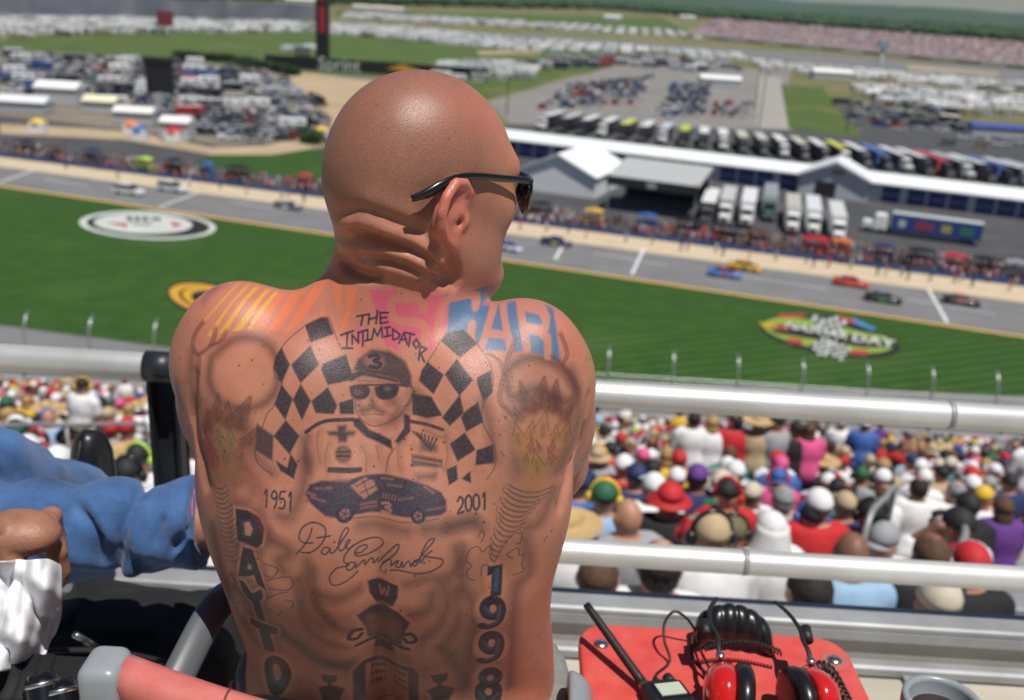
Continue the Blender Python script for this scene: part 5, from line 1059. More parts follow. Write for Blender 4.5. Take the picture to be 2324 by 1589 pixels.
for (r_, x, k, shc, ht, hcol, ph, i, dx) in near_p:
    side = 'left' if x < -.1*r_ else 'right'
    rowtxt = order[i].replace(' row', '-row') if i < len(order) else 'middle rows'
    place_person(k, E(x, r_ + .02 + dx, tread_z(r_)), shc, ht, hcol, ph, side, rowtxt, RNG.normal(0, .12), .95 + .1*RNG.random(), trcol=['navy', 'black', 'tan', 'grey', 'blue'][RNG.integers(5)])
# ---- vehicles and far people gathered into single masses
class Mass:
    def __init__(s): s.V = []; s.F = []; s.C = []; s.n = 0
    def add(s, verts, faces, cols, M):
        s.V += [tuple(M@Vector(v)) for v in verts]
        for f, c in zip(faces, cols): s.F.append(tuple(i + s.n for i in f)); s.C += [(*c, 1.)]*len(f)
        s.n += len(verts)
    def build(s, name, label, cat, rough=.6):
        me = bpy.data.meshes.new(name); me.from_pydata(s.V, [], s.F); a = me.color_attributes.new('tint', 'FLOAT_COLOR', 'CORNER'); a.data.foreach_set('color', np.array(s.C, np.float32).ravel())
        nm = 'tinted_%g' % rough
        if nm not in MATS:
            m = bpy.data.materials.new(nm); m.use_nodes = True; at_ = m.node_tree.nodes.new('ShaderNodeVertexColor'); at_.layer_name = 'tint'; b = m.node_tree.nodes['Principled BSDF']; m.node_tree.links.new(at_.outputs[0], b.inputs[0]); b.inputs['Roughness'].default_value = rough; MATS[nm] = m
        me.materials.append(MATS[nm]); o = bpy.data.objects.new(name, me); COL.objects.link(o); return tag(o, label, cat, kind='stuff')
fig = MB(); fig.cur = 0; fig.lathe([(.10, .43), (.17, .55), (.20, .86), (.13, 1.0), (.06, 1.04)], (0, .03, 0), 7, Matrix.Diagonal(Vector((1, .68, 1))))
fig.cur = 1; fig.lathe([(.05, 1.02), (.08, 1.10), (.085, 1.17), (.07, 1.2)], (0, .05, 0), 6); fig.cur = 2; fig.lathe([(.095, 1.16), (.092, 1.22), (.06, 1.27), (.01, 1.29)], (0, .05, 0), 6); fig.add([(-.08, .13, 1.165), (.08, .13, 1.165), (.05, .22, 1.155), (-.05, .22, 1.155)], [(0, 1, 2, 3)])
fig.cur = 3; fig.box((-.1, .25, .47), (.15, .5, .15)).box((.1, .25, .47), (.15, .5, .15)).box((-.11, .42, .22), (.12, .14, .44)).box((.11, .42, .22), (.12, .14, .44)); fig.cur = 1; fig.tube([(-.22, .03, .82), (-.26, .14, .62), (-.14, .36, .58)], .04, 5).tube([(.22, .03, .82), (.26, .14, .62), (.14, .36, .58)], .04, 5)
figs = MB(); figs.cur = 0; figs.lathe([(.14, .85), (.18, 1.0), (.21, 1.35), (.14, 1.47), (.06, 1.5)], (0, 0, 0), 7, Matrix.Diagonal(Vector((1, .65, 1)))); figs.cur = 1; figs.lathe([(.05, 1.48), (.08, 1.57), (.085, 1.65), (.07, 1.68)], (0, .01, 0), 6); figs.cur = 2; figs.lathe([(.095, 1.64), (.092, 1.70), (.06, 1.75), (.01, 1.77)], (0, .01, 0), 6)
figs.cur = 3; figs.tube([(-.09, 0, .9), (-.11, .02, .0)], .085, 6, r2=.06).tube([(.09, 0, .9), (.11, -.02, .0)], .085, 6, r2=.06); figs.cur = 1; figs.tube([(-.22, 0, 1.40), (-.27, .03, 1.12), (-.22, .2, .98)], .045, 5).tube([(.22, 0, 1.40), (.27, .03, 1.12), (.22, .12, .95)], .045, 5)
def person_cols(f, sh, hat): sk = SKT[RNG.integers(len(SKT))]; pal = {0: COLS[sh], 1: sk, 2: hat, 3: [COLS['navy'], COLS['black'], COLS['tan'], COLS['grey']][RNG.integers(4)]}; return [pal[m] for m in f.m]
ms = Mass()
for (r_, x, k, shc, ht, hcol, ph, i, dx) in far_p:
    hc_ = COLS[hcol] if hcol else SKT[0]; f = figs if k in 'st' else fig
    ms.add(f.v, f.f, person_cols(f, shc, hc_), Matrix.Translation(E(x, r_ + dx, tread_z(r_)))@Matrix.Rotation(RNG.normal(0, .2), 4, 'Z'))
ms.build('far_crowd', 'packed mass of far spectators in the lower rows of the stand', 'crowd', .8)
# ---- stair handrails between the blocks
def handrail(x, y, Y, label):
    p = at(x, y, Y); t = thing('stair_handrail', label, 'handrail', p - Vector((0, 0, 1.0)), 'steel stair handrails in the stand')
    q = spline([p + Vector((-.45, -.85, -.62)), p + Vector((-.42, -.80, .20)), p + Vector((-.2, -.4, .17)), p, p + Vector((.35, .75, -.30)), p + Vector((.42, .85, -.42)), p + Vector((.42, .86, -1.25))], 6)
    MB().tube(q, .021, 8).build('tube', galv, t, True); MB().tube([p + Vector((-.2, -.42, -.20)), p + Vector((.38, .80, -.72))], .016, 8).build('mid_bar', galv, t, True); MB().tube([p, p - Vector((0, 0, 1.0))], .018, 8).build('post', galv, t, True)
handrail(2010, 1130, 6.2, 'bent steel stair handrail among seated crowd at centre right'); handrail(2190, 1200, 5.2, 'bent steel stair handrail at the right edge of the crowd'); handrail(1500, 985, 12.5, 'pale stair handrail high among standing spectators'); handrail(1640, 1065, 8.6, 'steel stair handrail beside the pink shirted spectator'); handrail(150, 965, 8.5, 'stair handrail in the crowd left of the post')
# ------------------------------------------------------------------ ground, track, infield
def ground_mat(name, c1, c2, s1, c3=None, s2=None, wave=None, rough=.9, amt=1.):
    m = bpy.data.materials.new(name); m.use_nodes = True; n = m.node_tree.nodes; l = m.node_tree.links; b = n['Principled BSDF']; b.inputs['Roughness'].default_value = rough; b.inputs['Specular IOR Level'].default_value = .2
    tc = n.new('ShaderNodeTexCoord'); nz = n.new('ShaderNodeTexNoise'); nz.inputs['Scale'].default_value = s1; nz.inputs['Detail'].default_value = 6; l.new(tc.outputs['Object'], nz.inputs[0])
    rp = n.new('ShaderNodeMapRange'); rp.inputs[1].default_value = .32; rp.inputs[2].default_value = .68; l.new(nz.outputs[0], rp.inputs[0])
    mx = n.new('ShaderNodeMix'); mx.data_type = 'RGBA'; mx.inputs[6].default_value = (*c1, 1); mx.inputs[7].default_value = (*c2, 1); l.new(rp.outputs[0], mx.inputs[0]); src = mx.outputs[2]
    if c3:
        n2 = n.new('ShaderNodeTexNoise'); n2.inputs['Scale'].default_value = s2; n2.inputs['Detail'].default_value = 4; l.new(tc.outputs['Object'], n2.inputs[0]); r2 = n.new('ShaderNodeMapRange'); r2.inputs[1].default_value = .55; r2.inputs[2].default_value = .72; l.new(n2.outputs[0], r2.inputs[0])
        m2 = n.new('ShaderNodeMix'); m2.data_type = 'RGBA'; l.new(r2.outputs[0], m2.inputs[0]); l.new(src, m2.inputs[6]); m2.inputs[7].default_value = (*c3, 1); src = m2.outputs[2]
    if wave:
        mp = n.new('ShaderNodeMapping'); mp.inputs['Rotation'].default_value = (0, 0, wave[1]); l.new(tc.outputs['Object'], mp.inputs[0]); wv = n.new('ShaderNodeTexWave'); wv.inputs['Scale'].default_value = wave[0]; wv.inputs['Distortion'].default_value = 1.2; wv.inputs['Detail'].default_value = 2; l.new(mp.outputs[0], wv.inputs[0])
        m3 = n.new('ShaderNodeMix'); m3.data_type = 'RGBA'; m3.blend_type = 'MULTIPLY'; m3.inputs[0].default_value = wave[2]; l.new(src, m3.inputs[6]); l.new(wv.outputs[0], m3.inputs[7]); src = m3.outputs[2]
    l.new(src, b.inputs['Base Color']); MATS[name] = m; return m
_zc = [0]
def sheet(name, pts, z, m, kind='structure'):
    _zc[0] += 1; z = z + .0013*_zc[0]
    P = [gp(x, y, 0) for x, y in pts]; n = len(P); o = Vector((sum(p.x for p in P)/n, sum(p.y for p in P)/n, z))
    a = sum(P[i].x*P[(i+1) % n].y - P[(i+1) % n].x*P[i].y for i in range(n))
    if a < 0: P = P[::-1]
    me = bpy.data.meshes.new(name); bm = bmesh.new(); f = bm.faces.new([bm.verts.new((p.x - o.x, p.y - o.y, 0)) for p in P]); bmesh.ops.triangulate(bm, faces=[f]); bm.to_mesh(me); bm.free(); me.materials.append(m)
    ob = bpy.data.objects.new(name, me); COL.objects.link(ob); ob.location = o
    if kind: ob['kind'] = kind
    return ob
gm = ground_mat('dry_infield_ground', (.13, .14, .05), (.20, .19, .09), .02, (.26, .20, .12), .012)
tag(MB().box((0, 4800, -.3), (16000, 12000, .5)).build('ground', gm), kind='structure')
gr_lawn = ground_mat('mown_green_grass', (.034, .092, .016), (.047, .116, .020), .35, (.060, .125, .028), .06, (.16, 1.15, .42))
gr_mead = ground_mat('meadow_grass', (.065, .115, .028), (.095, .135, .036), .05, (.15, .15, .055), .02)
asph = ground_mat('grey_asphalt', (.165, .165, .17), (.20, .20, .205), .15); asph2 = ground_mat('dark_asphalt', (.065, .067, .072), (.09, .09, .095), .12, (.12, .115, .11), .05)
asph3 = ground_mat('worn_lot_asphalt', (.20, .19, .18), (.25, .24, .225), .06); sandm = ground_mat('tan_dirt', (.38, .29, .18), (.46, .36, .23), .07, (.27, .22, .14), .03); beige = ground_mat('buff_concrete', (.52, .42, .28), (.58, .48, .34), .3)
white = mat('white_line_paint', (.75, .75, .74), .7); yel = mat('yellow_line_paint', (.62, .38, .10), .7)
BORD = [(-500, 690), (-200, 714), (0, 738), (200, 765), (390, 790), (700, 822), (1000, 845), (1365, 862), (1800, 880), (2324, 899), (2900, 920)]
sheet('race_track', [(-900, 1000), (-500, 600)] + BORD[1:] + [(3400, 900), (3300, 1080), (1200, 1035)], .02, asph)
sheet('infield_grass', BORD + [(2900, 851), (2324, 766), (0, 423), (-500, 349)], .06, gr_lawn)
sheet('pit_road', [(-500, 347.2), (0, 421), (2324, 764), (2900, 849), (2900, 764.5), (2324, 688), (0, 379), (-500, 312.5)], .08, asph)
sheet('yellow_line', [(-500, 347.2), (0, 421), (2324, 764), (2900, 849), (2900, 853.5), (2324, 768), (0, 424.5), (-500, 350.5)], .10, yel)
sheet('pit_stalls', [(-500, 312.3), (0, 379), (2324, 688), (2900, 764.5), (2900, 725), (2324, 652), (0, 357), (-500, 293)], .09, beige)
pm = thing('pit_road_markings', 'white stripes and cross lines painted on the pit road', 'road marking', gp(1200, 600))
for (x0, y0), (x1, y1), w in (((1461, 566), (1434, 624), 5), ((2106, 657), (2150, 734), 6), ((1347, 576), (1515, 604), 2.6), ((1685, 629), (1875, 657), 2.8), ((2055, 680), (2261, 716), 3), ((102, 406), (201, 425), 2.2), ((454, 437), (362, 471), 4), ((76, 388), (0, 415), 4), ((522, 462), (648, 478), 2.4), ((1000, 520), (1130, 540), 2.4), ((1285, 545), (1260, 590), 4)):
    a = gp(x0, y0); b = gp(x1, y1); d = (b - a).normalized(); nn = Vector((-d.y, d.x, 0))*(.10 if w < 3.5 else .20); me = bpy.data.meshes.new('stripe'); c = (a + b)/2; me.from_pydata([p - pm.location + Vector((0, 0, .12)) for p in (a - nn, b - nn, b + nn, a + nn)], [], [(0, 1, 2, 3)]); me.materials.append(white); part('stripe', me, pm)
sheet('paddock_asphalt', [(-500, 292.5), (0, 356), (2324, 651), (2900, 724), (2900, 480), (2324, 400), (1160, 285), (1000, 300), (760, 330), (500, 300), (0, 262), (-500, 240)], .03, asph2)
sheet('paddock_grass', [(430, 372), (505, 346), (620, 338), (745, 342), (760, 352), (900, 372), (980, 430), (960, 440), (640, 400)], .07, gr_lawn)
sheet('dirt_strip', [(0, 282), (140, 288), (300, 300), (480, 335), (600, 332), (700, 312), (760, 330), (620, 352), (480, 352), (280, 318), (0, 304)], .07, sandm)
sheet('camping_lot', [(-500, 60), (0, 112), (390, 134), (640, 165), (690, 165), (900, 180), (1000, 260), (900, 320), (740, 322), (500, 330), (330, 300), (0, 262), (-500, 238)], .05, ground_mat('dusty_lot', (.17, .15, .125), (.25, .21, .16), .05, (.10, .10, .095), .03))
sheet('dirt_road', [(640, 167), (690, 165), (880, 190), (1000, 262), (900, 330), (770, 335), (745, 260)], .07, sandm)
sheet('meadow', [(-500, 66), (0, 92), (150, 76), (700, 60), (1165, 100), (1620, 128), (1590, 148), (1300, 168), (1105, 226), (1000, 200), (900, 178), (690, 163), (640, 163), (390, 132), (0, 110), (-500, 58)], .04, gr_mead)
sheet('asphalt_lot', [(1105, 232), (1400, 148), (1560, 146), (1790, 163), (1800, 300), (1160, 284)], .05, asph3)
sheet('lawn_wedge', [(1772, 192), (1868, 200), (1960, 312), (1790, 292)], .07, gr_mead)
sheet('lane', [(1722, 170), (1772, 176), (1790, 296), (1716, 290)], .065, ground_mat('pale_lane', (.30, .285, .26), (.35, .33, .30), .1))
sheet('camping_field', [(1790, 163), (1782, 148), (2324, 182), (2900, 225), (2900, 430), (2324, 340), (1960, 312), (1868, 200)], .04, ground_mat('field', (.12, .14, .05), (.20, .17, .09), .04, (.30, .20, .11), .03))
sheet('side_lot', [(1866, 232), (1990, 248), (2324, 290), (2900, 360), (2900, 470), (2324, 400), (1960, 312)], .06, asph2)
sheet('hauler_lot', [(1150, 282), (1800, 296), (1960, 308), (2324, 392), (2900, 480), (2900, 570), (2324, 480), (1150, 335)], .062, asph2)
sheet('dirt_patch', [(1990, 190), (2080, 186), (2110, 205), (2010, 208)], .07, sandm); sheet('dirt_patch', [(2060, 148), (2260, 166), (2270, 172), (2060, 156)], .07, sandm); sheet('dirt_patch', [(1080, 116), (1220, 116), (1230, 122), (1090, 124)], .07, sandm)
sheet('back_straight', [(-600, 3), (-100, 24), (600, 50), (1200, 78), (1700, 112), (2324, 160), (2900, 208), (2900, 232), (2324, 184), (1700, 132), (1200, 95), (600, 66), (-100, 42), (-600, 24)], .05, asph)
sheet('far_field', [(760, 22), (1500, 40), (1590, 84), (1200, 62), (760, 36)], .045, gr_mead)
# ---- painted emblems on the grass
def flat(name, pts, m, parent, z, zref=None):
    P = [gp(x, y, 0) for x, y in pts]; me = bpy.data.meshes.new(name); bm = bmesh.new(); o = parent.location; f = bm.faces.new([bm.verts.new((p.x - o.x, p.y - o.y, z - o.z)) for p in P]); bm.normal_update()
    if f.normal.z < 0: f.normal_flip()
    bmesh.ops.triangulate(bm, faces=[f]); bm.to_mesh(me); bm.free(); me.materials.append(m); return part(name, me, parent)
def elp(cx, cy, rx, ry, rot=0., n=40, a0=0, a1=2*math.pi): return [(cx + rx*math.cos(t)*math.cos(rot) - ry*math.sin(t)*math.sin(rot), cy + rx*math.cos(t)*math.sin(rot) + ry*math.sin(t)*math.cos(rot)) for t in np.linspace(a0, a1, n + (0 if a1 - a0 > 6.28 else 1))[:n if a1 - a0 > 6.28 else n + 1]]
gp_w = mat('chalk_white_paint', (.55, .58, .54), .9, noise=.2, scale=.6); gp_k = mat('black_turf_paint', (.012, .013, .012), .9); gp_r = mat('red_turf_paint', (.36, .05, .03), .9); gp_y = mat('amber_turf_paint', (.55, .29, .02), .9); gp_g = mat('lime_turf_paint', (.24, .36, .04), .9, noise=.2, scale=.6); gp_b = mat('blue_turf_paint', (.04, .20, .45), .9)
e1 = thing('oval_grass_emblem', 'white and black oval emblem painted on the grass at left', 'emblem', gp(335, 512))
flat('outer_ring', elp(335, 512, 156, 32, .045), gp_w, e1, .075); flat('black_ring', elp(336, 512, 140, 27, .045), gp_k, e1, .09); flat('inner_oval', elp(325, 509, 112, 23, .03), gp_w, e1, .105)
flat('arrow', [(385, 505), (415, 510), (396, 518)], gp_r, e1, .12); flat('arrow', [(240, 506), (292, 509), (286, 517), (262, 512)], gp_r, e1, .12)
for q in ([(285, 494), (297, 492), (303, 503), (292, 503)], [(305, 493), (316, 493), (318, 503), (308, 503)], [(322, 494), (340, 494), (340, 497), (330, 498), (341, 503), (324, 503)], [(345, 495), (362, 495), (366, 503), (358, 503), (355, 498), (351, 503), (345, 503)], [(300, 508), (345, 509), (345, 512), (300, 511)]): flat('script_stroke', q, gp_k, e1, .12)
e2 = thing('amber_grass_emblem', 'black and amber swirl emblem painted on the grass behind the left shoulder', 'emblem', gp(470, 690))
flat('black_oval', elp(480, 684, 104, 40, .22), gp_k, e2, .075); flat('amber_oval', elp(478, 683, 96, 33, .22), gp_y, e2, .09); flat('black_swirl', elp(492, 686, 88, 28, .22), gp_k, e2, .105); flat('amber_swirl', elp(490, 684, 78, 26, .22), gp_y, e2, .12); flat('black_core', elp(500, 686, 68, 21, .2), gp_k, e2, .135)
e3 = thing('race_day_grass_emblem', 'lime race day emblem with chequered flags painted on the grass at right', 'emblem', gp(1880, 760))
flat('black_outline', elp(1885, 768, 160, 40, .16), gp_k, e3, .075); flat('lime_oval', elp(1880, 762, 150, 34, .16), gp_g, e3, .09); flat('dark_band', [(1738, 742), (1800, 736), (2022, 776), (2030, 790), (1960, 790), (1760, 758)], gp_k, e3, .0945); flat('dark_crescent', [(1800, 722), (1880, 716), (1960, 742), (2010, 764), (1960, 756), (1860, 730)], gp_k, e3, .0975)  # black oval is the emblem's own outline, turf paint beneath the lime
flat('red_arc', [(1770, 714), (1830, 714), (1820, 722), (1760, 724)], gp_r, e3, .10); flat('blue_arc', [(1935, 722), (1990, 748), (1980, 752), (1930, 732)], gp_b, e3, .10); flat('red_arc', [(1905, 716), (1945, 730), (1935, 736), (1900, 724)], gp_r, e3, .105)
for i in range(7): flat('stripe', [(1722 + i*9, 732 + i*.7), (1728 + i*9, 732.6 + i*.7), (1740 + i*9, 746 + i*1.2), (1734 + i*9, 745.4 + i*1.2)], gp_y if i < 4 else gp_r, e3, .11)
def checks(x0, y0, ux, uy, vx, vy, nu, nv):
    flat('flag_ground', [(x0, y0), (x0 + ux*nu, y0 + uy*nu), (x0 + ux*nu + vx*nv, y0 + uy*nu + vy*nv), (x0 + vx*nv, y0 + vy*nv)], gp_k, e3, .12)
    for i in range(nu):
        for j in range(nv):
            if (i + j) % 2: a, b = x0 + ux*i + vx*j, y0 + uy*i + vy*j; flat('check', [(a, b), (a + ux, b + uy), (a + ux + vx, b + uy + vy), (a + vx, b + vy)], gp_w, e3, .135)
checks(1836, 712, 9, 3.6, 4.2, 9, 5, 4); checks(1886, 714, 9, 4.6, -4.4, 8.4, 4, 4); checks(1838, 786, 7.5, -4.5, 5, 6.0, 5, 5); checks(1886, 770, 7.5, 4, -4.2, 5.5, 6, 5)
def text_mesh(s, size, m, bold=.0):
    cu = bpy.data.curves.new('t', 'FONT'); cu.body = s; cu.size = size; cu.align_x = 'CENTER'; cu.align_y = 'CENTER'; cu.offset = bold; cu.resolution_u = 2; ob = bpy.data.objects.new('t', cu); COL.objects.link(ob); bpy.context.view_layer.update()
    me = bpy.data.meshes.new_from_object(ob.evaluated_get(bpy.context.evaluated_depsgraph_get())); bpy.data.objects.remove(ob); me.materials.clear(); me.materials.append(m); return me
def ground_text(s, x0, y0, x1, y1, h, m, parent, z):
    a, b = gp(x0, y0), gp(x1, y1); d = (b - a); t = text_mesh(s, 1., m, .03); xs = [v.co.x for v in t.vertices]; w = max(xs) - min(xs); o = part('lettering', t, parent); sx = d.length/w
    o.location = (a + b)/2 - parent.location + Vector((0, 0, z)); o.rotation_euler.z = math.atan2(d.y, d.x); o.scale = (sx, h, 1)
ground_text('NASCAR', 1782, 739, 1925, 767, 3.6, gp_w, e3, .16); ground_text('DAY', 1932, 768, 2030, 784, 4.2, gp_w, e3, .16)
for q in ([(1788, 768), (1822, 772), (1820, 784), (1786, 779)], [(1932, 795), (1970, 797), (1968, 809), (1930, 806)]): flat('red_tab', q, gp_r, e3, .12)
# ---- catch fence
fence = thing('catch_fence', 'tall catch fence with curved steel posts beside the race track', 'fence', (0, 88, 0))
wall_m = mat('white_wall_concrete', (.55, .55, .53), .8, noise=.2, scale=.5)
MB().box((0, 88, .45), (240, .5, .9)).build('wall', wall_m, fence)
fpm = MB().tube([(0, 0, .9), (0, 0, 4.6), (0, .15, 5.3), (0, .6, 6.0), (0, 1.3, 6.5)], .10, 8).mesh('post', mat('galvanised_post', (.55, .56, .56), .35, .8), True)
x0f = gp(1365, 905).x
for i in range(-22, 19): o = part('post', fpm, fence); o.location = (x0f + i*6.15 - 0*fence.location.x, 0, 0)
for h in (1.4, 2.0, 2.7, 3.4, 4.1): MB().tube([(-120, 88, h), (120, 88, h)], .016, 4).build('cable', mat('cable_steel', (.35, .36, .37), .4, .8), fence)
# ---- pit wall
a = gp(-500, 292.6); b = gp(2900, 724.5); dpw = (b - a).normalized(); angp = math.atan2(dpw.y, dpw.x); npw = Vector((-dpw.y, dpw.x, 0))
MB_ = MB().box(((a + b)/2) + Vector((0, 0, .45)), ((b - a).length, .35, .9), rz=angp); tag(MB_.build('pit_wall', mat('blue_wall_paint', (.03, .07, .22), .5, noise=.2, scale=.4)), 'long low blue pit wall behind the buff stalls', 'wall')
# ------------------------------------------------------------------ vehicles
paint = mat('car_paint', (.5, .5, .5), .25, objcol=True, coat=.6); glassd = mat('car_glass', (.015, .02, .025), .08, coat=.5); tyre = mat('tyre_rubber', (.015, .015, .016), .8); trimw = mat('rv_white', (.74, .74, .73), .4)
def car_mb(kind):
    mb = MB()
    if kind in ('car', 'suv', 'pickup'):
        h, r0, r1, hb = {'car': (1.42, -1.9, 1.0, .85), 'suv': (1.8, -2.25, 1.0, 1.05), 'pickup': (1.85, -.6, 1.1, 1.05)}[kind]; L = 2.35 if kind == 'car' else 2.55
        mb.prism([(-L, .35), (-L, hb - .05), (-L + .1, hb), (r0 - .2 if kind != 'pickup' else r0, hb), (r1 + .5, hb), (L - .15, hb - .18), (L, .6), (L, .35)], -.9, .9, Matrix(((1, 0, 0), (0, 0, -1), (0, 1, 0))))
        mb.cur = 1; c0, c1 = r0, r1 + .45; mb.prism([(c0, hb + .01), (c0 + (.45 if kind == 'car' else .15), h - .06), (r1 - .35, h - .06), (c1, hb + .01)], -.80, .80, Matrix(((1, 0, 0), (0, 0, -1), (0, 1, 0))))
        mb.cur = 0; mb.box(((c0 + .3 + r1 - .35)/2, 0, h - .03), (r1 - c0 - .65, 1.5, .07))
        ax = ((-1.4, 1.4))
    elif kind == 'rv':
        mb.box((0, 0, 1.85), (8.2, 2.5, 2.6), bev=.12); mb.cur = 1; mb.box((3.2, 0, 2.1), (1.0, 2.53, .7)); mb.box((4.08, 0, 2.0), (.1, 2.2, .9)); mb.box((-.6, 0, 2.25), (2.2, 2.53, .55)); mb.cur = 3; mb.box((0, 0, 1.35), (8.0, 2.54, .28)); mb.box((-1, 0, 3.3), (1.0, .9, .25)); mb.box((1.8, .2, 3.26), (.7, .7, .16)); ax = (-2.2, 2.9)
    elif kind == 'trailer':
        mb.box((0, 0, 1.75), (7.0, 2.4, 2.4), bev=.2); mb.cur = 1; mb.box((1.6, 0, 2.05), (1.2, 2.43, .6)); mb.box((-1.8, 0, 2.05), (1.0, 2.43, .5)); mb.cur = 3; mb.box((0, 0, 1.0), (6.6, 2.44, .22)); mb.box((0, 0, 3.05), (.8, .8, .22)); ax = (-.5, .6)
    elif kind == 'tent': mb.prism([(-1.6, 2.2), (0, 3.0), (1.6, 2.2), (1.6, 2.0), (-1.6, 2.0)], -1.6, 1.6, Matrix(((1, 0, 0), (0, 0, -1), (0, 1, 0)))); mb.cur = 3; [mb.tube([(sx*1.5, sy*1.5, 0), (sx*1.5, sy*1.5, 2.1)], .04, 5) for sx in (-1, 1) for sy in (-1, 1)]; return mb
    mb.cur = 2
    for x in ax:
        for s in (-1, 1): mb.lathe([(.30, -.11), (.34, -.09), (.34, .09), (.30, .11)], (x, s*.82 if kind in ('car', 'suv', 'pickup') else s*1.12, .34), 10, Matrix.Rotation(R(90), 3, 'X'))
    return mb
VM = {k: car_mb(k) for k in ('car', 'suv', 'pickup', 'rv', 'trailer', 'tent')}
VME = {k: m.mesh(k, [paint, glassd, tyre, mat('rv_stripe', (.20, .22, .26), .5)]) for k, m in VM.items()}
VC = {'white': (.72, .72, .72), 'silver': (.42, .43, .45), 'dark': (.02, .02, .025), 'red': (.38, .02, .02), 'blue': (.03, .08, .26), 'grey': (.14, .145, .15), 'tan': (.36, .29, .19), 'green': (.03, .12, .06), 'yellow': (.70, .48, .05)}
veh = []
def inside(poly, x, y):
    c = False; n = len(poly)
    for i in range(n):
        (x0, y0), (x1, y1) = poly[i], poly[(i+1) % n]
        if (y0 > y) != (y1 > y) and x < (x1 - x0)*(y - y0)/(y1 - y0) + x0: c = not c
    return c
def scatter(pts, ang, du, dv, fill, kinds, cols, lot, jit=.4):
    P = [(gp(x, y).x, gp(x, y).y) for x, y in pts]; ca, sa = math.cos(ang), math.sin(ang); Q = [(x*ca + y*sa, -x*sa + y*ca) for x, y in P]
    u = min(q[0] for q in Q)
    while u < max(q[0] for q in Q):
        v = min(q[1] for q in Q)
        while v < max(q[1] for q in Q):
            if inside(Q, u, v) and RNG.random() < fill:
                uu, vv = u + RNG.normal(0, jit), v + RNG.normal(0, jit); p = Vector((uu*ca - vv*sa, uu*sa + vv*ca, .08))
                px = pix(p)
                if -70 < px[0] < 2400 and -20 < px[1] and not (345 < px[1]*0 + 0): veh.append((p.length, p, ang + (math.pi if RNG.random() < .5 else 0) + RNG.normal(0, .06), kinds[RNG.integers(len(kinds))], cols[RNG.integers(len(cols))], lot))
            v += dv
        u += du
W = ['white']*5 + ['silver']*3 + ['dark']*5 + ['grey']*3 + ['red', 'blue', 'tan']
K1 = ['car']*5 + ['suv']*4 + ['pickup']*4 + ['trailer']; K2 = ['rv']*5 + ['trailer']*4 + ['pickup', 'suv', 'car']; K3 = ['car', 'car', 'suv', 'pickup']
WR_ = ['white']*12 + ['tan', 'silver', 'silver', 'grey']
scatter([(0, 122), (380, 140), (610, 166), (735, 235), (700, 312), (560, 322), (400, 295), (250, 250), (0, 205)], .3, 6.4, 3.3, .86, K1, W + ['white']*3, 'the packed lot at left')
scatter([(395, 262), (520, 262), (735, 270), (735, 318), (560, 328), (420, 300)], .3, 6.5, 3.4, .8, K3, W, 'the lot edge left of the head')
scatter([(-40, 50), (250, 46), (705, 56), (705, 76), (400, 78), (150, 84), (0, 92), (-40, 92)], .1, 11, 6.0, .75, K2, WR_, 'the far campground at upper left')
scatter([(750, 58), (900, 66), (1160, 92), (1700, 128), (1700, 142), (1500, 128), (1160, 118), (900, 92), (750, 80)], -.1, 11, 5.0, .85, K2, WR_, 'the camper row beyond the meadow')
scatter([(780, 32), (1200, 52), (1600, 78), (1600, 92), (1200, 66), (780, 44)], -.1, 13, 6.5, .7, K2, WR_, 'the farthest camper row')
scatter([(1290, 196), (1480, 176), (1450, 236), (1225, 252)], 1.25, 6.0, 3.2, .72, K3, ['dark', 'grey', 'silver', 'white', 'dark', 'red', 'blue', 'white', 'silver'], 'the grey asphalt lot right of the head')
scatter([(1525, 196), (1610, 190), (1600, 268), (1480, 270)], 1.25, 6.0, 3.2, .75, K3, ['silver', 'white', 'grey', 'dark', 'blue'], 'the middle of the grey asphalt lot')
scatter([(1620, 236), (1700, 236), (1705, 270), (1610, 268)], 1.25, 6.0, 3.4, .7, K3, ['silver', 'white', 'grey', 'red'], 'the right end of the grey asphalt lot')
scatter([(1180, 146), (1400, 132), (1600, 140), (1700, 160), (1580, 164), (1420, 150), (1200, 162)], -.1, 7.5, 4.0, .75, K3 + ['trailer', 'rv'], W, 'the car row beyond the grey lot')
scatter([(1700, 142), (1900, 160), (2324, 196), (2324, 218), (1900, 178), (1700, 156)], -.12, 10, 4.8, .75, K2, WR_, 'the upper right camper rows')
scatter([(1905, 200), (2100, 206), (2324, 232), (2324, 268), (2150, 262), (1960, 232)], -.12, 9, 4.6, .75, K2 + ['tent'], WR_, 'the right camper field')
scatter([(1870, 240), (2040, 236), (2180, 262), (2200, 300), (2040, 300), (1930, 285)], -.2, 7, 4.0, .62, K1 + ['tent'], W, 'the dark lot at right')
scatter([(2050, 300), (2324, 318), (2324, 345), (2100, 330)], -.2, 9, 5.0, .4, K3, W, 'the lane behind the haulers')
scatter([(985, 150), (1150, 150), (1220, 152), (1215, 178), (1060, 190), (990, 180)], -.1, 8, 4.4, .8, ['trailer', 'rv', 'car'], WR_, 'the small lot behind the head')
scatter([(250, 60), (330, 60), (330, 70), (250, 70)], 0, 8, 6, .5, K2, WR_, 'the far campground at upper left'); scatter([(640, 112), (720, 114), (720, 124), (640, 122)], 0, 8, 5, .7, ['rv', 'trailer'], ['silver', 'white', 'grey'], 'the verge beside the scoring tower')
veh.sort(key=lambda t: t[0]*(.62 if t[3] in ('rv', 'trailer') else 1.)*(1.0))
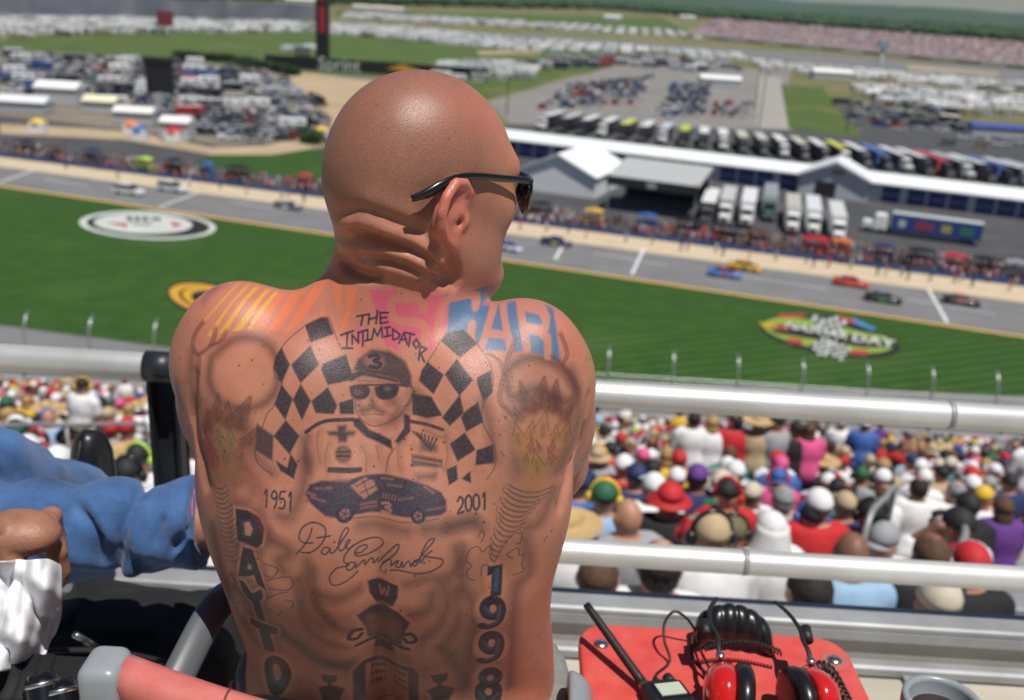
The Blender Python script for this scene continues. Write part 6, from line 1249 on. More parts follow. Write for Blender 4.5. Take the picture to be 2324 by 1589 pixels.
GN = {'car': 'parked_car', 'suv': 'parked_car', 'pickup': 'pickup_truck', 'rv': 'motorhome', 'trailer': 'camping_trailer', 'tent': 'canopy_tent'}; CN = {'car': 'car', 'suv': 'car', 'pickup': 'pickup', 'rv': 'motorhome', 'trailer': 'camper', 'tent': 'tent'}; DN = {'car': 'car', 'suv': 'tall car', 'pickup': 'pickup truck', 'rv': 'motorhome', 'trailer': 'camping trailer', 'tent': 'canopy tent'}
nk_ = {}; mv = Mass()
for d_, p, a_, k, c, lot in veh:
    kk_ = CN[k]; nk_[kk_] = nk_.get(kk_, 0) + 1
    if nk_[kk_] <= (300 if kk_ in ('car', 'pickup') else 190):
        o = link(GN[k], VME[k], None, p); o.rotation_euler.z = a_; o.color = (*VC[c], 1); o.scale.z = 1 if k not in ('rv', 'trailer') else .9 + .25*RNG.random(); tag(o, f'{c if c != "dark" else "black"} {DN[k]} parked in {lot}', kk_, f'{c} {DN[k]}s in {lot}')
    else: mv.add(VM[k].v, VM[k].f, [VC[c] if m == 0 else ((.02, .02, .025) if m < 3 else (.2, .22, .26)) for m in VM[k].m], Matrix.Translation(p)@Matrix.Rotation(a_, 4, 'Z'))
if mv.n: mv.build('far_vehicles', 'mass of far parked cars and campers across the infield', 'vehicles', .35)
# ---- race cars on the pit road
def race_mesh():
    Mx = Matrix(((1, 0, 0), (0, 0, -1), (0, 1, 0))); out = {}
    b = MB(); rg = []
    for x, w, z0, z1 in ((-2.45, .80, .30, .80), (-2.3, .95, .18, .92), (-1.4, 1.0, .14, .95), (-.6, 1.0, .14, .88), (.6, 1.0, .14, .86), (1.5, 1.0, .12, .80), (2.2, .96, .10, .66), (2.45, .80, .10, .46)):
        rg.append([Vector((x, -w, z0)), Vector((x, -w, z1*.72)), Vector((x, -w*.86, z1)), Vector((x, w*.86, z1)), Vector((x, w, z1*.72)), Vector((x, w, z0))])
    b.loft(rg); out['body'] = b.mesh('body', paint, True); r = MB(); rg = []
    for x, w, z in ((-1.75, .70, .93), (-.95, .62, 1.28), (-.1, .62, 1.32), (.45, .62, 1.26), (1.15, .74, .86)): rg.append([Vector((x, -w*1.12, .84)), Vector((x, -w, z)), Vector((x, w, z)), Vector((x, w*1.12, .84))])
    r.loft(rg); out['windows'] = r.mesh('windows', glassd); out['roof'] = MB().box((-.25, 0, 1.325), (1.15, 1.16, .05), bev=.02).mesh('roof', paint); out['spoiler'] = MB().box((-2.42, 0, .99), (.05, 1.5, .22)).mesh('spoiler', mat('carbon_black', (.02, .02, .02), .4))
    w = MB(); w.lathe([(.20, -.14), (.33, -.13), (.35, -.08), (.35, .08), (.33, .13), (.20, .14)], (0, 0, 0), 14, Matrix.Rotation(R(90), 3, 'X')); out['wheel'] = w.mesh('wheel', tyre, True); rm = MB().lathe([(.19, -.15), (.19, .15)], (0, 0, 0), 10, Matrix.Rotation(R(90), 3, 'X')); out['rim'] = rm.mesh('rim', mat('rim_grey', (.3, .3, .3), .3, .8))
    out['door_panel'] = MB().box((-.1, 0, .52), (1.1, 2.012, .42)).mesh('door_panel', paint); out['hood_panel'] = MB().box((1.55, 0, .845), (.8, .9, .03), M=Matrix.Rotation(R(6), 3, 'Y')).mesh('hood_panel', paint)
    return out
RM = race_mesh()
def race_car(x, y, body, roof, accent, label, truck=False):
    p = gp(x, y, .1); t = thing('race_car', label, 'race car', p, 'race cars on the pit road', angp)
    for nm, c in (('body', body), ('windows', None), ('roof', roof), ('spoiler', None), ('door_panel', accent), ('hood_panel', accent)):
        o = part(nm, RM[nm], t)
        if c: o.color = (*c, 1)
    for wx in (-1.45, 1.45):
        for s in (-1, 1): o = part('wheel', RM['wheel'], t); o.location = (wx, s*.90, .35); q = part('rim', RM['rim'], o)
    return t
for a in ((655, 474, (.10, .11, .12), (.55, .56, .58), (.70, .70, .70), 'dark grey race car with white door panels left of the head'), (1263, 556, (.02, .03, .14), (.03, .05, .25), (.65, .48, .03), 'navy race car with yellow door panels just right of the face'), (1150, 568, (.55, .56, .62), (.10, .12, .45), (.08, .10, .45), 'white and blue race car half hidden behind the jaw'), (1645, 628, (.06, .22, .55), (.65, .08, .08), (.55, .04, .05), 'blue and red race car beside the yellow one'), (1690, 612, (.75, .42, .01), (.75, .42, .01), (.05, .05, .05), 'bright yellow race car on the pit road'),
          (1930, 648, (.62, .03, .02), (.65, .10, .08), (.70, .12, .04), 'bright red race car on the pit road'), (2003, 684, (.012, .02, .014), (.20, .22, .22), (.05, .28, .03), 'black race car with green panels on the pit road'), (2180, 690, (.02, .018, .02), (.50, .06, .07), (.45, .04, .04), 'black race car with red roof at the right end')): race_car(*a)
def pace_truck(x, y, label):
    p = gp(x, y, .1); t = thing('pace_vehicle', label, 'car', p, 'white pace vehicles', angp); M = VM['suv']; mb = MB(); mb.v = list(M.v); mb.f = list(M.f); mb.m = list(M.m)
    o = part('body', mb.mesh('body', [paint, glassd, tyre, trimw]), t); o.color = (.78, .78, .78, 1); o.scale = (1.08, 1.05, 1.02); o = part('light_bar', MB().box((-.4, 0, 1.92), (.3, 1.2, .14), bev=.03).mesh('light_bar', trimw), t); o = part('hood', MB().box((1.9, 0, 1.02), (1.1, 1.5, .05), bev=.02).mesh('hood', trimw), t); o = part('bumper', MB().box((2.78, 0, .55), (.12, 1.7, .35), bev=.04).mesh('bumper', trimw), t)
pace_truck(292, 441, 'leading white pace vehicle farther left on the pit road'); pace_truck(390, 434, 'second white pace vehicle nearer the pit wall')
# ---- pit crews: the ones in front of the wall singly, the rest as a mass
cm = Mass(); ncrew = 0
figme = None
crew_mats = [mat('crew_cloth', (.3, .3, .3), .8, objcol=True), MATS['sp_skin'], mat('crew_hat', (.05, .05, .06), .7), mat('crew_trousers', (.03, .03, .04), .85)]
figme = figs.mesh('crew_member', crew_mats)
for i in range(1150):
    t = RNG.random()**.9; x = -40 + 2420*t; y = 357 + (652 - 357)*x/2324; p = gp(x, y - 2 - (18 + 14*x/2324)*RNG.random()**1.3) + Vector((RNG.normal(0, .5), RNG.normal(0, .5), .05))
    if 780 < x < 1120: continue
    zone = math.sin(x*.021) + .6*math.sin(x*.047 + 2); col = ['black', 'red', 'white', 'navy', 'tan', 'grey', 'red', 'black', 'white', 'blue'][RNG.integers(10)]
    if zone > 1.35: col = 'red'
    elif zone < -.7: col = 'black'
    hat = [COLS['black'], COLS['red'], COLS['white'], COLS['navy'], COLS['dark']][RNG.integers(5)]
    cm.add(figs.v, figs.f, person_cols(figs, col, hat), Matrix.Translation(p)@Matrix.Rotation(RNG.random()*6.3, 4, 'Z'))
cm.build('pit_crowd', 'mass of crew members and guests crowding behind the pit wall', 'crowd', .8)
cc_ = ['black', 'red', 'white', 'navy', 'orange', 'grey', 'green']
for i, (x, dy) in enumerate([(260 + 0*i, 0) for i in range(0)] + [(x, 8 + 10*((i*37) % 10)/10) for i, x in enumerate([150, 268, 430, 500, 560, 640, 655, 690, 1180, 1240, 1290, 1330, 1420, 1480, 1545, 1560, 1625, 1640, 1700, 1760, 1830, 1845, 1880, 1930, 1990, 2010, 2045, 2060, 2110, 2165, 2180, 2205, 2290])]):
    y = 357 + (652 - 357)*x/2324 + dy; o = link('person', figme, None, gp(x, y, .1)); o.rotation_euler.z = i*1.3; c = cc_[i % 7]; o.color = (*COLS[c], 1); zone = 'left of the head' if x < 750 else ('beside the parked haulers' if x < 1920 else 'at the right end'); tag(o, f'{c}-clad crew member on the buff stalls {zone}', 'person', f'{c} crew members on the stalls {zone}')
# ---- pit carts with canopies
def pit_cart(x, dy, col, label, w=3.0):
    y = 357 + (652 - 357)*x/2324 - dy; p = gp(x, y, .05); t = thing('pit_cart', label, 'pit cart', p, 'pit carts along the wall', angp); c = COLS[col]; cmn = mat('cart_' + col.replace(' ', '_'), c, .4)
    part('box', MB().box((0, 0, 1.0), (w, 1.4, 1.7), bev=.05).mesh('box', cmn), t); part('canopy', MB().prism([(-w*.52, 2.8), (0, 3.1), (w*.52, 2.8), (w*.52, 2.68), (-w*.52, 2.68)], -1.0, 1.0, Matrix(((1, 0, 0), (0, 0, -1), (0, 1, 0)))).mesh('canopy', cmn), t)
    for sx in (-1, 1):
        for sy in (-1, 1): part('pole', MB().tube([(sx*w*.48, sy*.95, .0), (sx*w*.48, sy*.95, 2.75)], .05, 5).mesh('pole', tyre), t)
    part('tool_drawers', MB().box((0, -.72, .9), (w*.8, .06, 1.0)).mesh('tool_drawers', mat('drawer_grey', (.08, .08, .085), .4)), t)
for x, dy, c, w in ((60, 14, 'black', 3.5), (128, 12, 'brown', 3), (210, 14, 'navy', 3), (328, 6, 'lime', 3.4), (395, 12, 'black', 3), (470, 12, 'blue', 2.6), (540, 14, 'black', 4), (690, 14, 'red', 2.6), (1225, 16, 'black', 3.5), (1345, 14, 'yellow', 3), (1465, 18, 'blue', 3.2), (1560, 18, 'black', 4), (1640, 16, 'black', 4), (1720, 14, 'brown', 3.4), (1846, 12, 'red', 4), (1905, 14, 'orange', 3), (2000, 14, 'navy', 3.2), (2085, 16, 'black', 4), (2160, 12, 'red', 3), (2230, 14, 'black', 3.6), (2300, 14, 'grey', 3.2)):
    pit_cart(x, dy, c, f'{c} pit cart with canopy ' + ('at the far left of the wall' if x < 300 else 'left of the head' if x < 760 else 'right of the face' if x < 1420 else 'in front of the parked haulers' if x < 1920 else 'at the right end of the wall'), w)
# ---- garage with white roof and blue doors, gabled entrance
GA, GB = gp(1130, 350), gp(2700, 546); gd = (GB - GA).normalized(); ga = math.atan2(gd.y, gd.x); gnv = Vector((-gd.y, gd.x, 0)); GLn = (GB - GA).length
gar = thing('garage_building', 'long garage with white metal roof and blue doors', 'building', GA, None, ga)
bl = mat('blue_door_paint', (.02, .05, .20), .5, noise=.1, scale=1); wwall = mat('pale_wall_panel', (.50, .52, .55), .6); roofw = mat('white_metal_roof', (.80, .82, .83), .4, noise=.05, scale=.2)
part('wall', MB().box((GLn/2, 4.7, 2.0), (GLn, 9, 4.0)).mesh('wall', wwall), gar)
Mxz = Matrix(((0, 0, 1), (1, 0, 0), (0, 1, 0)))
part('roof', MB().prism([(-.9, 4.05), (4.6, 5.5), (10.1, 4.05), (10.1, 3.8), (-.9, 3.8)], -1, GLn + 1, Mxz).mesh('roof', roofw), gar)
gdm = MB().box((0, 0, 0), (3.5, .16, 3.4)).mesh('door', bl); gx = gar.matrix_world
gmid = (gp(1893, 440) - GA).dot(gd); x = 3.0; k = 0
while x < GLn - 3:
    if abs(x - gmid) > 9.2: o = part('door', gdm, gar); o.location = (x, .13, 1.75); pq = part('door_rail', MB().box((0, -.1, 0), (3.3, .05, .12)).mesh('door_rail', wwall) if k == 0 else bpy.data.meshes['door_rail'], o)
    k += 1; x += 4.05 if k % 3 else 5.0
part('gable_wall', MB().prism([(gmid - 7, 0), (gmid - 7, 4.4), (gmid, 7.4), (gmid + 7, 4.4), (gmid + 7, 0)], -.25, 2.8, Matrix(((1, 0, 0), (0, 0, -1), (0, 1, 0)))@Matrix.Diagonal(Vector((1, 1, 1)))).mesh('gable_wall', wwall), gar)
rf = MB(); 
for s in (-1, 1): rf.loft([[Vector((gmid + s*7.8, y, 4.0)), Vector((gmid + s*7.8, y, 4.4)), Vector((gmid, y, 7.9)), Vector((gmid, y, 7.45))] for y in (-3.6, 7)])
part('gable_roof', rf.mesh('gable_roof', roofw), gar)
part('entrance', MB().box((gmid - 1.5, -2.85, 1.7), (4.2, .2, 3.3)).mesh('entrance', mat('dark_opening', (.02, .02, .025), .6)), gar); part('emblem', MB().box((gmid + .5, -2.88, 5.5), (2.6, .12, .9), bev=.03).mesh('emblem', mat('faded_red_sign', (.35, .16, .15), .6)), gar)
# ---- white marquee and stage
mq = thing('white_marquee', 'white gabled marquee just right of the sunglasses', 'tent', gp(1262, 440), None, ga)
tw = mat('white_canvas', (.78, .79, .80), .7)
part('roof', MB().loft([[Vector((-8.4, y, 4.2)), Vector((0, y, 8.0)), Vector((8.4, y, 4.2)), Vector((8.4, y, 4.0)), Vector((0, y, 7.7)), Vector((-8.4, y, 4.0))] for y in (-.6, 20)]).mesh('roof', tw), mq)
part('wall', MB().prism([(-8, 0), (-8, 4.1), (0, 7.7), (8, 4.1), (8, 0)], -19.5, 0, Matrix(((1, 0, 0), (0, 0, -1), (0, 1, 0)))).mesh('wall', tw), mq)
sg = thing('stage_canopy', 'open stage with grey flat canopy and dark back between marquee and haulers', 'stage', gp(1475, 488), None, ga)
part('roof', MB().box((0, 5, 7.2), (17, 12, .5), M=Matrix.Rotation(R(9), 3, 'X')).mesh('roof', mat('grey_canopy', (.42, .43, .43), .6)), sg); part('fascia', MB().box((0, -1.0, 5.6), (17, .3, 1.6)).mesh('fascia', mat('black_banner', (.02, .025, .03), .6)), sg)
part('back_wall', MB().box((0, 11, 3), (16, .3, 6)).mesh('back_wall', mat('black_drape', (.015, .015, .018), .9)), sg); part('deck', MB().box((0, 5.5, .6), (16, 11, 1.2)).mesh('deck', mat('deck_grey', (.06, .06, .065), .8)), sg)
for sx in (-8.2, 8.2):
    for sy in (-.8, 10.6): part('pole', MB().tube([(sx, sy, 0), (sx, sy, 6.8)], .14, 6).mesh('pole', galv), sg)
part('banner_badge', MB().box((0, -1.18, 5.6), (1.8, .05, 1.1), bev=.02).mesh('banner_badge', mat('pale_badge', (.35, .36, .38), .6)), sg)
# ---- haulers
def hauler(p, rz, top, side, cab, label, group, short=False):
    t = thing('hauler_truck', label, 'truck', p, group, rz); L = 15
    def cm_(c): return mat('hauler_%.2f_%.2f_%.2f' % c, c, .35)
    part('trailer', MB().box((-2.5, 0, 2.5), (L, 2.6, 3.0), bev=.06).mesh('trailer', cm_(side)), t); part('trailer_roof', MB().box((-2.5, 0, 4.05), (L, 2.56, .10)).mesh('trailer_roof', cm_(top)), t)
    part('cab', MB().box((6.9, 0, 2.1), (2.4, 2.4, 2.9), bev=.2, taper=(.85, .92)).mesh('cab', cm_(cab)), t); part('bonnet', MB().box((8.9, 0, 1.45), (2.0, 1.9, 1.4), bev=.2).mesh('bonnet', cm_(cab)), t); part('windscreen', MB().box((8.02, 0, 2.75), (.12, 1.9, .8), M=Matrix.Rotation(R(-12), 3, 'Y')).mesh('windscreen', glassd), t)
    part('grille', MB().box((9.93, 0, 1.35), (.08, 1.2, .9)).mesh('grille', chrome), t); part('chassis', MB().box((-1, 0, .85), (15, 1.2, .3)).mesh('chassis', tyre), t)
    for wx in (-8.5, -7.3, 5.2, 6.4, 8.9):
        for s in (-1, 1): part('wheel', HW, t).location = (wx, s*1.08, .52)
    for s in (-1, 1): part('headlight', MB().box((9.85, s*.78, 1.15), (.12, .3, .25)).mesh('headlight', trimw), t)
HW = MB().lathe([(.3, -.16), (.5, -.15), (.52, .0), (.5, .15), (.3, .16)], (0, 0, 0), 12, Matrix.Rotation(R(90), 3, 'X')).mesh('wheel', tyre, True)
Wt = (.76, .76, .75)
trk = [(1597, 522, Wt, (.05, .05, .06), (.06, .06, .07), 'black'), (1640, 515, (.55, .55, .54), (.45, .45, .45), Wt, 'white cab grey roofed'), (1690, 520, Wt, Wt, Wt, 'all white'), (1742, 505, (.30, .32, .35), (.60, .60, .60), (.02, .08, .07), 'dark green cab'), (1795, 535, (.52, .49, .42), Wt, Wt, 'cream roofed'), (1843, 540, (.70, .72, .73), Wt, Wt, 'pale grey roofed'), (1900, 556, (.66, .66, .63), (.72, .72, .72), Wt, 'white nearest')]
for x, y, top, sd, cb, nm in trk:
    front = gp(x, y); tdv = (gp(1742, 520) - gp(1748, 440)).normalized(); hauler(front - tdv*9.6, math.atan2(tdv.y, tdv.x), top, sd, cb, f'{nm} hauler truck parked facing the pit wall', 'haulers parked facing the pit wall')
hauler(gp(2085, 540), ga + math.pi, (.55, .62, .55), (.03, .07, .26), Wt, 'blue hauler with white cab parked sideways at right', 'haulers parked facing the pit wall')
bh = [o for o in COL.objects if o.name.startswith('hauler_truck')][-1]
for gx_, gw, gc in ((-7.5, 2.2, (.05, .20, .10)), (-4.2, 1.6, (.45, .40, .05)), (-.5, 3.0, (.35, .05, .06)), (3.2, 1.2, (.55, .56, .58))): part('side_graphic', MB().box((gx_, 1.315, 2.4), (gw, .03, 1.3)).box((gx_, -1.315, 2.4), (gw, .03, 1.3)).mesh('side_graphic', mat('graphic_%.2f' % gx_, gc, .5)), bh)
TR = [(Wt, 'white'), ((.60, .60, .60), 'grey'), (Wt, 'white'), (Wt, 'white'), ((.62, .62, .10), 'yellow'), (Wt, 'white'), ((.55, .62, .68), 'pale blue'), ((.50, .60, .06), 'lime'), (Wt, 'white'), (Wt, 'white'), ((.62, .58, .46), 'cream'), ((.58, .58, .57), 'grey'), (Wt, 'white'), ((.62, .56, .42), 'cream'), (Wt, 'white'), ((.66, .64, .08), 'yellow'), (Wt, 'white'), ((.10, .22, .50), 'blue'), (Wt, 'white'), (Wt, 'white'), ((.60, .10, .12), 'red'), ((.58, .58, .58), 'grey'), (Wt, 'white'), ((.10, .16, .40), 'blue'), (Wt, 'white'), ((.50, .52, .55), 'grey')]
for i, (c, nm) in enumerate(TR):
    t = i/25; p = gp(1232 + (2330 - 1232)*t, 296 + (424 - 296)*t); hauler(p + gnv*6 + Vector((0, 0, .08)), ga - math.pi/2 + .62*t, c, (.03, .03, .035) if nm not in ('red', 'blue') else c, (.04, .04, .05) if i % 3 else Wt, f'{nm} roofed hauler in the long row behind the garage', f'{nm} roofed haulers behind the garage')
# ---- infield tents, tower, boards
def marquee(x, y, w, l, h, label, col=(.78, .78, .77), rz=0.):
    t = thing('long_marquee', label, 'tent', gp(x, y, .07), 'white marquees in the infield', rz); m = mat('canvas_%.2f' % col[2], col, .7)
    part('roof', MB().prism([(-w/2 - .3, h), (0, h + w*.22), (w/2 + .3, h), (w/2 + .3, h - .3), (-w/2 - .3, h - .3)], -l/2, l/2, Mxz).mesh('roof', m), t); part('wall', MB().box((0, 0, h/2), (l*.97, w*.95, h - .4)).mesh('wall', mat('canvas_wall', (.45, .46, .48), .8)), t)
marquee(1632, 196, 7, 19, 3.6, 'long white marquee on the grey asphalt lot'); marquee(1885, 180, 8, 22, 4, 'bright white marquee on the camping field at right'); marquee(140, 238, 7, 12, 5, 'white hospitality marquee at the left lot'); marquee(235, 256, 6, 9, 3.4, 'white awning with yellow edge at left', (.75, .70, .50)); marquee(60, 254, 6, 13, 3, 'low white and blue awning at the left edge', (.70, .74, .78)); marquee(1560, 44, 9, 30, 5, 'distant white shed near the far stand'); marquee(1390, 46, 9, 26, 5, 'distant white tent left of the far shed'); marquee(690, 16, 12, 45, 8, 'distant pale building left of the tower', (.66, .63, .55)); marquee(860, 30, 10, 60, 6, 'distant cream building right of the tower', (.60, .55, .45)); marquee(2270, 312, 5, 22, 3.4, 'long blue awning at the right edge', (.04, .07, .30)); marquee(310, 282, 5, 10, 3.4, 'white awning beside the blue and red kiosks'); marquee(405, 318, 5, 7, 4.5, 'white transporter tent left of the service road')
pyl = thing('scoring_pylon', 'tall black and red scoring pylon rising above the top edge', 'tower', gp(733, 138))
blk = mat('pylon_black', (.012, .012, .013), .5); rd = mat('pylon_red', (.36, .015, .03), .5)
part('column', MB().box((0, 0, 35), (5.6, 5.6, 70)).mesh('column', blk), pyl)
rpn = MB().box((0, 0, 0), (2.6, .2, 2.3)).mesh('panel', rd)
for i in range(24):
    if i % 6 != 5: o = part('panel', rpn, pyl); o.location = (.3, -2.9, 14 + i*2.35)
sb = thing('black_sign_board', 'long black sponsor board with white lettering below the pylon', 'sign', gp(855, 168))
part('board', MB().box((0, 0, 2.6), (95, .6, 5.2)).mesh('board', blk), sb); o = part('lettering', text_mesh('Sprint', 7.5, gp_w, .05), sb); o.rotation_euler = (R(90), 0, 0); o.location = (-16, -.4, 2.8); st5 = part('logo', MB().prism([(0, 2.6), (7, 4.6), (15, 2.4), (9, .6), (6, 2.0)], -.05, .05, Matrix(((1, 0, 0), (0, 0, -1), (0, 1, 0)))).mesh('logo', gp_y), sb); st5.location = (4, -.4, 0)
vt = thing('video_tower', 'black video screen tower standing in the packed left lot', 'tower', gp(368, 262)); part('screen', MB().box((0, 0, 10), (7, 2, 8)).mesh('screen', blk), vt); part('legs', MB().box((-3, 0, 3), (.6, 1, 6)).box((3, 0, 3), (.6, 1, 6)).mesh('legs', galv), vt); part('crown', MB().box((0, 0, 14.6), (8, 2.6, 1.2)).mesh('crown', navy), vt)
rb = thing('red_scoreboard', 'small red scoreboard in the far meadow at left', 'sign', gp(377, 84)); part('board', MB().box((0, 0, 10), (9, 1, 8)).mesh('board', mat('rust_red', (.20, .03, .035), .6)), rb); part('post', MB().box((-4, 0, 2.5), (1, 1, 5)).box((4, 0, 2.5), (1, 1, 5)).mesh('post', galv), rb)
for x, y, c, lab in ((318, 318, 'blue', 'small blue inflatable kiosk by the service road'), (300, 306, 'orange', 'small orange and red kiosk by the service road'), (730, 318, 'yellow', 'yellow topped kiosk left of the head'), (88, 302, 'yellow', 'yellow vehicle cover on the dirt strip'), (395, 322, 'red', 'little red kiosk in front of white trucks')):
    t = thing('kiosk', lab, 'kiosk', gp(x, y, .08)); part('body', MB().box((0, 0, 1.3), (3.2, 3, 2.4), bev=.1).mesh('body', tw), t); part('top', MB().lathe([(1.9, 2.5), (1.2, 3.0), (.2, 3.4)], (0, 0, 0), 10).mesh('top', mat('kiosk_' + c, COLS[c], .6)), t)
for x, y, h, lab in ((1722, 290, 17, 'tall dark lamp pole beside the pale lane'), (1712, 250, 15, 'dark lamp pole farther along the lane'), (1920, 300, 12, 'thin pole right of the lawn wedge'), (1150, 262, 12, 'thin pole behind the forehead')):
    t = thing('lamp_pole', lab, 'lamp pole', gp(x, y)); part('pole', MB().tube([(0, 0, 0), (0, 0, h)], .22, 6, r2=.14).mesh('pole', navy), t); part('lamp_head', MB().box((.6, 0, h), (1.6, .5, .25)).mesh('lamp_head', navy), t)
# hedge along the lot edge
def leafmass(name, label, cat, pts, hh, w, n, cols, kind=None, size=.5):
    m = Mass(); P = [gp(x, y) for x, y in pts]
    for i in range(n):
        t = RNG.random()*(len(P) - 1); k = int(t); p = P[k].lerp(P[min(k+1, len(P)-1)], t - k) + Vector((RNG.normal(0, w), RNG.normal(0, w), hh*RNG.random()**.7)); s = size*(.6 + .8*RNG.random()); q = [Vector(RNG.normal(0, 1, 3)).normalized()*s for _ in range(4)]
        m.add(q, [(0, 1, 2), (0, 2, 3), (0, 3, 1), (1, 3, 2)], [cols[RNG.integers(len(cols))]]*4, Matrix.Translation(p))
    o = m.build(name, label, cat, .8)
    if kind is None: del o['kind']
    return o
leafmass('hedge', 'dark hedge along the upper edge of the packed lot', 'hedge', [(400, 134), (520, 142), (640, 166), (668, 172)], 3.2, 1.2, 1500, [(.02, .045, .012), (.03, .06, .018), (.012, .03, .01)], size=1.0)
leafmass('hedge', 'green shrubs beside the yellow kiosk left of the head', 'shrub', [(700, 322), (725, 330)], 3., 1.2, 350, [(.03, .07, .015), (.05, .10, .02)], size=.6)
# ---- far stand, forest, hills
fs0, fs1 = gp(1560, 84), gp(2900, 214); fd = (fs1 - fs0).normalized(); fn = Vector((-fd.y, fd.x, 0)); FL = (fs1 - fs0).length
fst = thing('far_grandstand', 'long distant grandstand filled with people on the back straight', 'grandstand', fs0, None, math.atan2(fd.y, fd.x))
part('terrace', MB().prism([(0, 0), (0, 3), (40, 19), (44, 19), (44, 0)], 0, FL, Mxz).mesh('terrace', mat('terrace_grey', (.25, .22, .22), .9)), fst)
for i in range(12): part('block_panel', MB().box((20 + i*FL/12, -.3, 2.6), (FL/26, .4, 3.4)).mesh('block_panel', tw), fst)
m = Mass()
for i in range(5200):
    u, v = RNG.random()*FL, RNG.random(); c = [(.45, .22, .22), (.60, .55, .55), (.30, .14, .15), (.12, .10, .12), (.5, .3, .3), (.22, .2, .28)][RNG.integers(6)]
    p = fs0 + fd*u + fn*(1 + 38*v) + Vector((0, 0, 3.2 + 15.8*v)); s = 1.0
    m.add([(-s*.6, 0, 0), (s*.6, 0, 0), (s*.5, .3, 1.5), (-s*.5, .3, 1.5)], [(0, 1, 2, 3)], [c], Matrix.Translation(p))
o = m.build('far_stand_crowd', 'pinkish mass of people filling the distant grandstand', 'crowd', .9)
for i, (x, y) in enumerate(((1710, 75), (1830, 86), (1998, 132))):
    t = thing('far_tower', ['small pale tower above the far stand at left', 'small tower above the middle of the far stand', 'white timing tower standing beside the back straight'][i], 'tower', gp(x, y + 12)); part('shaft', MB().box((0, 0, 6), (3, 3, 12)).mesh('shaft', wwall), t); part('cabin', MB().box((0, 0, 14), (8, 6, 5)).mesh('cabin', mat('tower_glass', (.25, .32, .36), .3)), t)
bf = thing('back_fence', 'grey fence with blue seats along the upper left edge', 'fence', gp(300, 50)); a_, b_ = gp(-300, 26), gp(720, 50); dd_ = b_ - a_; part('panel', MB().box((a_ + b_)/2 - bf.location + Vector((0, 25, 7)), (dd_.length, 4, 14), rz=math.atan2(dd_.y, dd_.x)).mesh('panel', mat('blue_grey_seats', (.11, .125, .16), .8, noise=.5, scale=.05, col2=(.22, .23, .26))), bf)
fo = Mass(); FC = [(.022, .055, .016), (.030, .070, .020), (.018, .042, .014), (.040, .078, .024)]
ico = [(0, 0, 1), (.9, 0, .35), (.28, .85, .35), (-.73, .53, .35), (-.73, -.53, .35), (.28, -.85, .35), (.5, .36, -.6), (-.2, .6, -.6), (-.62, 0, -.6), (-.2, -.6, -.6), (.5, -.36, -.6)]; icf = [(0, i, i % 5 + 1) for i in range(1, 6)] + [(i, (i + 3) % 5 + 6, i % 5 + 6 if False else (i % 5) + 6 - 0) for i in range(0)] + [(1, 6, 2), (2, 7, 3), (3, 8, 4), (4, 9, 5), (5, 10, 1), (2, 6, 7), (3, 7, 8), (4, 8, 9), (5, 9, 10), (1, 10, 6)]
for i in range(4200):
    x = -60 + 2560*RNG.random(); t = RNG.random()
    yb = (np.interp(x, [0, 700, 1400, 1700, 2324, 2600], [2, 10, 24, 50, 97, 117]) if x > 700 else 4); base = gp(x, yb + 3) ; base = base*(1 + .9*t**1.4) if base.length < 2600 else base.normalized()*(1500 + 1300*t); base.z = 0
    if base.length < 900: continue
    r_ = 6 + 5*RNG.random(); c = FC[RNG.integers(4)]; hgt = 8 + 7*RNG.random()
    fo.add([(v[0]*r_*(.8 + .4*RNG.random()), v[1]*r_, (v[2]*.9 + .6)*r_*.9*(.85 + .3*RNG.random()) + hgt*.3) for v in ico], icf, [tuple(q*(.8 + .4*RNG.random()) for q in c) for _ in icf], Matrix.Translation(base))
fo.build('forest', 'dark green far-off wood along the horizon', 'trees', .9)
hm = mat('wooded_hills', (.035, .070, .035), .95, noise=.4, scale=.01, col2=(.05, .09, .04))
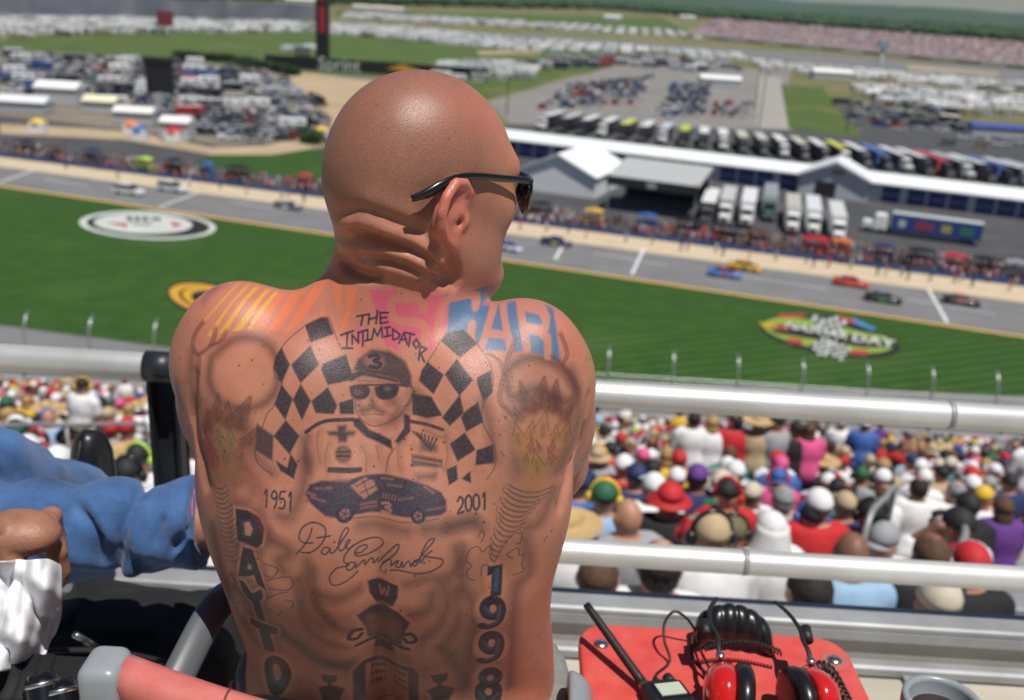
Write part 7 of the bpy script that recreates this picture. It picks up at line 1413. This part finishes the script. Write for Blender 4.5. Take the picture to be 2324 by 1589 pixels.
for k, (dist, hmax, seed) in enumerate(((3600, 60, 3), (5600, 92, 9), (8200, 125, 5))):
    rg = []; r3 = np.random.default_rng(seed); ph = r3.random(8)*6.28
    for i in range(141):
        a_ = R(-50 + 100*i/140); rr_ = dist; h = hmax*(.40 + .18*math.sin(6*a_ + ph[0]) + .14*math.sin(13*a_ + ph[1]) + .07*math.sin(29*a_ + ph[2]) + .03*math.sin(61*a_ + ph[3]) + .02*math.sin(120*a_ + ph[4])); c = Vector((math.sin(a_)*rr_, math.cos(a_)*rr_, 0)); d = c.normalized()
        rg.append([c - d*400 + Vector((0, 0, -6)), c - d*200 + Vector((0, 0, h*.45)), c - d*70 + Vector((0, 0, h*.85)), c + Vector((0, 0, h)), c + d*300 + Vector((0, 0, h*.6)), c + d*700 + Vector((0, 0, -6))])
    mb = MB(); mb.loft(rg, caps=False); tag(mb.build('hills', hm, None, True), kind='structure')

# ---- tell look-alikes apart by their order from the left
_by = {}
for o in COL.objects:
    if o.parent is None and 'label' in o.keys(): _by.setdefault(o['label'], []).append(o)
def nth(i): return f'{i}{"th" if 10 <= i % 100 <= 20 else {1: "st", 2: "nd", 3: "rd"}.get(i % 10, "th")}'
for lab, L in _by.items():
    if len(L) > 1:
        L.sort(key=lambda o: pix(o.location)[0])
        for i, o in enumerate(L):
            w = lab.split(' in the ', 1) if ' parked in the ' not in lab else lab.split(' parked in the ', 1)
            o['label'] = f'{lab}, {nth(i + 1)} from left'
# ---- summer haze over the infield
hz = MB().box((0, 4600, 49), (15000, 10600, 102)).build('haze', bpy.data.materials.new('haze_air')); tag(hz, kind='stuff'); hz['label'] = 'thin pale summer haze over the whole infield'
hmn = hz.data.materials[0]; hmn.use_nodes = True; hn = hmn.node_tree.nodes; hn.remove(hn['Principled BSDF']); pv = hn.new('ShaderNodeVolumePrincipled'); pv.inputs['Color'].default_value = (.50, .72, 1, 1); pv.inputs['Density'].default_value = .000035; pv.inputs['Anisotropy'].default_value = .2; hmn.node_tree.links.new(pv.outputs[0], hn['Material Output'].inputs['Volume'])
